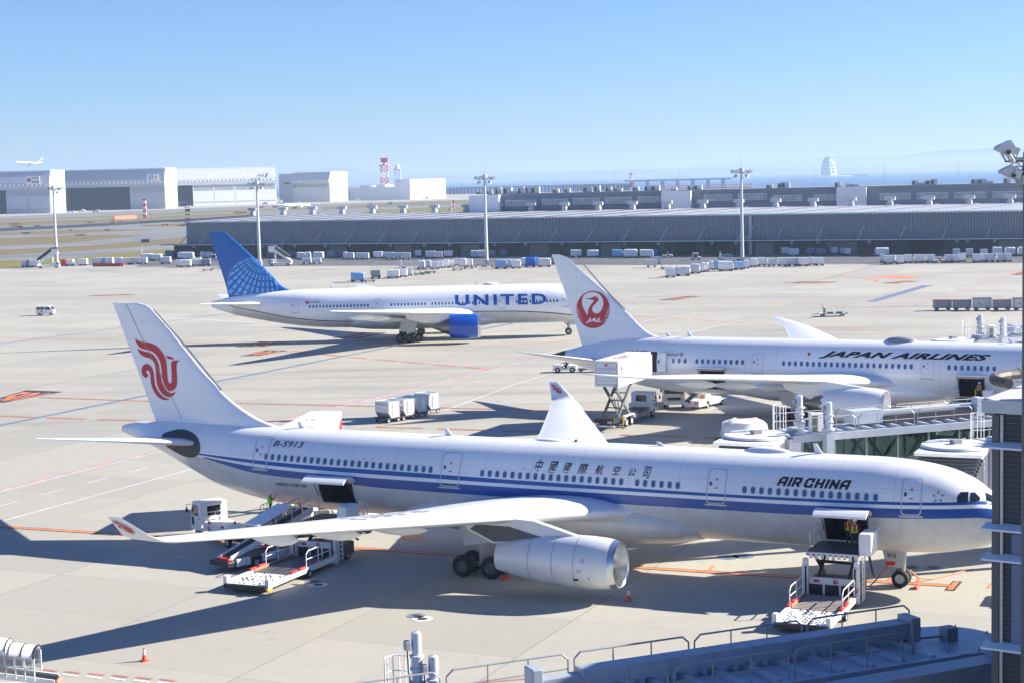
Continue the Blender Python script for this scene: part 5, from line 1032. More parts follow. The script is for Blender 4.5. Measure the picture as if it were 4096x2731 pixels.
def pier(label, a, b, zt, th, dy, nc, m, name='pier'):
    A = Vector((D(a[0], a[1], a[2]).x, a[2], 0)); B = Vector((D(b[0], b[1], b[2]).x, b[2], 0)); d = B-A; L = d.length; t = thing(name, label, 'pier', A, math.atan2(d.y, d.x))
    MB().box(0, L, 0, dy, zt-th, zt).build('deck', m, t, smooth=False)
    for i in range(nc): x = L*(i+.5)/nc; MB().box(x-1.2-L/nc*.06, x+1.2+L/nc*.06, 2, dy-2, -3, zt-th).build('pier_column', m, t, smooth=False)
    return t, L
pier('long runway deck standing on many columns in the bay', (1640, 750, 2950), (2530, 740, 2950), 11.5, 2.5, 60, 60, 'sea_concrete'); pier('thin jetty on widely spaced piers reaching right into the bay', (2500, 738, 3300), (2925, 724, 3300), 15.5, 3., 18, 7, 'sea_concrete')
t, L = pier('low red lattice jetty in the water behind the terminal roof', (2640, 756, 2500), (3012, 740, 2500), 4, 1, 8, 8, 'mast_red', 'red_jetty'); k = MB()
for i in range(26): x = L*i/26; k.cyl((x, 0, 4), (x+L/52, 0, 8), .35, n=4); k.cyl((x+L/52, 0, 8), (x+L/26, 0, 4), .35, n=4)
k.cyl((0, 0, 8), (L, 0, 8), .35, n=4); k.build('lattice', 'mast_red', t)
# glazed corner tower of the near terminal, its roof edge, and the building behind it that shades the foreground
NC = Vector((D(3980, 1500, 52).x, 52, 0)); dx = Vector((.83, -.56, 0)).normalized(); t = thing('terminal_tower', 'dark glazed terminal corner with white horizontal fins at the right edge', 'building', NC, math.atan2(dx.y, dx.x)); ZT = D(3980, 1590, 52).z
MB().box(0, 26, 0, 20, 0, ZT-.35).build('glass_wall', 'louvre', t, smooth=False); MB().box(-.05, .17, -.12, -.004, 0, ZT-.5).build('corner_post', 'dark_grey', t, smooth=False); MB().box(.20, .29, -.10, -.004, 0, ZT-.5).build('mullion', 'steel', t, smooth=False)
cwm = (Matrix.Translation(NC) @ Matrix.Rotation(math.atan2(dx.y, dx.x), 4, "Z")).inverted(); wv_ = [cwm @ Vector((x, y, 0)) for x, y in ((24, 53), (62, 40), (62, 75), (24, 75))]; MB().prism([(p.x, p.y) for p in wv_], 0, ZT-.1, lambda u, v, w_: Vector((u, v, w_))).build('concourse_wing', 'panel_blue', t, smooth=False)
MB().box(-.25, 26.3, -.5, 20.3, ZT-.4, ZT).build('roof', 'light_grey', t, smooth=False)
for py in (1783, 2108, 2228, 2580):
    z = D(3980, py, 52).z; MB().prism([(-.55, 0), (-.004, 0), (-.004, .16), (-.55, .06)], -.25, 26.1, lambda u, v, w_: Vector((w_, u, z+v))).build('sun_fin', 'white_wall', t, smooth=False)
for z0, z1 in ((D(3980, 2220, 52).z, D(3980, 2120, 52).z), (D(3980, 2575, 52).z, D(3980, 2240, 52).z)): MB().box(.55, 25.9, -.06, -.01, z0+.05, z1-.05).build('window', 'cabin_glass', t, smooth=False)
mb = MB(); mb.tube([(.6+2.2*math.cos(q)*1.4+2, 1.6+2.2*math.sin(q), ZT+.45) for q in [math.pi*(.75+.5*i/10) for i in range(11)]], .16, 8); mb.build('gondola_rail', 'ring_brown', t); MB().obox(Matrix.Translation((2.6, .9, ZT+1.35)) @ Matrix.Rotation(R(-35), 4, 'Y') @ Matrix.Rotation(R(20), 4, 'Z'), (4.2, .35, .5)).build('gondola_beam', 'beam_tan', t, smooth=False)
MB().box(1.5, 3.5, 1.0, 2.2, ZT, ZT+.3).build('roof_curb', 'dark_metal', t, smooth=False)
# floodlight cluster with camera dome on the terminal roof
P = Vector((D(4112, 700, 47).x, 47, 0)); t = thing('floodlight_mast', 'close-up cluster of grey floodlights with a camera dome at the upper right', 'light mast', P)
zz = lambda y: D(4090, y, 47).z; sx = lambda px: D(px, 650, 47).x-P.x
MB().cyl((0, 0, 0), (0, 0, zz(610)), .14, n=12).build('pole', 'dark_grey', t); MB().box(sx(4055), 1.2, -.25, .25, zz(652), zz(630)).build('crossarm', 'mid_grey', t, smooth=False); MB().box(sx(4000), .6, -.5, -.42, zz(648), zz(642)).build('lightning_arm', 'dark_grey', t, smooth=False)
def lamp(px0, py0, px1, py1, dz, y):
    x0, x1 = sx(px0), sx(px1); z0, z1 = zz(py0), zz(py1); h = MB(); poly = [(x0, z0), (x0+.03, z0+.07), (x0+(x1-x0)*.25, z0+.12), (x0+(x1-x0)*.62, z0+.20), (x1-.06, z0+.02), (x1+.08, z1+.24), (x1-.02, z1)]
    h.prism(poly, y, y+.42, lambda u, v, w_: Vector((u, w_, v))); o = h.build('floodlight', 'light_grey', t, smooth=False)
    l_ = MB(); l_.add([(x0+.02, y+.02, z0-.012), (x1-.03, y+.02, z1-.012), (x1-.03, y+.40, z1-.012), (x0+.02, y+.40, z0-.012)], [(0, 1, 2, 3)]); l_.build('lens', 'lens', o, smooth=False)
    MB().tube([(x0+(x1-x0)*.62, y-.04, (z0+z1)/2+.02), (x0+(x1-x0)*.95, y-.04, z1+dz), (x0+(x1-x0)*.62, y+.2, z1+dz), (x0+(x1-x0)*.5, y+.46, (z0+z1)/2)], .03, 6).build('bracket', 'light_grey', o); MB().cyl((x0+(x1-x0)*.62, y-.08, (z0+z1)/2+.02), (x0+(x1-x0)*.62, y+.01, (z0+z1)/2+.02), .055, n=10).build('pivot', 'dark_metal', o)
lamp(3966, 597, 4036, 628, -.12, -.55); lamp(4010, 590, 4075, 630, -.05, .1); lamp(3987, 690, 4060, 720, .45, -.5); lamp(4040, 695, 4100, 725, .4, .1)
MB().lathe([(-.05, .02), (0, .11), (.12, .13), (.25, .10), (.3, .03)], (sx(4076), -.1, zz(740)), (0, 0, 1), 16).build('camera_dome', 'mid_grey', t); MB().box(sx(4084), sx(4100), -.2, .15, zz(735), zz(705)).build('camera_box', 'light_grey', t, smooth=False)
# ================================================================ PEOPLE
def person(name_label, loc, rz, pose=None, vest='hivis', top='worker_red', legs='navy', helmet='box_white', h=1.74, item=None, vest_full=False, group=None):
    """body skinned over one skeleton; pose: joint positions for the arms and legs in metres, x forward, y left"""
    p = dict(la=[(0, .21, 1.42), (.03, .27, 1.14), (.12, .25, .90)], ra=[(0, -.21, 1.42), (.03, -.27, 1.14), (.12, -.25, .90)], ll=[(0, .10, .92), (.02, .11, .50), (-.02, .12, .08)], rl=[(0, -.10, .92), (.03, -.11, .50), (0, -.12, .08)], torso=[(0, 0, .95), (0, 0, 1.18), (.01, 0, 1.40)], head=(.03, 0, 1.62))
    p.update(pose or {}); V, E, Rr = [], [], []
    def chain(pts, rads, start=None):
        prev = start
        for q, r in zip(pts, rads):
            V.append(q); Rr.append(r)
            if prev is not None: E.append((prev, len(V)-1))
            prev = len(V)-1
        return prev
    chain(p['torso'], (.155, .15, .165)); hip, chest = 0, 2
    n = chain([tuple((Vector(p['torso'][2])*.4+Vector(p['head'])*.6))], (.058,), chest); hd = Vector(p['head'])
    chain([tuple(hd+Vector((.0, 0, -.03))), tuple(hd+Vector((.01, 0, .05))), tuple(hd+Vector((0, 0, .10)))], (.085, .10, .085), n)
    for k in ('la', 'ra'):
        e = chain(p[k], (.062, .048, .036), chest); w_ = Vector(p[k][2]); d = (w_-Vector(p[k][1])).normalized(); pal = w_+d*.07
        e = chain([tuple(pal)], (.036,), e); sd = d.cross(Vector((0, 0, 1)));  sd = sd.normalized() if sd.length > .1 else Vector((1, 0, 0))
        for i, (o, ln) in enumerate(((-.03, .06), (-.011, .08), (.01, .085), (.03, .07))): chain([tuple(pal+sd*o+d*.04), tuple(pal+sd*o*1.1+d*(.04+ln))], (.011, .009), e)
        chain([tuple(pal+sd*.05+d*.0), tuple(pal+sd*.065+d*.04)], (.011, .009), e)
    for k in ('ll', 'rl'):
        e = chain(p[k], (.088, .062, .045), hip); f = Vector(p[k][2]); fw = Vector((.13, 0, -.035)); chain([tuple(f+fw*.5), tuple(f+fw)], (.042, .036), e)
    me = bpy.data.meshes.new('body'); me.from_pydata(V, E, []); o = bpy.data.objects.new('body', me); COL.objects.link(o)
    md = o.modifiers.new('skin', 'SKIN'); sv = me.skin_vertices[0].data
    for i, r in enumerate(Rr): sv[i].radius = (r, r)
    sv[0].use_root = True; ss = o.modifiers.new('smooth', 'SUBSURF'); ss.levels = ss.render_levels = 1
    dg = bpy.context.evaluated_depsgraph_get(); m2 = bpy.data.meshes.new_from_object(o.evaluated_get(dg)); bpy.data.objects.remove(o)
    m2.materials.clear()
    for m in (legs, top, 'skin', 'black'): m2.materials.append(M[m])
    tz = p['torso'][0][2]; az = p['torso'][2]
    hands = [Vector(p[k][2]) for k in ('la', 'ra')]; legpts = [Vector(q) for k in ('ll', 'rl') for q in p[k]]
    for f in m2.polygons:
        c = f.center; f.use_smooth = True
        dl = min((c-q).length for q in [(Vector(p[k][i])*(1-t)+Vector(p[k][i+1])*t) for k in ('ll', 'rl') for i in (0, 1) for t in (0, .25, .5, .75, 1)])
        du = min((c-q).length for q in [Vector(q) for q in p['torso'][1:]]+[(Vector(p[k][i])*(1-t)+Vector(p[k][i+1])*t) for k in ('la', 'ra') for i in (0, 1) for t in (0, .25, .5, .75, 1)])
        fz = min((c-(Vector(p[k][2])+Vector((.06, 0, -.03)))).length for k in ('ll', 'rl'))
        f.material_index = 2 if (c-hd).length < .2 and c.z > az[2]+.08 else 3 if fz < .13 else 0 if dl < du else 1
        if min((c-q).length for q in hands) < .2 and min((c-(q+(q-Vector(p[k][1])).normalized()*.1)).length for q, k in zip(hands, ('la', 'ra'))) < .11: f.material_index = 2
    root = thing('person', name_label, 'person', loc, rz, group); root.scale = (h/1.74,)*3
    b = bpy.data.objects.new('body', m2); COL.objects.link(b); b.parent = root
    if helmet:
        k = MB(); k.sphere(hd+Vector((-.01, 0, .07)), .125, 14, 1.0, True); k.cyl(hd+Vector((.03, 0, .065)), hd+Vector((.03, 0, .08)), .15, .135, 14); k.build('helmet', helmet, root)
    fc = MB(); fc.sphere(hd+Vector((.105, 0, -.005)), .018, 6); fc.build('nose', 'skin', b)
    for s in (-.04, .04): MB().sphere(hd+Vector((.098, s, .03)), .013, 6).build('eye', 'ink', b)
    MB().box(hd.x+.088, hd.x+.1, -.03+hd.y, .03+hd.y, hd.z-.055, hd.z-.045).build('mouth', 'red', b)
    for s in (-.1, .1): MB().sphere(hd+Vector((0, s, .0)), .025, 6).build('ear', 'skin', b)
    T = [Vector(q) for q in p['torso']]
    def ring(c, a, bb): return [c+Vector((a*math.cos(q), bb*math.sin(q), 0)) for q in [2*math.pi*i/16 for i in range(16)]]
    if vest:
        if vest_full: MB().loft([ring(T[0]+Vector((0, 0, .05)), .185, .22), ring(T[1], .18, .215), ring(T[2]+Vector((0, 0, -.03)), .185, .225), ring(T[2]+Vector((0, 0, .08)), .12, .16)]).build('vest', vest, root)
        else:
            v = MB(); v.loft([ring(T[0]+Vector((0, 0, .07)), .188, .218), ring(T[0]+Vector((0, 0, .13)), .188, .218)], cap=False)
            for s in (-.11, .11):
                for d in (.182, -.182): v.add([T[0]+Vector((d, s-.03, .1)), T[0]+Vector((d, s+.03, .1)), T[2]+Vector((d, s+.03, .06)), T[2]+Vector((d, s-.03, .06))], [(0, 1, 2, 3)])
            v.build('reflective_vest', vest, root)
    if item == 'paddle': q = hands[1]+Vector((0, 0, .12)); MB().cyl(q, q+Vector((0, 0, .35)), .025, n=6).build('paddle', 'bright_red', root)
    return root
# ================================================================ GROUND EQUIPMENT
def wheel(parent, x, y, r, w_, name='wheel', hub='light_grey', n=18):
    t = MB().lathe([(-w_/2, r*.55), (-w_/2, r*.9), (-w_*.3, r), (w_*.3, r), (w_/2, r*.9), (w_/2, r*.55)], (x, y, r), (0, 1, 0), n).build(name, 'rubber', parent)
    MB().lathe([(-w_*.45, r*.58), (-w_*.3, r*.35), (-w_*.42, .01)], (x, y, r), (0, 1, 0), n).lathe([(w_*.45, r*.58), (w_*.3, r*.35), (w_*.42, .01)], (x, y, r), (0, 1, 0), n).build('hub', hub, t); return t
def rail(parent, pts, h, m='gse_white', r=.035, posts=3, name='handrail'):
    """handrail over a ground line, with rounded ends"""
    P = [Vector(q) for q in pts]; mb = MB(); L = P[-1]-P[0]; u = Vector((0, 0, h)); c = L.normalized()*min(.25, L.length*.12)
    mb.tube([P[0], P[0]+u*.8, P[0]+u+c, P[-1]+u-c, P[-1]+u*.8, P[-1]], r, 6); mb.tube([P[0]+u*.5, P[-1]+u*.5], r*.8, 6)
    for i in range(1, posts+1): q = P[0]+L*i/(posts+1); mb.tube([q, q+u], r*.85, 6)
    return mb.build(name, m, parent)
def text_on(parent, t, f, u, v, m='ink', bold=.01, shear=0.): return decal(fit2d(text2d(t, bold, shear), 0, u, 0, v), f, 'lettering', m, parent)
def crane(parent, c, ux, uz, r):                              # small red crane disc
    c, ux, uz = Vector(c), Vector(ux), Vector(uz); nrm = ux.cross(uz)
    decal(circle2d(0, 0, r, r, 20), lambda u, v: c+ux*u+uz*v, 'emblem', 'red', parent)
    decal(poly2d([(-.6*r, .35*r), (.1*r, .5*r), (.35*r, .3*r), (0, -.1*r), (.45*r, -.35*r), (.6*r, .4*r), (.1*r, .75*r), (-.5*r, .55*r)]), lambda u, v: c+ux*u+uz*v+nrm*.012, 'emblem', 'box_white', parent)
def stbd(a): return math.atan2(a.st.y, a.st.x)
banded('rollers', (.09, .09, .095), (.33, .33, .34), .22, 0, .4, .5)
banded('rollers_pale', (.25, .17, .12), (.56, .55, .53), .32, 0, .5, .3)
def loader(label, a, s, r0, zb, rear, grp, low):
    """container loader: x runs away from the aircraft, origin on the ground at its front"""
    t = thing('container_loader', label, 'cargo loader', a.W(s, r0), stbd(a), grp); w_ = 1.5
    # rear platform and its deck
    MB().box(1.9, rear, -w_, w_, .34, .50).build('rear_platform', 'dark_metal', t, smooth=False)
    d = MB().box(2.0, rear-3.1, -w_+.18, w_-.18, .505, .56).build('roller_deck', low, t, smooth=False)
    d2 = MB().box(rear-3.05, rear-.05, -w_+.15, w_-.15, .505, .55).build('ball_deck', 'gse_white', t, smooth=False)
    k = MB(); random.seed(int(s*10))
    for i in range(12):
        for j in range(7):
            x = rear-2.9+i*.235+random.uniform(-.04, .04); y = -w_+.35+j*.37+(.17 if i % 2 else 0)
            if random.random() < .55 and y < w_-.3: k.box(x, x+.07+.06*random.random(), y, y+.04+.04*random.random(), .552, .60)
    k.build('caster', 'black', d2, smooth=False)['kind'] = 'stuff'
    for sg in (-1, 1):
        MB().box(1.9, rear-.6, sg*w_-.09, sg*w_+.09, .36, .66).build('side_beam', 'gse_white', t, smooth=False); MB().box(2.2, rear-3.2, sg*(w_-.13)-.03, sg*(w_-.13)+.03, .56, .72).build('guide_rail', 'rust', t, smooth=False)
        MB().rbox(rear-.55, rear-.1, sg*w_-.16, sg*w_+.12, .36, .95, .04).build('end_post', 'gse_white', t, smooth=False)
        for i in range(2): MB().rbox(rear-3.6-i*1.0, rear-2.9-i*1.0, sg*w_-.1, sg*w_+.1, .665, .80, .03).build('guard', 'bright_red', t, smooth=False)
        rail(t, [(2.3, sg*w_, .66), (5.3, sg*w_, .66)], 1.05, posts=1); wheel(t, 5.2 if sg > 0 else 4.6, sg*(w_+.12), .27, .2)
        MB().rbox(1.55, 1.9, sg*w_-.18, sg*w_+.18, .15, 2.25, .05).build('lift_mast', 'gse_white', t, smooth=False); MB().rbox(1.5, 1.85, sg*w_-.16, sg*w_+.16, 2.25, 2.62, .08).build('mast_cap', 'box_white', t, smooth=False)
        MB().cyl((1.93, sg*w_*.96, .5), (1.93, sg*w_*.96, 2.2), .05, n=8).build('lift_chain', 'black', t)
    MB().box(rear-.02, rear+.1, -w_, w_, .25, .5).build('bumper', 'black', t, smooth=False); MB().box(rear-.5, rear+.05, w_-.0, w_+.14, .2, .36).build('corner_guard', 'yellow', t, smooth=False)
    # engine housing, scissor legs
    MB().box(-.9, 1.5, -w_, w_, .35, 1.15).build('chassis', 'dark_metal', t, smooth=False); f = MB().box(1.5, 1.62, -w_+.2, w_-.2, 1.1, 1.5).build('front_panel', 'gse_white', t, smooth=False); 
    for y in (-.45, .5): MB().box(1.5, 1.62, y-.06, y+.06, .5, 1.1).build('frame_post', 'gse_white', t, smooth=False)
    MB().box(1.5, 1.58, -w_+.2, w_-.2, .45, 1.1).build('engine_bay', 'black', t, smooth=False)
    MB().box(1.63, 1.65, -1.05, -.7, 1.22, 1.38).build('label_plate', 'red', f, smooth=False); crane(f, (1.64, .25, 1.3), (0, 1, 0), (0, 0, 1), .15)
    for sg in (-1, 1):
        MB().cyl((-1.2, sg*1.1, 1.2), (1.2, sg*1.1, zb-.2), .12, n=6).build('scissor_arm', 'dark_metal', t); MB().cyl((1.2, sg*.9, 1.2), (-1.2, sg*.9, zb-.2), .12, n=6).build('scissor_arm', 'dark_metal', t); wheel(t, -.2, sg*1.3, .42, .3)
    MB().cyl((0, -1.1, (1.2+zb)/2), (0, 1.1, (1.2+zb)/2), .1, n=8).build('cross_tube', 'dark_metal', t)
    # bridge platform up at the door sill
    MB().box(-1.7, 1.55, -w_, w_, zb-.22, zb-.05).build('bridge_platform', 'dark_metal', t, smooth=False); MB().box(-1.65, 1.5, -w_+.18, w_-.18, zb-.045, zb).build('bridge_deck', 'rollers', t, smooth=False)
    k = MB(); random.seed(3)
    for i in range(9): y = -w_+.2+i*.33; k.box(1.5, 1.62, y, y+.18, zb-.34-.12*random.random(), zb-.02)
    for i in range(1): k.box(1.48, 1.60, -w_, w_, zb-.12, zb-.02)
    k.build('front_edge', 'gse_white', t, smooth=False)
    rail(t, [(-1.5, -w_, zb), (.6, -w_, zb)], 1.1, posts=1); MB().rbox(-.3, 1.3, w_+.02, w_+.75, zb-.1, zb+1.15, .06).build('control_cab', 'box_white', t, smooth=False); rail(t, [(-.3, w_+.78, zb), (-1.5, w_+.78, zb)], 1.2, posts=1)
    MB().tube([(.4, w_+.4, zb-.1), (.2, w_+.6, 1.7), (-.6, w_+.5, 1.3)], .07, 6).build('hose', 'black', t)
    k = MB(); k.tube([(1.75, w_+.35, .3), (1.75, w_+.35, zb)], .035, 6); k.tube([(1.25, w_+.35, .3), (1.25, w_+.35, zb)], .035, 6)
    for i in range(9): k.tube([(1.75, w_+.35, .5+i*.3), (1.25, w_+.35, .5+i*.3)], .03, 6)
    k.build('ladder', 'gse_white', t); crane(t, (1.91, w_+.02, .95), (0, 1, 0), (0, 0, 1), .13)
    return t
loader('white cargo loader raised to the front cargo door with two workers on it', AC, 9.62, 3.9, 2.98, 8.6, 'container loaders at the near jet', 'rollers_pale')
loader('white cargo loader under the wing of the near jet, beside a belt loader', AC, 43.9, 4.3, 2.7, 10.1, 'container loaders at the near jet', 'rollers')
person('person in white helmet with arms folded, facing out of the front cargo door', AC.W(9.0, 3.6, 3.0), stbd(AC)+.3, dict(la=[(0, .21, 1.42), (.06, .27, 1.15), (.2, .08, 1.2)], ra=[(0, -.21, 1.42), (.06, -.27, 1.15), (.2, -.05, 1.16)]))
person('person in white helmet with back to the viewer, standing at the loader control cab', AC.W(8.55, 4.2, 3.0), stbd(AC)+math.pi+.2, None)
# step stand, belt loader, trucks behind the wing
ZP = 2.35; q = G(1082, 2068, ZP); t = thing('step_stand', 'small dark work platform on legs beneath the reaching worker', 'work platform', (q.x, q.y, 0), -.4)
MB().box(-.5, .5, -.45, .45, ZP-.1, ZP).build('platform', 'dark_metal', t, smooth=False)
for sx in (-.45, .45):
    for sy in (-.4, .4): MB().cyl((sx*1.3, sy*1.3, 0), (sx, sy, ZP-.1), .035, n=6).build('leg', 'dark_metal', t)
rail(t, [(-.5, .45, ZP), (-.5, -.45, ZP)], .9, 'dark_metal', .025, 1)
person('person in bright green vest and white helmet reaching up to the fuselage', q, .2, dict(ra=[(0, -.21, 1.42), (.25, -.26, 1.30), (.42, -.22, 1.58)]), 'hivis', 'worker_red', vest_full=True, h=1.72)
p1 = AC.W(48.6, 9.4); p0 = AC.W(46.4, 2.6); dv = (p1-p0); rz = math.atan2(dv.y, dv.x)
t = thing('belt_loader', 'white belt loader with a blue canopy slanting up to the rear hold', 'belt loader', p0, rz); L = dv.length
bl = lambda x: 3.0-(3.0-.85)*x/L
k = MB(); k.prism([(0, bl(0)), (L, bl(L)), (L, bl(L)-.16), (0, bl(0)-.16)], -.45, .45, lambda u, v, w_: Vector((u, w_, v))); k.build('conveyor_belt', 'black', t, smooth=False)
for sg in (-1, 1): MB().prism([(0, bl(0)+.12), (L, bl(L)+.12), (L+.1, bl(L)-.2), (0, bl(0)-.28)], sg*.5-.05, sg*.5+.05, lambda u, v, w_: Vector((u, w_, v))).build('belt_frame', 'gse_white', t, smooth=False)
MB().rbox(L-.1, L+.25, -.58, .58, .55, .85, .05).build('belt_end', 'bright_red', t, smooth=False)
MB().prism([(2.0, bl(2.0)+1.15), (4.9, bl(4.9)+1.15), (4.9, bl(4.9)+1.05), (2.0, bl(2.0)+1.05)], -.72, .72, lambda u, v, w_: Vector((u, w_, v+.25*(1-(w_/.72)**2)))).build('canopy_roof', 'box_white', t, smooth=False)
for sg in (-1, 1):
    MB().prism([(2.0, bl(2.0)+1.1), (4.9, bl(4.9)+1.1), (4.9, bl(4.9)+.15), (2.0, bl(2.0)+.15)], sg*.70-.01, sg*.70+.01, lambda u, v, w_: Vector((u, w_, v))).build('canopy_side', 'film', t, smooth=False)
    for x in (2.0, 3.4, 4.9): MB().cyl((x, sg*.7, bl(x)), (x, sg*.7, bl(x)+1.12), .035, n=6).build('canopy_post', 'gse_white', t)
    rail(t, [(.2, sg*.55, bl(.2)), (1.9, sg*.55, bl(1.9))], .8, 'red', .025, 1)
MB().rbox(1.6, L+.6, -.95, .95, .38, .72, .06).build('chassis', 'black', t, smooth=False)
for sg in (-1, 1): MB().rbox(2.2, 4.9, sg*.95-.12, sg*.95+.12, .35, .82, .05).build('side_panel', 'gse_white', t, smooth=False); MB().rbox(5.9, L-.1, sg*.95-.12, sg*.95+.12, .35, .82, .05).build('side_panel', 'gse_white', t, smooth=False)
for x in (2.0, 5.4):
    for sg in (-1, 1): wheel(t, x, sg*.92, .36, .24)
MB().cyl((1.4, 0, .7), (.6, 0, bl(.6)-.2), .07, n=8).build('lift_ram', 'steel', t); crane(t, (3.6, .955+.125, .6), (-1, 0, 0), (0, 0, 1), .13)
def cone(label, p, h=.72):
    t = thing('traffic_cone', label, 'traffic cone', p, random.random()*3, 'traffic cones'); a, b, c = MB(), MB(), MB()
    R0 = lambda z: .15-.115*z/h
    MB().box(-.2, .2, -.2, .2, 0, .035).build('base', 'cone_orange', t, smooth=False)
    for z0, z1, m in ((.03, h*.5, 'cone_orange'), (h*.5, h*.64, 'box_white'), (h*.64, h*.69, 'cone_orange'), (h*.69, h*.86, 'box_white'), (h*.86, h, 'cone_orange')): MB().cyl((0, 0, z0), (0, 0, z1), R0(z0)+(.004 if m == 'box_white' else 0), R0(z1)+(.004 if m == 'box_white' else 0), 16).build('cone_body' if m == 'cone_orange' else 'reflective_band', m, t)
    return t
cone('orange and white traffic cone standing alone in the lower left', G(578, 2642)); cone('orange and white traffic cone in front of the big near engine', G(2515, 2401)); cone('traffic cone beneath the near winglet on the orange line', G(489, 2136)); cone('red traffic cone lying on the belt loader chassis', AC.W(47.9, 5.6, .78), .6)
def cab(parent, x0, x1, wd, z0, z1, m='gse_white', rear_window=True, slope=.25):
    """truck cab; front at x1"""
    y = wd/2; b = MB(); pr = [(x0, z0), (x1, z0), (x1+.02, z0+(z1-z0)*.48), (x1-slope, z1-.12), (x1-slope-.12, z1), (x0+.1, z1), (x0, z1-.1)]
    b.prism(pr, -y, y, lambda u, v, w_: Vector((u, w_, v))); c = b.build('cab', m, parent, smooth=False); zm = z0+(z1-z0)*.5
    MB().add([(x1+.03, -y+.12, zm), (x1+.03, y-.12, zm), (x1-slope+.03, y-.15, z1-.2), (x1-slope+.03, -y+.15, z1-.2)], [(0, 1, 2, 3)]).build('windscreen', 'glass_dark', c, smooth=False)
    for sg in (-1, 1):
        Y = sg*(y+.008); MB().add([(x0+.45, Y, zm+.02), (x1-.1, Y, zm+.02), (x1-slope-.12, Y, z1-.2), (x0+.45, Y, z1-.2)], [(0, 1, 2, 3)]).build('side_window', 'glass_dark', c, smooth=False)
        MB().add([(x1-.55, Y, z0+.3), (x1-.15, Y, z0+.3), (x1-.12, Y, zm-.12), (x1-.5, Y, zm-.12)], [(0, 1, 2, 3)]).build('side_window', 'glass_dark', c, smooth=False)
        MB().box(x0+.3, x0+.42, Y-.012, Y+.012, zm-.2, zm-.12).build('handle', 'black', c, smooth=False)
        k = MB(); k.tube([(x1-.1, sg*y, z1-.25), (x1+.2, sg*(y+.22), z1-.3), (x1+.2, sg*(y+.22), z1-.8)], .018, 5); k.rbox(x1+.14, x1+.24, sg*(y+.22)-.09, sg*(y+.22)+.09, z1-.85, z1-.5, .03); k.build('mirror', 'black', c)
    if rear_window: MB().add([(x0-.008, -y+.5, zm+.05), (x0-.008, y-.5, zm+.05), (x0-.008, y-.5, z1-.25), (x0-.008, -y+.5, z1-.25)], [(3, 2, 1, 0)]).build('rear_window', 'glass_dark', c, smooth=False)
    MB().box(x1+.0, x1+.1, -y, y, z0-.12, z0+.12).build('bumper', 'gse_white', c, smooth=False); MB().box(x1+.021, x1+.035, -y+.45, y-.45, z0+.32, z0+.55).build('grille', 'dark_grey', c, smooth=False)
    for sg in (-1, 1): MB().box(x1+.02, x1+.045, sg*(y-.25)-.16, sg*(y-.25)+.16, z0+.3, z0+.5).build('headlight', 'chrome', c, smooth=False)
    return c
hd = Vector((-.57, .82, 0)).normalized(); lf = Vector((-hd.y, hd.x, 0)); p = G(768, 2128, .2)-hd*6.2-lf*1.0; p.z = 0
t = thing('flatbed_truck', 'white flatbed truck with a red crane disc on its side, behind the near wingtip', 'truck', p, math.atan2(hd.y, hd.x))
cab(t, 4.5, 6.2, 2.05, .55, 2.55); MB().box(-.3, 5.6, -.42, .42, .45, .75).build('chassis', 'black', t, smooth=False); bd_ = MB().rbox(-.5, 4.2, -1.05, 1.05, .78, 1.22, .05).build('flatbed', 'gse_white', t, smooth=False)
for sg in (-1, 1):
    for x in (.5, 5.3): wheel(t, x, sg*.85, .38, .26)
crane(bd_, (3.2, 1.062, 1.0), (-1, 0, 0), (0, 0, 1), .17)
for x, y in ((3.6, .8), (1.5, .8), (2.4, -.6)): MB().cyl((x, y, 1.22), (x, y, 1.36), .1, n=10).build('lamp', 'bright_red', bd_)
for x in (4.3,): rail(t, [(x, -.9, 1.2), (x, .9, 1.2)], .7, 'gse_white', .03, 1)
a = G(1472, 2132); b_ = G(1180, 2100, .9); hd = Vector((b_.x-a.x, b_.y-a.y, 0)).normalized(); t = thing('service_truck', 'white service truck facing left beneath the rear fuselage of the near jet', 'truck', a-Vector((-hd.y, hd.x, 0))*1.0-hd*.2, math.atan2(hd.y, hd.x))
cab(t, 4.3, 5.9, 2.1, .5, 2.35); MB().box(-1, 5.4, -.45, .45, .45, .8).build('chassis', 'black', t, smooth=False); MB().rbox(.2, 2.6, -1., 1., .85, 1.7, .05).build('tank_body', 'gse_white', t, smooth=False); MB().rbox(2.8, 3.9, -1., 1., .85, 1.5, .05).build('pump_box', 'dark_metal', t, smooth=False); MB().rbox(-1, 0, -1., 1., .8, 1.1, .05).build('rear_deck', 'gse_white', t, smooth=False)
for sg in (-1, 1):
    for x in (.2, 5.): wheel(t, x, sg*.9, .42, .26)
rail(t, [(-.9, -.95, 1.1), (-.1, -.95, 1.1)], .6, 'gse_white', .025, 1)
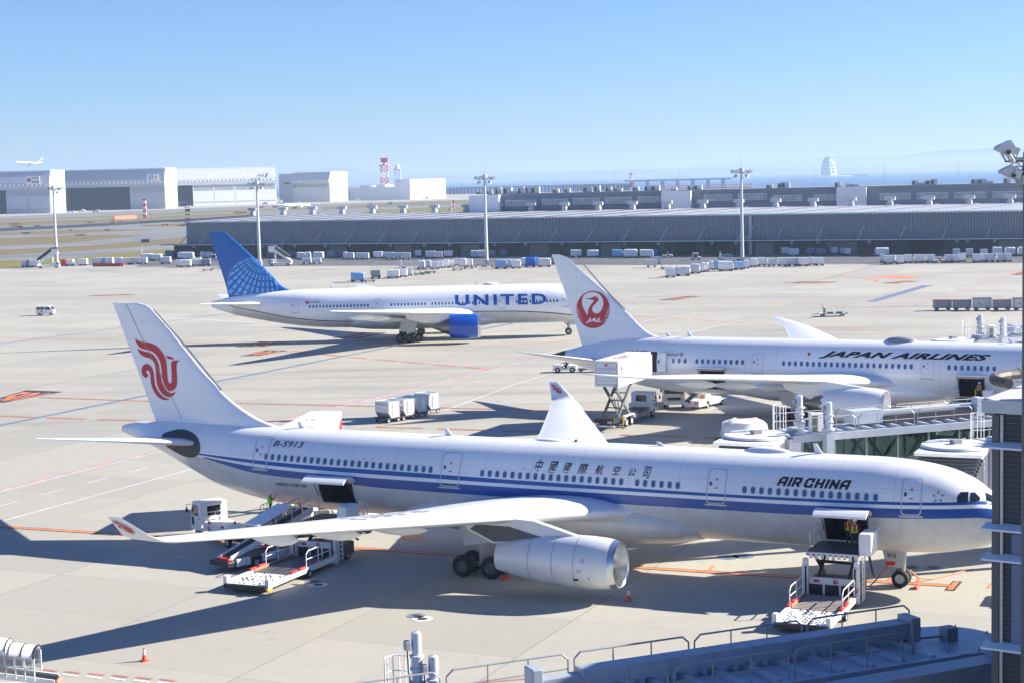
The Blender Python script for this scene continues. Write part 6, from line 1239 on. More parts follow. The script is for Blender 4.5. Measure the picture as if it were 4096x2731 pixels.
# raised-box catering trucks; x points at the aircraft
def catering(label, p, rz, L, wd, zb, zt, cabx, wheels, boxm='box_white', back=0., grp='catering trucks'):
    t = thing('catering_truck', label, 'catering truck', p, rz, grp); y = wd/2
    b = MB().box(back, back+L, -y, y, zb, zt).build('lift_box', boxm, t, smooth=False)
    MB().box(-.6, cabx+1.7, -.5, .5, .55, .95).build('chassis', 'black', t, smooth=False); c = cab(t, cabx, cabx+1.75, 2.2, .65, 2.6)
    for x in wheels:
        for sg in (-1, 1): wheel(t, x, sg*.95, .48, .3)
    h0 = 1.0
    for sg in (-1, 1):
        x0, x1 = back+.6, back+4.6; yy = sg*.78
        for q, (xa, za, xb, zb_) in enumerate(((x0, h0, x1, zb-.02), (x1, h0, x0, zb-.02))):
            d = Vector((xb-xa, 0, zb_-za)); n_ = Vector((-d.z, 0, d.x)).normalized()*.16; y2 = yy-sg*.22*q
            MB().add([Vector((xa, y2+w_, za))+n_*k_ for w_ in (-.07, .07) for k_ in (-1, 1)]+[Vector((xb, y2+w_, zb_))+n_*k_ for w_ in (-.07, .07) for k_ in (-1, 1)], [(0, 1, 3, 2), (4, 6, 7, 5), (0, 4, 5, 1), (2, 3, 7, 6), (0, 2, 6, 4), (1, 5, 7, 3)]).build('scissor_arm', 'dark_grey', t, smooth=False)
    for z in (.3, .5, .7): MB().cyl((back+.6+4*z, -.8, h0+(zb-h0)*z), (back+.6+4*z, .8, h0+(zb-h0)*z), .06, n=6).build('cross_tube', 'dark_metal', t)
    for sg in (-.15, .15): MB().cyl((back+3.0, sg, 1.0), (back+2.3, sg, (h0+zb)/2+.3), .06, n=8).build('lift_ram', 'chrome', t)
    MB().box(back+.1, cabx-.2, -.85, .85, .95, 1.12).build('subframe', 'dark_metal', t, smooth=False)
    return t, b, c
p = JL.W(49.9, 14.9); t, b, c = catering('white catering truck with its box lifted on scissors to the rear door', p, stbd(JL)+math.pi, 8.9, 2.5, 4.28, 6.86, 9.2, (2.5, 3.9, 9.9))
text_on(b, 'JAL ROYAL CATERING', lambda u, v: Vector((-.01, 1.0-u, 6.0+v)), 2.0, .17, 'ink', .0); text_on(b, 'fine food is our business', lambda u, v: Vector((-.01, .8-u, 5.68+v)), 1.6, .12, 'sky_blue', .0, .2); crane(b, (-.012, 0, 6.48), (0, -1, 0), (0, 0, 1), .17)
text_on(b, '208', lambda u, v: Vector((-.01, -.75-u, 4.32+v)), .42, .2, 'ink', 0.); dk = MB(); 
for z in (6.3, 5.95, 5.6, 5.2, 4.9): dk.box(-.02, -.005, -1.1, 1.1, z-.012, z+.012)
for sg in (-1, 1): dk.box(-.03, -.004, sg*1.12-.02, sg*1.12+.02, 4.55, 6.62)
dk.box(-.03, -.004, -1.12, 1.12, 4.53, 4.57); dk.box(-.03, -.004, -1.12, 1.12, 6.6, 6.63); dk.build('roller_door', 'mid_grey', b, smooth=False)
Y = -1.262; text_on(b, 'JAL ROYAL CATERING', lambda u, v: Vector((2.2+u, Y, 5.55+v)), 4.3, .42, 'ink', 0.); text_on(b, 'fine food is our business', lambda u, v: Vector((2.8+u, Y, 5.05+v)), 3.3, .3, 'sky_blue', 0., .25); text_on(b, '208', lambda u, v: Vector((6.9+u, Y, 6.2+v)), .9, .34, 'mid_grey', 0.); crane(b, (.9, Y, 6.1), (1, 0, 0), (0, 0, 1), .26); decal(circle2d(6.4, 6.38, .18), lambda u, v: Vector((u, Y, v)), 'badge', 'yellow', b)
text_on(b, '208', lambda u, v: Vector((4.0+u, .3-v, 6.875)), 1.6, .6, 'red', 0.); 
for x in (2.2, 3.6): MB().box(x, x+.12, -.9, .3, 6.862, 6.9).build('roof_hatch', 'black', b, smooth=False)
MB().box(8.9, 10.6, -.9, .9, 4.3, 4.42).build('gangway', 'gse_white', b, smooth=False); g_ = MB().box(8.9, 9.9, -1.0, -.92, 4.45, 6.5).build('gangway_door', 'box_white', b, smooth=False); MB().box(9.15, 9.55, -1.01, -1.0, 5.6, 6.2).build('window', 'glass_dark', g_, smooth=False); MB().box(9.15, 9.55, -1.01, -1.0, 4.9, 5.3).build('window', 'glass_dark', g_, smooth=False)
for k_, x in enumerate((4.9, 5.7, 6.5, 7.3)): 
    m_ = MB()
    for z in (.55, .72, .89): m_.box(x, x+.7, -1.06, -1.02, z-.04, z+.04)
    m_.box(x+.05, x+.1, -1.07, -1.03, .45, 1.0); m_.build('side_guard', 'steel', t, smooth=False)
MB().prism([(1.9, .75), (2.0, 1.15), (4.4, 1.15), (4.6, .75), (4.45, .75), (4.3, 1.05), (2.1, 1.05), (2.0, .75)], -1.12, -.75, lambda u, v, w_: Vector((u, w_, v))).build('mudguard', 'gse_white', t, smooth=False)
for x in (1.4, 8.6):
    MB().cyl((x, -1.15, .45), (x, -1.15, 1.25), .08, n=8).build('stabiliser', 'yellow', t); MB().cyl((x, -1.15, 0.05), (x, -1.15, .45), .05, n=8).build('stabiliser_foot', 'steel', t); MB().cyl((x, -1.15, 0), (x, -1.15, .06), .14, n=10).build('foot_pad', 'dark_metal', t)
MB().box(-.9, .9, -1.0, 1.0, .75, 1.25).build('rear_frame', 'black', t, smooth=False); rb = MB().box(-.95, -.85, -1.15, 1.15, .42, .58).build('rear_bumper', 'box_white', t, smooth=False); hz = MB()
for sg in (-1, 1):
    for i in range(3): y = sg*.75+.2*i-.25; hz.add([(-.96, y, .43), (-.96, y+.1, .43), (-.96, y+.18, .57), (-.96, y+.08, .57)], [(0, 1, 2, 3)])
hz.build('hazard_stripe', 'cone_orange', rb, smooth=False); pl = MB().box(-.93, -.91, -.85, -.4, .8, 1.0).build('number_plate', 'box_white', t, smooth=False); text_on(pl, '1853', lambda u, v: Vector((-.94, -.44-u, .83+v)), .36, .12, 'ink', .01); MB().box(-.93, -.9, .55, .9, .75, .85).build('tail_light', 'bright_red', t, smooth=False)
text_on(c, '208', lambda u, v: Vector((9.8+u, -1.115, 1.1+v)), .5, .2, 'ink', 0.)
# catering truck on the far side of the near jet
f0 = AC.W(55.4, -13.3); n0 = AC.W(53.2, -5.4); d = (n0-f0).normalized(); sidev = Vector((-d.y, d.x, 0)); p = f0+sidev*1.25*1 - d*0
wv = (AC.W(53.0, -13.8)-f0); wv = wv-d*wv.dot(d); p = f0+wv*.5
t, b, c = catering('white catering box with a red disc, raised behind the tail of the near jet', Vector((p.x, p.y, 0)), math.atan2(d.y, d.x), 8.0, 2.5, 4.7, 7.18, 7.4, (1.2, 2.4, 8.0))
rs = 1 if wv.dot(sidev) > 0 else -1
decal(poly2d([(.0, .0)]+[(1.1*math.cos(q), 1.3*math.sin(q)) for q in [math.pi/2*i/10 for i in range(11)]]), lambda u, v: Vector((.05+u, rs*1.262, 5.3+v)), 'emblem', 'bright_red', b)
text_on(b, '57', lambda u, v: Vector((5.2-v*1.2, (.5-u)*1., 7.195)), 1.0, .6, 'mid_grey', .01); MB().box(3.6, 3.64, -1.25, 1.25, 7.18, 7.21).build('roof_seam', 'light_grey', b, smooth=False)
# bonnet-less truck seen from its front, and the white low vehicle under the second jet
p = G(2697, 1634); hd = Vector((-.06, -1, 0)); t = thing('service_truck', 'white truck seen head-on beneath the rear of the crane-emblem jet', 'truck', p-hd*5.6, math.atan2(hd.y, hd.x))
c = cab(t, 3.9, 5.6, 2.3, .6, 2.7, slope=.15); MB().box(-.8, 5.2, -.45, .45, .5, .85).build('chassis', 'black', t, smooth=False); MB().rbox(-1, 3.6, -1.1, 1.1, .9, 2.0, .06).build('tank_body', 'gse_white', t, smooth=False); MB().box(5.64, 5.66, -.2, .2, .5, .62).build('number_plate', 'cone_orange', c, smooth=False); MB().box(5.63, 5.655, -.7, .7, 1.0, 1.25).build('grille', 'dark_metal', c, smooth=False); crane(c, (5.62, .85, 1.5), (0, 1, 0), (0, 0, 1), .1)
for sg in (-1, 1):
    for x in (.3, 4.8): wheel(t, x, sg*.98, .45, .28)
a, b_ = G(2768, 1637), G(2862, 1614); hd = (b_-a); L = hd.length; t = thing('belt_loader', 'low white belt loader carrying an orange cone under the second jet', 'belt loader', a, math.atan2(hd.y, hd.x))
for i, (x0, x1) in enumerate(((-.2, 1.4), (2.1, L-.5))): MB().rbox(x0, x1, -1.0, 1.0, .35, 1.0, .06).build('body_panel', 'gse_white', t, smooth=False)
MB().box(0, L, -.7, .7, .4, .7).build('chassis', 'black', t, smooth=False); MB().prism([(.2, .95), (L+.6, .55), (L+.6, .7), (.2, 1.15)], -1.05, -.95, lambda u, v, w_: Vector((u, w_, v))).build('side_wing', 'gse_white', t, smooth=False); MB().rbox(2.4, 3.4, -.4, .7, 1.0, 2.0, .06).build('engine_cover', 'box_white', t, smooth=False)
MB().prism([(-.3, 1.0), (L*.9, 2.7), (L*.9, 2.5), (-.3, .85)], .1, .7, lambda u, v, w_: Vector((u, w_, v))).build('conveyor_belt', 'black', t, smooth=False); MB().box(-.22, -.205, -.8, -.45, .6, .8).build('tail_light', 'bright_red', t, smooth=False); crane(t, (-.21, -.2+.4, .78), (0, -1, 0), (0, 0, 1), .14)
for sg in (-1, 1):
    for x in (1.75, L-.2): wheel(t, x, sg*.85, .33, .22)
cone('orange traffic cone riding on the low white vehicle under the second jet', a+hd.normalized()*2.2+Vector((0, 0, 1.0)), .7)
# baggage tractors
def tractor(label, p, rz, driver=None, cabbed=False, grp='tow tractors'):
    t = thing('tow_tractor', label, 'tow tractor', p, rz, grp)
    MB().rbox(-1.5, -.25, -.72, .72, .38, .95, .1).build('rear_body', 'gse_white', t, smooth=False); MB().rbox(.35, 1.5, -.72, .72, .38, 1.0, .12).build('bonnet', 'gse_white', t, smooth=False); MB().rbox(-.3, .4, -.72, .72, .32, .55, .05).build('floor', 'gse_white', t, smooth=False)
    MB().rbox(-.28, .1, -.5, .5, .55, .85, .05).build('seat', 'black', t, smooth=False); MB().rbox(-.4, -.25, -.5, .5, .85, 1.25, .05).build('seat_back', 'black', t, smooth=False)
    MB().cyl((.55, .25, 1.0), (.3, .25, 1.25), .03, n=6).build('steering_column', 'black', t); MB().box(1.48, 1.56, -.7, .7, .3, .5).build('bumper', 'black', t, smooth=False)
    for x in (-.95, .95):
        for sg in (-1, 1): wheel(t, x, sg*.64, .36, .24)
    for sg in (-1, 1): MB().box(1.5, 1.52, sg*.5-.1, sg*.5+.1, .72, .86).build('headlight', 'chrome', t, smooth=False)
    if cabbed:
        MB().rbox(-.9, .75, -.72, .72, 1.95, 2.08, .05).build('cab_roof', 'gse_white', t, smooth=False)
        for x, y in ((-.85, -.66), (-.85, .66), (.55, -.66), (.55, .66)): MB().cyl((x*1.1, y, .95), (x, y, 1.98), .05, n=6).build('cab_post', 'gse_white', t)
        MB().box(-.8, .6, -.62, .62, 1.0, 1.9).build('cab_glass', 'glass_dark', t, smooth=False)
    if driver: person(driver, Vector(p)+Vector((0, 0, .42)), rz, SIT, None if 'red' in driver else 'hivis', 'worker_red', h=1.7)
    return t
SIT = dict(torso=[(-.12, 0, .48), (-.14, 0, .72), (-.12, 0, .95)], head=(-.08, 0, 1.18), ll=[(-.1, .1, .46), (.32, .12, .46), (.38, .12, .08)], rl=[(-.1, -.1, .46), (.32, -.12, .46), (.38, -.12, .08)], la=[(-.12, .21, .97), (.05, .27, .74), (.3, .2, .78)], ra=[(-.12, -.21, .97), (.05, -.27, .74), (.3, -.15, .78)])
p = G(2262, 1487); tractor('white tow tractor with a driver in red, behind the tail of the second jet', p, math.pi-.15, 'person in red seated on the tow tractor behind the second jet')
t = thing('dolly_train', 'low dark dolly coupled behind the tow tractor at the second jet', 'dolly', G(2352, 1487), -.15); MB().box(-1.3, 1.5, -.7, .7, .35, .47).build('frame', 'dark_metal', t, smooth=False)
for x in (-.9, 1.):
    for sg in (-1, 1): wheel(t, x, sg*.6, .2, .14, n=12)
MB().cyl((-2.0, 0, .3), (-1.3, 0, .4), .05, n=6).build('drawbar', 'dark_metal', t)
# wheel chocks, hoses at the nose gear
for s, r, lb in ((5.75, .3, 'red wheel chock ahead of the nose wheels of the near jet'), (30.2, 5.9, 'red wheel chock ahead of the main wheels of the near jet')):
    t = thing('wheel_chock', lb, 'wheel chock', AC.W(s, r), AC.yaw+math.pi/2, 'wheel chocks'); MB().prism([(-.16, 0), (.16, 0), (.05, .2), (-.05, .2)], -.35, .35, lambda u, v, w_: Vector((w_, u, v))).build('block', 'bright_red', t, smooth=False); MB().cyl((.35, 0, .1), (.55, 0, .03), .02, n=5).build('rope', 'hose_orange', t)
hs = [AC.W(7.0, .4, 1.3), AC.W(7.5, .6, 1.2), AC.W(8.0, .7, .5), AC.W(8.4, .8, .06), AC.W(9.2, 1.4, .05), AC.W(10.4, 1.0, .05), AC.W(12, 1.6, .05)]; o = MB().tube(hs, .045, 6).build('ground_cable', 'hose_orange'); tag(o, 'orange ground cable looping from the nose gear to the ground', 'cable')
hs = [AC.W(6.3, -.5, .9), AC.W(5.9, -1.2, .3), AC.W(5.3, -2.2, .05), AC.W(4.5, -3.6, .05), AC.W(3.4, -5.5, .05)]; o = MB().tube(hs, .05, 6).build('air_hose', 'hose_orange'); tag(o, 'orange hose trailing away behind the nose wheels', 'hose')
# ================================================================ LOADS, DOLLIES, CARTS
protos = {}
def proto_dolly():
    k = MB(); k.box(-1, 1, -1, 1, .38, .50); k.box(-.95, .95, -.12, .12, .28, .40)
    for x in (-.65, .65):
        for y in (-.7, .7): k.lathe([(-.1, .02), (-.1, .24), (.1, .24), (.1, .02)], (x, y, .24), (0, 1, 0), 8)
    k.box(-1.5, -1, -.06, .06, .36, .44)
    return k
def mk(kind, m, seed):
    random.seed(seed); k = MB()
    if kind == 'uld': k.prism([(-.62, 0), (1, 0), (1, 1), (-1, 1), (-1, .32)], -1, 1, lambda u, v, w_: Vector((u, w_, v)))
    elif kind == 'box': k.box(-1, 1, -1, 1, 0, 1)
    else:
        rings = []
        for z, sh in ((0, .97), (.12, 1.), (.5, .99), (.85, .97), (.95, .93), (1., .82)):
            r = []
            for x0, y0, x1, y1 in ((-1, -1, 1, -1), (1, -1, 1, 1), (1, 1, -1, 1), (-1, 1, -1, -1)):
                for i in range(4):
                    t = i/4; x = x0+(x1-x0)*t; y = y0+(y1-y0)*t; n_ = 1+.05*random.uniform(-1, 1)*(z > .3); c_ = .94 if t == 0 else 1
                    r.append((x*sh*n_*c_, y*sh*n_*c_, z*(1+.06*random.uniform(-1, 1)*(z > .6))))
            rings.append(r)
        k.loft(rings)
    o = k.build('load', m, smooth=(kind == 'wrap')); me = o.data; bpy.data.objects.remove(o); return me
mat('net_dark', (.20, .23, .30), .6, var=.6, scale=7, bump=.4); mat('wrap_net', (.62, .63, .66), .5, var=.45, scale=6, bump=.5); mat('uld_silver', (.68, .69, .72), .4, .15, var=.12, scale=1.2); mat('uld_white', (.74, .75, .77), .45, var=.06)
KIND = {'w': ('box', 'uld_white', 'white box container'), 'g': ('box', 'uld_silver', 'grey box container'), 'u': ('uld', 'uld_silver', 'silver slant-footed container'), 'p': ('wrap', 'wrap_white', 'white wrapped pallet'), 'n': ('wrap', 'wrap_net', 'white netted pallet'), 'd': ('wrap', 'net_dark', 'dark netted pallet'), 'b': ('wrap', 'wrap_blue', 'pale blue wrapped pallet'), 't': ('wrap', 'blue_tarp', 'bright blue tarpaulin-covered pallet'), 'r': ('box', 'red', 'red box container'), 'k': ('uld', 'mid_grey', 'dark grey slant-footed container')}
LM = {k: [mk(v[0], v[1], s) for s in (1, 2, 3)] for k, v in KIND.items()}
dp = proto_dolly().build('dolly', 'dark_metal', smooth=False); dolly_me = dp.data; bpy.data.objects.remove(dp)
ROWS = [
 ('at the far-left apron edge', 0, [(202, 240, 1310, 'g'), (245, 275, 1310, 'k'), (275, 345, 1310, 'g'), (565, 600, 1300, 'r'), (605, 665, 1298, 'w'), (728, 790, 1295, 'w')]),
 ('behind the striped barrier', 0, [(850, 885, 1285, 'w'), (888, 930, 1285, 'w'), (935, 970, 1285, 'b'), (972, 1030, 1285, 'w'), (1060, 1112, 1285, 'w'), (1118, 1190, 1285, 'w'), (1195, 1270, 1283, 'g'), (1280, 1340, 1283, 'g'), (1320, 1395, 1250, 'p'), (1395, 1475, 1250, 'p'), (1478, 1555, 1278, 'w')]),
 ('by the cargo hall left end', 0, [(1520, 1595, 1225, 'd'), (1635, 1690, 1235, 'p'), (1690, 1770, 1240, 'p'), (1840, 1880, 1230, 'n'), (1890, 1950, 1230, 'n')]),
 ('left of the blue tail', 0, [(1620, 1650, 1305, 'w'), (1650, 1745, 1310, 'p'), (1750, 1845, 1300, 'p'), (1850, 1925, 1300, 'd')]),
 ('at the hall wall, centre left', 1024, [(302, 372, 1215, 'd'), (378, 450, 1240, 'p'), (450, 500, 1238, 'p'), (525, 615, 1240, 'p'), (655, 720, 1225, 'd'), (740, 800, 1220, 'd'), (800, 835, 1235, 'p'), (838, 895, 1238, 'w'), (918, 980, 1240, 'w'), (980, 1033, 1240, 'w'), (1083, 1155, 1230, 'u'), (1160, 1188, 1225, 'g'), (1190, 1260, 1238, 'u'), (1268, 1335, 1238, 'u'), (1340, 1415, 1238, 'u'), (1465, 1515, 1215, 'g'), (1560, 1640, 1230, 'u'), (1640, 1710, 1230, 'u'), (1730, 1805, 1220, 'g'), (1975, 2035, 1225, 'n'), (2040, 2110, 1225, 'n'), (2140, 2200, 1220, 'd'), (2245, 2300, 1215, 'd')]),
 ('before the centre mast', 1024, [(1480, 1550, 1330, 'p'), (1555, 1607, 1320, 'n'), (1610, 1675, 1330, 'w'), (1675, 1718, 1320, 'w'), (1722, 1770, 1315, 'w'), (1770, 1815, 1312, 'w'), (1820, 1860, 1300, 'w'), (1868, 1930, 1310, 'p'), (1930, 1990, 1305, 'n'), (2195, 2305, 1325, 'b'), (2305, 2350, 1312, 'n')]),
 ('left of the crane fin tip', 2048, [(0, 82, 1322, 'p'), (84, 122, 1300, 'p'), (122, 215, 1308, 't'), (218, 240, 1298, 'b'), (242, 358, 1308, 'n'), (360, 405, 1288, 'd')]),
 ('in the open line, centre left', 1024, [(870, 990, 1445, 'b'), (1055, 1140, 1415, 'k'), (1205, 1312, 1412, 'w'), (1316, 1385, 1402, 'w'), (1388, 1432, 1390, 'w')]),
 ('at the hall wall, centre right', 2048, [(540, 640, 1220, 'p'), (690, 798, 1220, 'p'), (920, 1020, 1220, 'b'), (1028, 1155, 1225, 'p'), (1178, 1300, 1222, 'p'), (1305, 1340, 1212, 't'), (2240, 2300, 1192, 'g')]),
 ('in the diagonal row at the right mast', 2048, [(1413, 1503, 1405, 'u'), (1508, 1640, 1390, 'n'), (1644, 1730, 1370, 'n'), (1733, 1772, 1358, 'p'), (1774, 1802, 1352, 'p'), (1805, 1852, 1338, 'p'), (1856, 1893, 1336, 'b'), (1897, 2040, 1345, 'p'), (2044, 2130, 1335, 'b'), (2133, 2178, 1325, 'p'), (2182, 2258, 1310, 'p'), (2262, 2335, 1302, 'u'), (2352, 2420, 1302, 'u'), (2446, 2531, 1302, 'u'), (2534, 2626, 1299, 'u'), (2629, 2726, 1301, 'u'), (2730, 2782, 1293, 'u'), (2786, 2870, 1296, 'u')]),
 ('in the hall shade, far right', 3072, [(128, 186, 1200, 'g'), (190, 290, 1210, 'n'), (355, 440, 1205, 'd'), (445, 540, 1205, 'd'), (582, 642, 1195, 'u'), (660, 698, 1195, 'u'), (702, 762, 1202, 'u'), (988, 1120, 1210, 'p'), (1705, 1768, 1218, 'u'), (1827, 1890, 1218, 'u'), (1960, 2023, 1218, 'u'), (2068, 2160, 1208, 'p'), (2185, 2280, 1208, 'p'), (2305, 2390, 1208, 'p')]),
 ('on the service road, far right', 3072, [(1043, 1064, 1270, 'u'), (1066, 1150, 1283, 'u'), (1153, 1174, 1272, 'u'), (1177, 1252, 1283, 'u'), (1256, 1330, 1273, 'u'), (1350, 1420, 1272, 'u'), (1424, 1458, 1266, 'u'), (1462, 1538, 1270, 'u'), (1632, 1690, 1268, 'u'), (1693, 1757, 1268, 'u'), (1760, 1788, 1264, 'u'), (1791, 1818, 1262, 'u'), (1888, 1950, 1268, 'u'), (1953, 1999, 1263, 'u'), (2003, 2085, 1262, 'u'), (2105, 2175, 1262, 'u'), (2178, 2243, 1262, 'u')])]
random.seed(11)
def carry(label_load, label_dolly, p, rz, wd, dp_, h, kind, grp):
    o = bpy.data.objects.new('cargo_pallet' if KIND[kind][0] == 'wrap' else 'cargo_container', random.choice(LM[kind])); COL.objects.link(o); o.location = p+Vector((0, 0, .5)); o.rotation_euler = (0, 0, rz); o.scale = (wd/2, dp_/2, h)
    tag(o, label_load, 'cargo pallet' if KIND[kind][0] == 'wrap' else 'cargo container', grp)
    d = bpy.data.objects.new('dolly', dolly_me); COL.objects.link(d); d.location = p; d.rotation_euler = (0, 0, rz); d.scale = (wd/2*1.05, dp_/2*1.05, 1); tag(d, label_dolly, 'dolly', 'dollies '+grp)
for where, ox, L in ROWS:
    for i, (xa, xb, yb, kind) in enumerate(L):
        a = G(ox+xa*K, 500+yb*K); b = G(ox+xb*K, 500+yb*K); wd = (b-a).length
        dpth = min(2.6, max(1.5, wd*.8)); c = (a+b)/2; rz = random.uniform(-.05, .05); wv = max(1.0, wd*.94)
        c = c+Vector((0, dpth/2, 0)); h = {'p': 1.9, 'n': 1.85, 'b': 1.85, 't': 2.0, 'd': 1.9}.get(kind, 1.75)*random.uniform(.92, 1.08)
        n_ = ORD[i] if i < 20 else ('third from last', 'second from last', 'last')[i-20]
        carry('%s, %s%s %s' % (KIND[kind][2], n_, ' load' if i >= 20 else ' from left', where), 'low dolly under the %s%s %s' % (n_, ' load' if i >= 20 else ' from left', where), c, rz, wv, dpth, h, kind, 'loads '+where)
# the four close containers on a dolly train
random.seed(5)
for i, (x, y, tx) in enumerate(((1530, 1690, 'AKE 90225 JL'), (1590, 1680, 'AKE 90215 JL'), (1640, 1668, 'AKE 90218 JL'), (1690, 1655, 'AKE 90237 JL'))):
    p = G(x, y); rz = .83
    n_ = ['first', 'second', 'third', 'last'][i]
    t = thing('cargo_container', 'silver container with numbered plate, %s on the train above the near jet' % n_, 'cargo container', p+Vector((.5, .9, .55)), rz, 'silver containers on the near dolly train')
    b = MB(); b.prism([(-.45, 0), (.78, 0), (.78, 1.62), (-.78, 1.62), (-.78, .5)], -1.0, 1.0, lambda u, v, w_: Vector((u, w_, v))); b.build('shell', 'alu', t, smooth=False)
    f = MB(); 
    for y_ in (-1., 1.): f.tube([(-.45, y_, 0), (.78, y_, 0), (.78, y_, 1.62), (-.78, y_, 1.62), (-.78, y_, .5), (-.45, y_, 0)], .03, 5)
    for x_, z_ in ((.78, 1.62), (-.78, 1.62), (-.78, .5)): f.tube([(x_, -1, z_), (x_, 1, z_)], .03, 5)
    f.build('edge_frame', 'light_grey', t); pl = MB().box(-.80, -.785, -.95, .95, 1.0, 1.5).build('number_plate', 'box_white', t, smooth=False)
    text_on(pl, tx, lambda u, v: Vector((-.81, .88-u, 1.2+v)), 1.75, .24, 'ink', .01); MB().box(-.15, .6, -1.035, -1.01, .15, 1.45).build('door_panel', 'uld_silver', t, smooth=False); MB().box(.0, .5, -1.045, -1.036, .95, 1.15).build('sticker', 'box_white', t, smooth=False)
    d = thing('dolly', 'low dolly under the %s silver container above the near jet' % n_, 'dolly', p+Vector((.5, .9, 0)), rz, 'dollies of the near train')
    MB().box(-1.0, 1.0, -1.0, 1.0, .38, .52).build('frame', 'dark_metal', d, smooth=False); MB().cyl((-1.6, 0, .35), (-1.0, 0, .42), .05, n=6).build('drawbar', 'dark_metal', d)
    for x_ in (-.7, .7):
        for y_ in (-.85, .85): wheel(d, x_, y_, .24, .14, n=12)
# luggage carts at the right
for i, (x, full) in enumerate(((1610, 1), (1790, 1), (1975, 0), (2158, 1), (2345, 0))):
    p = G(3072+x*K, 1150+214*K); t = thing('luggage_cart', ('open grey luggage cart heaped with bags' if full else 'tall grey covered luggage cart')+', %s from the left in the right-hand train' % ORD[i], 'luggage cart', p+Vector((0, .7, 0)), -.02, 'luggage carts in the right-hand train')
    h = 1.75 if full else 2.1; MB().box(-1.5, 1.5, -.75, .75, .55, h).build('body', 'mid_grey' if full else 'light_grey', t, smooth=False); MB().box(-1.55, 1.55, -.8, .8, .45, .56).build('frame', 'dark_metal', t, smooth=False)
    (MB().rbox(-1.55, 1.55, -.7, .7, h, h+.18, .08).build('baggage', 'rust', t, smooth=False) if full else MB().box(-1.55, 1.55, -.82, .82, h, h+.1).build('roof', 'dark_grey', t, smooth=False)); crane(t, (-.6, -.76, 1.3), (1, 0, 0), (0, 0, 1), .2)
    for x_ in (-1.0, 1.0):
        for y_ in (-.6, .6): wheel(t, x_, y_, .26, .16, n=12)
    MB().cyl((1.5, 0, .5), (2.2, 0, .45), .04, n=6).build('drawbar', 'dark_metal', t)
# two small box carts
for i, (x, y) in enumerate(((465, 1282), (556, 1282))):
    p = G(1024+x*K, 500+y*K); t = thing('luggage_cart', 'small white box cart on the service road, %s of two right of the stair truck' % ('left' if i == 0 else 'right'), 'luggage cart', p+Vector((0, .8, 0)), 0, 'white box carts'); MB().box(-1.35, 1.35, -.75, .75, .6, 1.9).build('body', 'uld_white', t, smooth=False)
    for x_ in (-.9, .9):
        for y_ in (-.6, .6): wheel(t, x_, y_, .28, .16, n=10)
for i, (x, y) in enumerate(((1284, 1312), (1325, 1282))):
    p = G(2048+x*K, 500+y*K); t = thing('luggage_cart', 'pale grey box cart standing %s right of the crane-emblem fin' % ('nearer' if i == 0 else 'farther'), 'luggage cart', p+Vector((0, .8, 0)), 0, 'grey box carts'); MB().box(-1.5, 1.5, -.75, .75, .55, 2.1).build('body', 'light_grey', t, smooth=False)
    for x_ in (-.9, .9):
        for y_ in (-.6, .6): wheel(t, x_, y_, .28, .16, n=10)
# empty dollies and racks
for i, (ox, x, y, n_, lb) in enumerate(((1024, 1040, 1447, 1, 'beside the blue pallet above the blue-tailed jet'), (1024, 1500, 1383, 1, 'first in the empty string right of the white containers'), (1024, 1550, 1374, 1, 'second in the empty string right of the white containers'), (1024, 1600, 1365, 1, 'last in the empty string right of the white containers'), (0, 1900, 1345, 1, 'nearest the blue tail'), (0, 1980, 1330, 1, 'just behind the blue tail tip'), (2048, 1420, 1328, 1, 'near the two grey box carts'), (1024, 1850, 1340, 1, 'first before the centre mast'), (1024, 1950, 1325, 1, 'second before the centre mast'), (1024, 2050, 1310, 1, 'third before the centre mast'), (1024, 2140, 1310, 1, 'fourth before the centre mast'))):
    p = G(ox+x*K, 500+y*K); t = thing('empty_dolly', 'empty dolly frame %s' % lb, 'dolly', p+Vector((0, .8, 0)), .15, 'empty dollies'); MB().box(-1.5, 1.5, -.85, .85, .4, .5).build('frame', 'dark_metal', t, smooth=False); MB().tube([(-1.3, -.8, .5), (-1.0, 0, 1.5), (-1.3, .8, .5)], .06, 5).build('end_rack', 'steel', t)
    for x_ in (-1, 1):
        for y_ in (-.7, .7): wheel(t, x_, y_, .2, .14, n=10)
# ================================================================ SMALL VEHICLES
p = G(180, 1263); t = thing('van', 'small white van with a red crane disc, driving at the far left', 'van', p+Vector((0, .8, 0)), -.05)
b = MB(); b.prism([(-1.75, .3), (1.75, .3), (1.78, .75), (1.6, 1.0), (1.05, 1.75), (.8, 1.9), (-1.6, 1.9), (-1.75, 1.7)], -.78, .78, lambda u, v, w_: Vector((u, w_, v))); vb = b.build('body', 'box_white', t, smooth=False)
for x0, x1 in ((-1.6, -.95), (-.85, -.1)): MB().box(x0, x1, -.80, -.785, 1.15, 1.65).build('side_window', 'glass_dark', vb, smooth=False)
MB().add([(.05, -.795, 1.15), (1.25, -.795, 1.1), (.95, -.795, 1.65), (.05, -.795, 1.65)], [(0, 1, 2, 3)]).build('side_window', 'glass_dark', vb, smooth=False); MB().add([(1.6, -.68, 1.05), (1.6, .68, 1.05), (1.1, .65, 1.75), (1.1, -.65, 1.75)], [(0, 1, 2, 3)]).build('windscreen', 'glass_dark', vb, smooth=False); crane(vb, (-.6, -.79, .85), (1, 0, 0), (0, 0, 1), .2); MB().box(1.76, 1.82, -.5, .5, .35, .55).build('bumper', 'bright_red', vb, smooth=False)
for x in (-1.15, 1.15):
    for sg in (-1, 1): wheel(t, x, sg*.72, .29, .18)
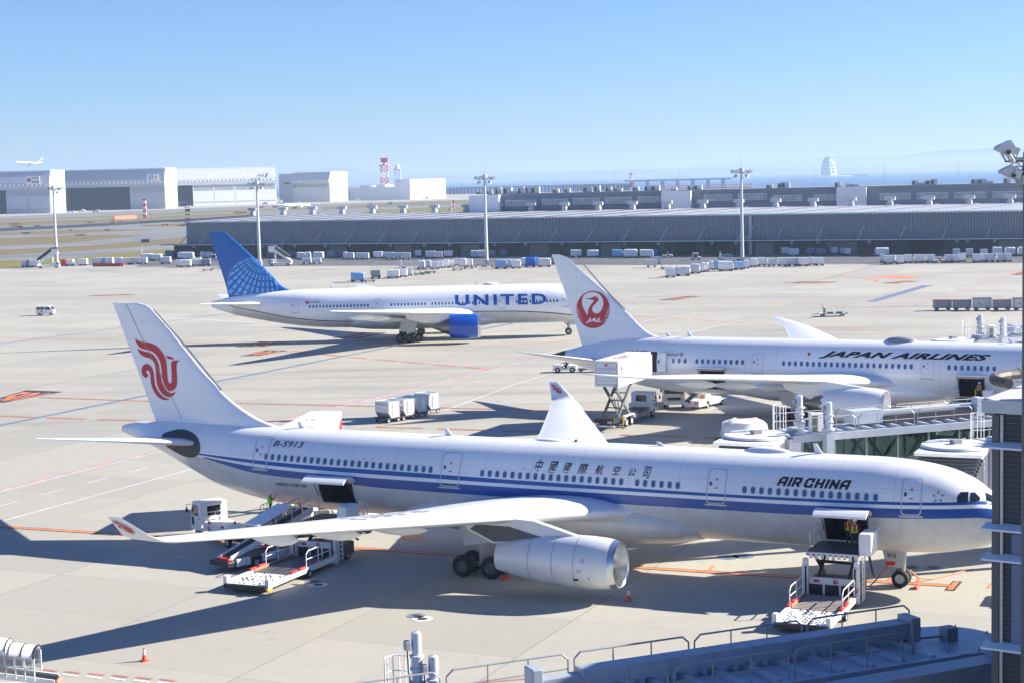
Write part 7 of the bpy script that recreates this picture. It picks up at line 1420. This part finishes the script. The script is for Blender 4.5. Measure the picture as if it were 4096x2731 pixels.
def stairs(label, p, rz, s=1.):
    t = thing('stair_truck', label, 'stair truck', p, rz, 'passenger stair trucks'); t.scale = (s,)*3
    MB().rbox(-3.6, 3.4, -1.1, 1.1, .45, .95, .06).build('chassis', 'gse_white', t, smooth=False); cab(t, -.0+2.0, 3.4, 2.1, .6, 2.0)
    MB().prism([(-3.8, .95), (-3.8, 1.6), (1.2, 5.1), (3.0, 5.1), (3.0, 4.2), (1.2, 4.2)], -.95, .95, lambda u, v, w_: Vector((u, w_, v))).build('stair_body', 'gse_white', t, smooth=False)
    rings = [[(x, 1.0*math.cos(q), z+1.0*math.sin(q)) for q in [math.pi*i/10 for i in range(11)]] for x, z in ((-3.4, 2.2), (1.2, 5.5))]; MB().loft(rings, cap=False, closed=False).build('canopy', 'dark_metal', t); MB().box(1.2, 3.2, -1.1, 1.1, 6.1, 6.5).build('top_hood', 'dark_metal', t, smooth=False)
    for sg in (-1, 1):
        MB().box(1.2, 3.1, sg*1.05-.04, sg*1.05+.04, 4.4, 6.1).build('side_wall', 'gse_white', t, smooth=False)
        for x in (-2.6, 2.5): wheel(t, x, sg*1.0, .42, .26, n=12)
        MB().cyl((1.4, sg*.8, .9), (1.4, sg*.8, 4.2), .09, n=6).build('support', 'gse_white', t)
stairs('white stair truck with a dark rounded canopy beside the leftmost mast', G(440*K, 500+1318*K)+Vector((0, 1, 0)), .1); stairs('white stair truck facing left behind the blue tail', G(1024+215*K, 500+1297*K)+Vector((0, 1, 0)), math.pi-.1)
tractor('tow tractor with a driver in the shade before the dark hall doorway', G(2048+1430*K, 500+1224*K)+Vector((0, .8, 0)), 0, 'person in yellow vest driving the tractor by the dark doorway'); tractor('small white cabbed tractor in the sun left of the right mast', G(2048+1690*K, 500+1245*K)+Vector((0, .8, 0)), 0, None, True)
tractor('tow tractor hauling containers on the service road at the right', G(3072+1580*K, 500+1272*K)+Vector((0, .8, 0)), 0, 'person in white helmet driving the tractor among the right-hand containers'); tractor('white tow tractor by the left end of the cargo hall', G(1805*K, 500+1245*K)+Vector((0, .8, 0)), math.pi); tractor('white tow tractor with a standing driver left of the blue tail', G(1957*K, 500+1248*K)+Vector((0, .8, 0)), math.pi, 'person in green vest on the tractor left of the blue tail', True)
p = G(912*K+3072, 500+1203*K); t = thing('forklift', 'red forklift parked in the shade against the cargo hall', 'forklift', p+Vector((0, 1, 0)), math.pi); MB().rbox(-1.3, .9, -.6, .6, .3, 1.2, .1).build('body', 'red', t, smooth=False); MB().box(.9, 1.05, -.5, .5, .2, 2.4).build('mast', 'dark_metal', t, smooth=False); MB().box(-.9, .6, -.55, .55, 2.05, 2.15).build('overhead_guard', 'dark_metal', t, smooth=False); MB().box(1.05, 2.1, -.4, .4, .15, .22).build('forks', 'dark_metal', t, smooth=False)
for x, y in ((-.8, -.5), (-.8, .5), (.6, -.5), (.6, .5)): MB().cyl((x, y, 1.2), (x, y, 2.1), .04, n=5).build('guard_post', 'dark_metal', t)
for x in (-.8, .7):
    for sg in (-1, 1): wheel(t, x, sg*.5, .3, .22, n=10)
p0 = G(858*K, 500+1302*K); p1 = G(1140*K, 500+1299*K); t = thing('striped_barrier', 'long low barrier with orange and black stripes at the apron edge', 'barrier', p0, math.atan2(p1.y-p0.y, p1.x-p0.x)); L = (p1-p0).length; MB().box(0, L, -.3, .3, 0, .85).build('barrier_wall', 'cone_orange', t, smooth=False); k = MB()
for i in range(int(L/1.1)): k.add([(i*1.1, -.31, 0), (i*1.1+.45, -.31, 0), (i*1.1+.8, -.31, .85), (i*1.1+.35, -.31, .85)], [(0, 1, 2, 3)])
k.build('stripes', 'black', t, smooth=False)
for lb, px, py, rz in (('parked container loader with red lamps beside the right mast', 2048+2010*K, 500+1250*K, 0.1), ('low parked container loader left of the centre container cluster', 1024+1430*K, 500+1318*K, .2)):
    t = thing('container_loader', lb, 'cargo loader', G(px, py)+Vector((0, 1, 0)), rz, 'parked container loaders'); MB().box(-3.5, 3.5, -1.4, 1.4, .5, .8).build('platform', 'dark_metal', t, smooth=False); MB().box(-3.5, 3.5, -1.5, -1.38, .5, 1.0).build('side_beam', 'gse_white', t, smooth=False)
    for x in (-3.3, 3.2): MB().rbox(x-.2, x+.2, -1.5, -1.1, .8, 2.6, .05).build('lift_mast', 'gse_white', t, smooth=False); MB().box(x-.15, x+.15, -1.5, -1.2, 2.6, 2.9).build('lamp', 'bright_red', t, smooth=False)
    rail(t, [(-3, -1.4, .8), (0, -1.4, .8)], 1.1)
    for x in (-2.4, 2.4):
        for sg in (-1, 1): wheel(t, x, sg*1.3, .35, .25, n=10)
p = G(3072+517*K, 1150+273*K); person('person in red overalls and white helmet raising a red paddle on the far apron', p, -1.9, dict(ra=[(0, -.21, 1.42), (.1, -.32, 1.66), (.12, -.3, 1.95)]), top='worker_red', item='paddle', h=1.75)
t = thing('pallet_dolly', 'long low white dolly parked beside the person with the paddle', 'dolly', G(3072+600*K, 1150+268*K)+Vector((0, .8, 0)), .05); MB().box(-2.4, 2.4, -1.1, 1.1, .42, .58).build('frame', 'light_grey', t, smooth=False); MB().box(-3.6, -2.4, -.06, .06, .4, .48).build('drawbar', 'dark_metal', t, smooth=False)
for x in (-.6, 1.0): MB().box(x-.5, x+.5, -1.05, -.4, .58, .78).build('stop_block', 'dark_metal', t, smooth=False)
MB().box(2.1, 2.42, -1.12, 1.12, .41, .6).build('end_beam', 'rust', t, smooth=False)
for x in (-1.7, 1.7):
    for sg in (-1, 1): wheel(t, x, sg*.9, .22, .16, n=10)
# a few service cars far off at the hangars
for i, (ox, x, y, m) in enumerate(((0, 647, 808, 'gse_white'), (0, 750, 803, 'gse_white'), (0, 880, 806, 'light_grey'), (1024, 1225, 738, 'gse_white'), (1024, 1045, 748, 'light_grey'), (1024, 925, 702, 'gse_white'), (1024, 1560, 683, 'gse_white'), (1024, 80, 733, 'wrap_blue'), (0, 1720, 768, 'gse_white'))):
    p = G(ox+x*K, 500+y*K); t = thing('service_car', '%s service vehicle far off near the hangars, %s from the left' % ({'gse_white': 'white', 'light_grey': 'grey', 'wrap_blue': 'blue'}[m], ORD[[0, 1, 2, 7, 6, 5, 8, 4, 3][i]]), 'vehicle', p+Vector((0, 1, 0)), .1, 'service vehicles at the hangars')
    MB().rbox(-3.5, 3.5, -1.2, 1.2, .6, 1.8, .2).build('body', m, t, smooth=False); MB().rbox(-.5, 3.2, -1.1, 1.1, 1.8, 3.0, .25).build('cab', 'glass_dark' if i % 3 == 0 else m, t, smooth=False)
    for x_ in (-2.3, 2.3):
        for sg in (-1, 1): wheel(t, x_, sg*1.05, .5, .3, n=8)
# ================================================================ DISTANT JETS
def small_jet(label, p, yaw, L, span, finm, letter=None, eng=2, gear_=True, winglet=None, pitch=0., r=None, grp='distant jets'):
    r = r or L*.046; zc = r*1.95
    C_ = Craft('airliner', label, p.x, p.y, yaw, [(0, zc-.2*r, zc-.22*r, .02), (L*.012, zc+.35*r, zc-.55*r, .4*r), (L*.04, zc+.75*r, zc-.85*r, .75*r), (L*.09, zc+r, zc-r, r), (L*.68, zc+r, zc-r, r), (L*.80, zc+r, zc-.75*r, .85*r), (L*.92, zc+.95*r, zc-.05*r, .42*r), (L, zc+.7*r, zc+.5*r, .06*r)], grp)
    C_.root.location.z = p.z; C_.root.rotation_euler = (0, -pitch, yaw); C_.fuselage('plane_white', n=24)
    zt = zc+.9*r; H = L*.155
    C_.fin([(zt, L*.80), (zt+H*.15, L*.84), (zt+H, L*.95)], [(zt, L*.945), (zt+H, L*.995)], finm, .09)
    W_ = [(r*.5, L*.34, L*.53, zc-.5*r, .12, 0), (r*1.2, L*.36, L*.53, zc-.45*r, .12, 0), (span*.2, L*.44, L*.56, zc-.2*r, .11, 0), (span*.48, L*.58, L*.625, zc+.35*r, .1, 0), (span*.5, L*.615, L*.64, zc+(1.2 if winglet else .4)*r, .08, .9)]
    T_ = [(r*.2, L*.87, L*.955, zc+.5*r, .1, 0), (span*.16, L*.955, L*.985, zc+.75*r, .09, 0)]
    for sd in (1, -1):
        C_.foil(W_, 'wing_white', 'wing', sd); C_.foil(T_, 'wing_white', 'tailplane', sd)
        if winglet: C_.foil([(span*.5, L*.615, L*.64, zc+1.2*r, .08, 1.2), (span*.505, L*.64, L*.655, zc+1.9*r, .08, 1.3)], winglet, 'winglet', sd)
        C_.engine(L*.36, sd*span*.155, zc-.95*r, [(0, .42*r), (.3*r, .5*r), (1.2*r, .48*r), (2.0*r, .36*r)], .36*r, 'plane_white', 'chrome', core=[(1.9*r, .3*r), (2.6*r, .03*r)])
        if gear_: C_.gear(L*.5, sd*r*1.0, (-.6, .6), .9, .5, .4, zc-.4*r)
    if gear_: C_.gear(L*.1, 0, (0,), .6, .4, .3, zc-.6*r)
    n = int(L*.6/1.1); q = MB()
    for sd in (1, -1): decal(join2d(*[poly2d([(L*.14+i*1.1, zc+.2*r), (L*.14+i*1.1+.5, zc+.2*r), (L*.14+i*1.1+.5, zc+.35*r), (L*.14+i*1.1, zc+.35*r)]) for i in range(n)]), lambda u, v: C_.skin(u, v, .03, sd), 'cabin_window_row', 'cabin_glass', C_.root)
    if letter: 
        for sd in (1, -1): decal(circle2d(L*.94, zt+H*.5, H*.22, H*.24, 20), lambda u, v: C_.finpt(u, v, .05, sd), 'emblem', letter, C_.root)
    return C_
fp = D(112, 650, 3300); small_jet('white jet with red fin disc, landing in the sky at far left', Vector((fp.x-22, 3300-20, fp.z-5)), R(217), 58, 56, 'plane_white', 'red', winglet='red', pitch=.06)
p = G(1024+372*K, 500+771*K); small_jet('small jet with blue and yellow tail taxiing before the white hangar', Vector((p.x+12, p.y+16, 0)), R(40), 36, 34, 'fin_blue', 'yellow', winglet='wing_white')
p = G(15*K, 500+800*K); small_jet('jet with a red disc on its tail, parked half inside the lilac hangar', Vector((p.x-12, p.y+55, 0)), R(110), 50, 46, 'plane_white', 'red', gear_=False)
p = G(1650*K, 500+752*K); small_jet('jet with a dark blue tail parked half inside the white hangar', Vector((p.x+5, p.y+60, 0)), R(70), 50, 46, 'fin_blue', 'box_white', gear_=False)
# ================================================================ JET BRIDGES
mat('bridge_grey', (.50, .54, .60), .45, var=.10, scale=1.2); mat('bridge_blue', (.36, .40, .46), .45, var=.12, scale=.9); mat('cab_white', (.72, .73, .74), .5, var=.1, scale=1.5); mat('rail_steel', (.36, .36, .36), .45, .3, var=.1); mat('bellows', (.10, .11, .125), .8, var=.3, scale=3)
def motor_column(t, x, y, z0, z1, m='bridge_grey', s=1.):
    MB().box(x-.28*s, x+.28*s, y-.28*s, y+.28*s, z0, z1-1.9).build('lift_column', m, t, smooth=False)
    c = MB().lathe([(z_, r_*s) for z_, r_ in ((z1-1.9, .42), (z1-1.8, .42), (z1-1.78, .26), (z1-1.4, .26), (z1-1.38, .36), (z1-1.3, .36), (z1-1.28, .27), (z1-.95, .27), (z1-.93, .36), (z1-.86, .36), (z1-.84, .22), (z1-.72, .22), (z1-.70, .25), (z1-.12, .25), (z1-.05, .24), (z1, .05))], (x, y, 0), (0, 0, 1), 18).build('drive_motor', m, t)
    MB().rbox(x-.45, x-.24, y-.15, y+.12, z1-.62, z1-.3, .03).build('terminal_box', 'mid_grey', c, smooth=False); MB().tube([(x-.35, y, z1-.6), (x-.36, y-.1, z1-1.3), (x-.3, y-.2, z1-1.9)], .025, 5).build('cable', 'dark_metal', c)
def bridge_deck(t, x0, x1, w_, zr, m, step=1.1, ribs=True):
    y = w_/2; MB().box(x0, x1, -y, y, zr-.12, zr).build('roof', m, t, smooth=False)
    for sg in (-1, 1): MB().box(x0, x1, sg*y-.12, sg*y+.12, zr-.35, zr+.12).build('edge_beam', m, t, smooth=False)
    n = int((x1-x0)/step)
    for i in range(n if ribs else 0): x = x0+(i+.5)*step; MB().box(x-.11, x+.11, -y+.13, y-.13, zr+.004, zr+.2).build('roof_rib', m, t, smooth=False)
def roof_rail(t, x0, x1, y, zr, seg=4.6, m='rail_steel', h=1.1):
    n = max(1, round((x1-x0)/seg)); s = (x1-x0)/n
    for i in range(n): rail(t, [(x0+i*s+.12, y, zr), (x0+(i+1)*s-.12, y, zr)], h, m, .035, 2)
def glazed_wall(t, x0, x1, y, z0, z1, step=2.35):
    n = max(1, round((x1-x0)/step)); s = (x1-x0)/n
    MB().box(x0, x1, y-.015, y+.015, z0, z1).build('glazing', 'clear_glass', t, smooth=False)
    for i in range(n+1): x = x0+i*s; MB().box(x-.07, x+.07, y-.07, y+.07, z0, z1).build('mullion', 'steel', t, smooth=False)
    yi = y*.86
    for i in range(n):
        x = x0+i*s; a, b = ((x+.15, z0), (x+s-.15, z1)) if i % 2 else ((x+.15, z1), (x+s-.15, z0)); MB().cyl((a[0], yi, a[1]), (b[0], yi, b[1]), .11, n=6).build('brace', 'green_steel', t)
def cab_head(t, x, zr, side, wd=3.6, m='cab_white', rot=0., sh=0.):
    """round cab at the outer end: disc roof, door hood and bellows reaching along local -y*side"""
    MB().cyl((x, 0, zr-2.9), (x, 0, zr-.05), 1.95, n=28).build('rotunda', m, t); r = MB().cyl((x, 0, zr), (x, 0, zr+.14), 2.2, 2.1, n=36).build('rotunda_roof', m, t)
    MB().box(x-.3, x+.3, -.25, .25, zr+.14, zr+.4).build('roof_hub', 'mid_grey', r, smooth=False); MB().tube([(x, 0, zr+.3), (x-1.8, -1.0*side, zr+.22)], .03, 5).build('stay', 'mid_grey', r); MB().tube([(x, 0, zr+.3), (x+1.6, -1.3*side, zr+.22)], .03, 5).build('stay', 'mid_grey', r)
    c, s = math.cos(rot), math.sin(rot); T = lambda u, v, z: Vector((x+c*(u+sh)-s*v, (s*(u+sh)+c*v), z))
    def bx(name, mm, u0, u1, v0, v1, z0, z1): k = MB(); k.add([T(u, v, z) for z in (z0, z1) for u, v in ((u0, v0), (u1, v0), (u1, v1), (u0, v1))], [(3, 2, 1, 0), (4, 5, 6, 7), (0, 1, 5, 4), (1, 2, 6, 5), (2, 3, 7, 6), (3, 0, 4, 7)]); return k.build(name, mm, t, smooth=False)
    h = wd/2; bx('cab', m, -h, h, min(0, 1.9*side), max(0, 1.9*side), zr-2.9, zr-.25)
    v0, v1 = (1.9*side, 2.95*side); bx('hood', m, -h-.25, h+.25, min(.6*side, v1), max(.6*side, v1), zr-.24, zr-.05)
    for i in range(6):
        q = i/6; va = v0+(v1-v0)*q*1.35; e = .18*i; k = MB(); k.cyl(T(-h-.05+e*.3, va, zr-.45-e), T(h+.05-e*.3, va, zr-.45-e), .17, n=8); 
        for sg in (-1, 1): k.cyl(T(sg*(h+.05-e*.3), va, zr-.45-e), T(sg*(h+.05-e*.3), va, zr-2.7), .16, n=8)
        k.build('bellows_fold', 'bellows', t)
def aircon(t, x, y, z): 
    k = MB().rbox(x-.45, x+.45, y-.2, y+.2, z, z+1.35, .04).build('air_conditioner', 'cab_white', t, smooth=False); MB().box(x-.38, x+.05, y-.215, y-.205, z+.12, z+1.2).build('grille', 'dark_grey', k, smooth=False)
def cage(t, x, y, z):
    k = MB()
    for i in range(7): q = math.pi*i/6; k.tube([(x-.45*math.cos(q), y+.45*math.sin(q), z), (x-.45*math.cos(q), y+.45*math.sin(q), z+1.7)], .025, 5)
    for zz in (.6, 1.15, 1.7): k.tube([(x-.45*math.cos(math.pi*i/6), y+.45*math.sin(math.pi*i/6), z+zz) for i in range(7)], .025, 5)
    k.build('ladder_cage', 'gse_white', t)
def jet_bridge(label, a, d_to, zr, L, side, rot, cols=(5.5,), wd=3.0, duct=True, glass_=True, sh=0.):
    d = (d_to-a); rz = math.atan2(d.y, d.x); t = thing('jet_bridge', label, 'jet bridge', Vector((a.x, a.y, 0)), rz, 'jet bridges'); y = wd/2
    cab_head(t, 0, zr+.05, side, rot=rot, sh=sh); bridge_deck(t, 1.9, L, wd, zr, 'bridge_grey')
    MB().box(1.9, L, -y, y, zr-3.2, zr-2.9).build('floor', 'bridge_grey', t, smooth=False)
    if glass_:
        for sg in (-1, 1): glazed_wall(t, 2.6, L, sg*(y-.02), zr-2.9, zr-.35)
    else: MB().box(1.9, L, -y+.1, y-.1, zr-2.9, zr-.35).build('side_wall', 'bridge_grey', t, smooth=False)
    MB().box(1.7, 2.6, -y+.05, y-.05, zr-2.9, zr-.13).build('end_wall', 'cab_white', t, smooth=False)
    if duct:
        MB().box(7.5, L, .35, 1.05, zr+.5, zr+1.0).build('cable_duct', 'bridge_grey', t, smooth=False); MB().box(7.3, 9.6, -.1, 1.1, zr+.3, zr+1.2).build('duct_head', 'bridge_grey', t, smooth=False); MB().box(9.7, L, -.15, .3, zr+.25, zr+.75).build('cable_tray', 'dark_metal', t, smooth=False); MB().rbox(17., 17.6, -.2, .5, zr+.2, zr+1.5, .04).build('control_box', 'bridge_grey', t, smooth=False)
    for yy in (-y+.02, y-.02): roof_rail(t, 2.2, L, yy, zr+.1)
    for cx in cols:
        for sg in (-1, 1): motor_column(t, cx, sg*(y+.45), .8, zr+2.3)
        MB().box(cx-.4, cx+.4, -y-.6, y+.6, .5, .9).build('axle_beam', 'bridge_grey', t, smooth=False)
        for sg in (-1, 1): wheel(t, cx, sg*(y-.2), .5, .4)
    aircon(t, 3.9, -y+.5, zr+.1); cage(t, 2.3, y-.5, zr+.1); MB().rbox(2.4, 3.2, -.6, .3, zr+.12, zr+.45, .04).build('roof_box', 'bridge_blue', t, smooth=False)
    return t
zA = 7.6
a = G(3025, 1745, zA); b = G(3976, 1668, zA); dAB = (b-a).normalized(); jet_bridge('grey glass-walled jet bridge between the two parked jets, its cab at the near jet', a, b, zA, 34, -1, -(math.atan2(dAB.y, dAB.x)-AC.yaw), cols=(4.3,))
zB = 7.6; a = G(3824, 1785, zB); b = a+dAB*10; jet_bridge('white jet bridge cab with dark bellows at the nose of the near jet', a, b, zB, 22, -1, -(math.atan2(dAB.y, dAB.x)-AC.yaw), cols=(4.6,), duct=False, sh=0.)
zD = 7.5; a = G(3812, 1362, zD); b = a+dAB*10; jet_bridge('far jet bridge with roof railings behind the crane-emblem jet', a, b, zD, 40, -1, -(math.atan2(dAB.y, dAB.x)-JL.yaw), cols=(4.6,))
t = thing('covered_pallet', 'white plastic-covered cargo heap behind the first bridge cab', 'cargo pallet', G(3010, 1775, .5)+Vector((0, 6, -.35)), .4); k = MB(); random.seed(2); rg = []
for z, s in ((0, 1), (.5, 1.05), (1.1, .98), (1.45, .9), (1.6, .7)): rg.append([(2.2*s*math.cos(q)*(1+.13*random.uniform(-1, 1)), 1.5*s*math.sin(q)*(1+.08*random.uniform(-1, 1)), z+.28*random.random()*(z > 1)) for q in [2*math.pi*i/18 for i in range(18)]])
k.loft(rg).build('cover', 'wrap_white', t); MB().box(-2.3, 2.3, -1.5, 1.5, -.15, 0).build('base', 'dark_metal', t, smooth=False)
# -------- foreground bridge in the terminal's shade
zC = 7.2; ra = G(1767, 2683, zC+1.2); rb_ = G(3362, 2456, zC+1.2); d = (rb_-ra).normalized(); org = ra-d*8-Vector((-d.y, d.x, 0))*1.62; t = thing('jet_bridge', 'shaded blue-grey bridge roof with railings and a long duct across the bottom', 'jet bridge', Vector((org.x, org.y, 0)), math.atan2(d.y, d.x), 'jet bridges'); inv = (Matrix.Translation((org.x, org.y, 0)) @ Matrix.Rotation(math.atan2(d.y, d.x), 4, 'Z')).inverted()
def lc(px, py, z): return inv @ G(px, py, z)
e = (lc(3600, 2520, zC)).x; bridge_deck(t, -6, e-.3, 3.4, zC, 'bridge_grey', 1.3); MB().box(-6, e-.3, -1.65, 1.65, zC-3.2, zC-.13).build('side_wall', 'bridge_grey', t, smooth=False)
for py, px, zt_ in ((2522, 1670, None), (2617, 1735, None)):
    q = lc(px, 2731, 7.4); z1 = D(px, py, (inv.inverted() @ Vector((q.x, q.y, 0))).y).z; motor_column(t, q.x, q.y, 2, z1, s=.72)
q = lc(1590, 2731, zC); cage(t, q.x, q.y, zC-.8)
q0 = lc(2190, 2715, zC+.8); q1 = lc(3590, 2470, zC+.86); x0, x1 = q0.x, q1.x
dk = MB().box(lc(2360, 2680, zC+1).x, x1, .45, 1.2, zC+.3, zC+.86).build('cable_duct', 'bridge_blue', t, smooth=False); MB().box(x1, x1+.4, .38, 1.28, zC+.12, zC+1.02).build('duct_end', 'bridge_blue', t, smooth=False); MB().box(x0-.4, lc(2360, 2680, zC+1).x, .6, 1.15, zC+.25, zC+.68).build('cable_duct', 'bridge_blue', t, smooth=False)
xm = lc(2180, 2690, zC+1.2).x; MB().rbox(xm-.2, xm+.2, .4, 1.15, zC+.1, zC+1.15, .04).build('control_box', 'bridge_blue', t, smooth=False)
for i in range(12): x = x0+(x1-x0)*i/12; MB().box(x-.08, x+.08, .55, 1.1, zC+.05, zC+.3).build('duct_stand', 'bridge_grey', t, smooth=False)
for i in range(9): x = x0+1.5+(x1-x0)*i/9; MB().box(x-.02, x+.02, .445, 1.205, zC+.29, zC+.866).build('duct_seam', 'mid_grey', dk, smooth=False)
roof_rail(t, lc(1560, 2731, zC).x-4, e, 1.62, zC+.1, 5.2, 'mid_grey'); roof_rail(t, -4, e-2.6, -1.55, zC+.1, 5.2, 'mid_grey')
# its round end, and the next bridge beyond the lower right corner
zE = 7.0; c = G(3795, 2565, zE); t = thing('bridge_rotunda', 'shaded round bridge turret with a flat disc roof at the lower right', 'jet bridge', Vector((c.x, c.y, 0)), math.atan2(d.y, d.x)); MB().cyl((0, 0, 0), (0, 0, zE-.1), 1.75, n=32).build('turret', 'bridge_grey', t); r = MB().cyl((0, 0, zE-.1), (0, 0, zE+.08), 1.98, n=40).build('disc_roof', 'bridge_grey', t)
MB().box(-.3, .2, -.3, .2, zE+.08, zE+.6).build('hub_box', 'mid_grey', r, smooth=False); MB().tube([(-.2, 0, zE+.25), (-2.2, .5, zE+.2)], .05, 6).build('stay', 'mid_grey', r); MB().tube([(-.2, -.1, zE+.25), (-1.1, -1.4, zE+.15)], .04, 6).build('stay', 'mid_grey', r)
MB().box(-3.6, -1.2, -1.5, 1.3, zE-2.2, zE-.35).build('link_box', 'bridge_grey', t, smooth=False); MB().cyl((-2.6, -1.3, zE-.35), (-2.6, -1.3, zE+1.4), .05, n=8).build('post', 'mid_grey', t)
for i in range(8): q = 2*math.pi*i/8; MB().tube([(1.8*math.cos(q)-.06, 1.8*math.sin(q), zE+.08), (1.8*math.cos(q), 1.8*math.sin(q), zE+.2), (1.8*math.cos(q)+.06, 1.8*math.sin(q), zE+.08)], .02, 5).build('lifting_eye', 'mid_grey', r)
zF = 7.6; a1 = G(3380, 2745, zF); b1 = G(3975, 2640, zF); d1 = (b1-a1).normalized(); t = thing('jet_bridge', 'second shaded bridge duct slanting in the lower right corner', 'jet bridge', Vector((a1.x, a1.y, 0)), math.atan2(d1.y, d1.x), 'jet bridges'); L = (b1-a1).length
MB().box(-5, L+.3, -.2, .75, zF-.9, zF).build('cable_duct', 'bridge_blue', t, smooth=False); MB().box(L+.3, L+.75, -.3, .85, zF-1.1, zF+.2).build('duct_end', 'bridge_blue', t, smooth=False); bridge_deck(t, -6, L+2, 3.2, zF-1.5, 'bridge_grey', 1.3); MB().box(-6, L+2, -1.55, 1.55, zF-4.6, zF-1.63).build('side_wall', 'bridge_grey', t, smooth=False); roof_rail(t, -5, L-1, 1.5, zF-1.4, 5, 'mid_grey')
c = G(4100, 2690, 6.4); k = MB().cyl((0, 0, 0), (0, 0, 6.4), 1.8, n=32).cyl((0, 0, 6.4), (0, 0, 6.55), 1.95, n=36); t = thing('bridge_rotunda', 'edge of a shaded disc-roofed turret in the lower right corner', 'jet bridge', Vector((c.x, c.y, 0)), 0); k.build('turret', 'bridge_grey', t); MB().cyl((-1.9, -1.0, 6.0), (-1.9, -1.0, 7.5), .05, n=8).build('post', 'mid_grey', t)
# -------- belt loader with an arched canopy at the lower left corner
pa = G(228, 2722, 1.0); pb = G(-60, 2694, 1.5); hd = (pa-pb); rz = math.atan2(hd.y, hd.x); t = thing('belt_loader', 'belt loader under an arched white canopy at the lower left corner', 'belt loader', Vector((pb.x, pb.y, 0)), rz); L = Vector((hd.x, hd.y, 0)).length
bz = lambda x: 2.1-(x+2)/(L+2)*1.0
MB().prism([(-4, bz(-4)), (L, bz(L)), (L, bz(L)-.14), (-4, bz(-4)-.14)], -.45, .45, lambda u, v, w_: Vector((u, w_, v))).build('conveyor_belt', 'black', t, smooth=False); MB().cyl((L+.05, -.5, bz(L)-.1), (L+.05, .5, bz(L)-.1), .12, n=10).build('end_roller', 'rust', t)
for sg in (-1, 1): MB().prism([(-4, bz(-4)+.1), (L, bz(L)+.1), (L, bz(L)-.2), (-4, bz(-4)-.2)], sg*.52-.04, sg*.52+.04, lambda u, v, w_: Vector((u, w_, v))).build('belt_frame', 'gse_white', t, smooth=False)
for j, (x0, x1, dz) in enumerate(((-4, L*.35, .25), (L*.22, L*.74, 0.))):
    H = 1.12+dz*.6; rg = [[(x, .85*math.cos(q), bz(x)+H+.36*math.sin(q)) for q in [math.pi*i/12 for i in range(13)]] for x in (x0, x1)]; rg2 = [[(x, .82*math.cos(q), bz(x)+H-.03+.34*math.sin(q)) for q in [math.pi*i/12 for i in range(12, -1, -1)]] for x in (x0, x1)]
    MB().loft([a_+b_ for a_, b_ in zip(rg, rg2)]).build('canopy', 'box_white', t)
    for x in [x0+(x1-x0)*i/3 for i in range(4)]: MB().tube([(x, .87*math.cos(q), bz(x)+H+.38*math.sin(q)) for q in [math.pi*i/12 for i in range(13)]], .05 if x == x1 else .025, 6).build('canopy_hoop', 'black', t)
    for sg in (-1, 1):
        MB().prism([(x0, bz(x0)+.2), (x1, bz(x1)+.2), (x1, bz(x1)+H-.05), (x0, bz(x0)+H-.05)], sg*.80-.008, sg*.80+.008, lambda u, v, w_: Vector((u, w_, v))).build('side_curtain', 'film', t, smooth=False)
        for x in [x0+(x1-x0)*i/4 for i in range(5)]: MB().cyl((x, sg*.8, bz(x)), (x, sg*.8, bz(x)+H), .035, n=6).build('post', 'gse_white', t)
        MB().tube([(x0, sg*.8, bz(x0)+.6), (x1, sg*.8, bz(x1)+.6)], .03, 5).build('mid_rail', 'gse_white', t)
MB().rbox(-4, L-1.2, -.9, .9, .35, .8, .06).build('chassis', 'gse_white', t, smooth=False)
for x in (-2.5, L-2.2):
    for sg in (-1, 1): wheel(t, x, sg*.88, .36, .24)

# pushback tug waiting at the nose, mostly behind the terminal corner
p = AC.W(-3.5, .8); t = thing('pushback_tug', 'low tug with big black tyres at the nose, half behind the terminal corner', 'tug', p, AC.yaw+math.pi); MB().rbox(-3.2, 3.2, -1.3, 1.3, .45, 1.25, .1).build('body', 'gse_white', t, smooth=False); MB().rbox(-2.9, -1.2, -1.1, 1.1, 1.25, 2.2, .1).build('cab', 'glass_dark', t, smooth=False)
for x in (-2., 2.):
    for sg in (-1, 1): wheel(t, x, sg*1.2, .72, .5)
loader('white cargo loader at the forward hold of the crane-emblem jet, behind the bridge', JL, 16.8, 4.0, 2.75, 8.6, 'container loaders at the far jet', 'rollers'); person('person in white helmet and green vest in the forward hold of the crane-emblem jet', JL.W(15.75, 4.3, 2.77), stbd(JL), None, 'hivis')
MB().cyl((0, 0, 0), (0, 0, 1.15), .06, n=8).build('post', 'yellow', thing('yellow_post', 'yellow post on the loader at the crane-emblem jet', 'post', JL.W(16.0, 4.9, 2.78)))
person('person in white helmet and red jacket standing behind the first bridge cab', G(3192, 1745), 2., None, None, 'worker_red')

# ================================================================ haze over the bay
def haze():
    m = bpy.data.materials.new('haze'); m.use_nodes = True; n = m.node_tree.nodes; l = m.node_tree.links
    n.remove(n["Principled BSDF"]); v = n.new("ShaderNodeVolumePrincipled"); v.inputs["Color"].default_value = (.57, .75, 1, 1); v.inputs["Density"].default_value = 1.1e-4; v.inputs["Anisotropy"].default_value = .15
    l.new(v.outputs[0], n["Material Output"].inputs["Volume"]); MATS['haze'] = m
    tag(MB().box(-30000, 30000, -1500, 30000, -4.6, 165).build('haze', 'haze', smooth=False), kind='stuff')
haze()
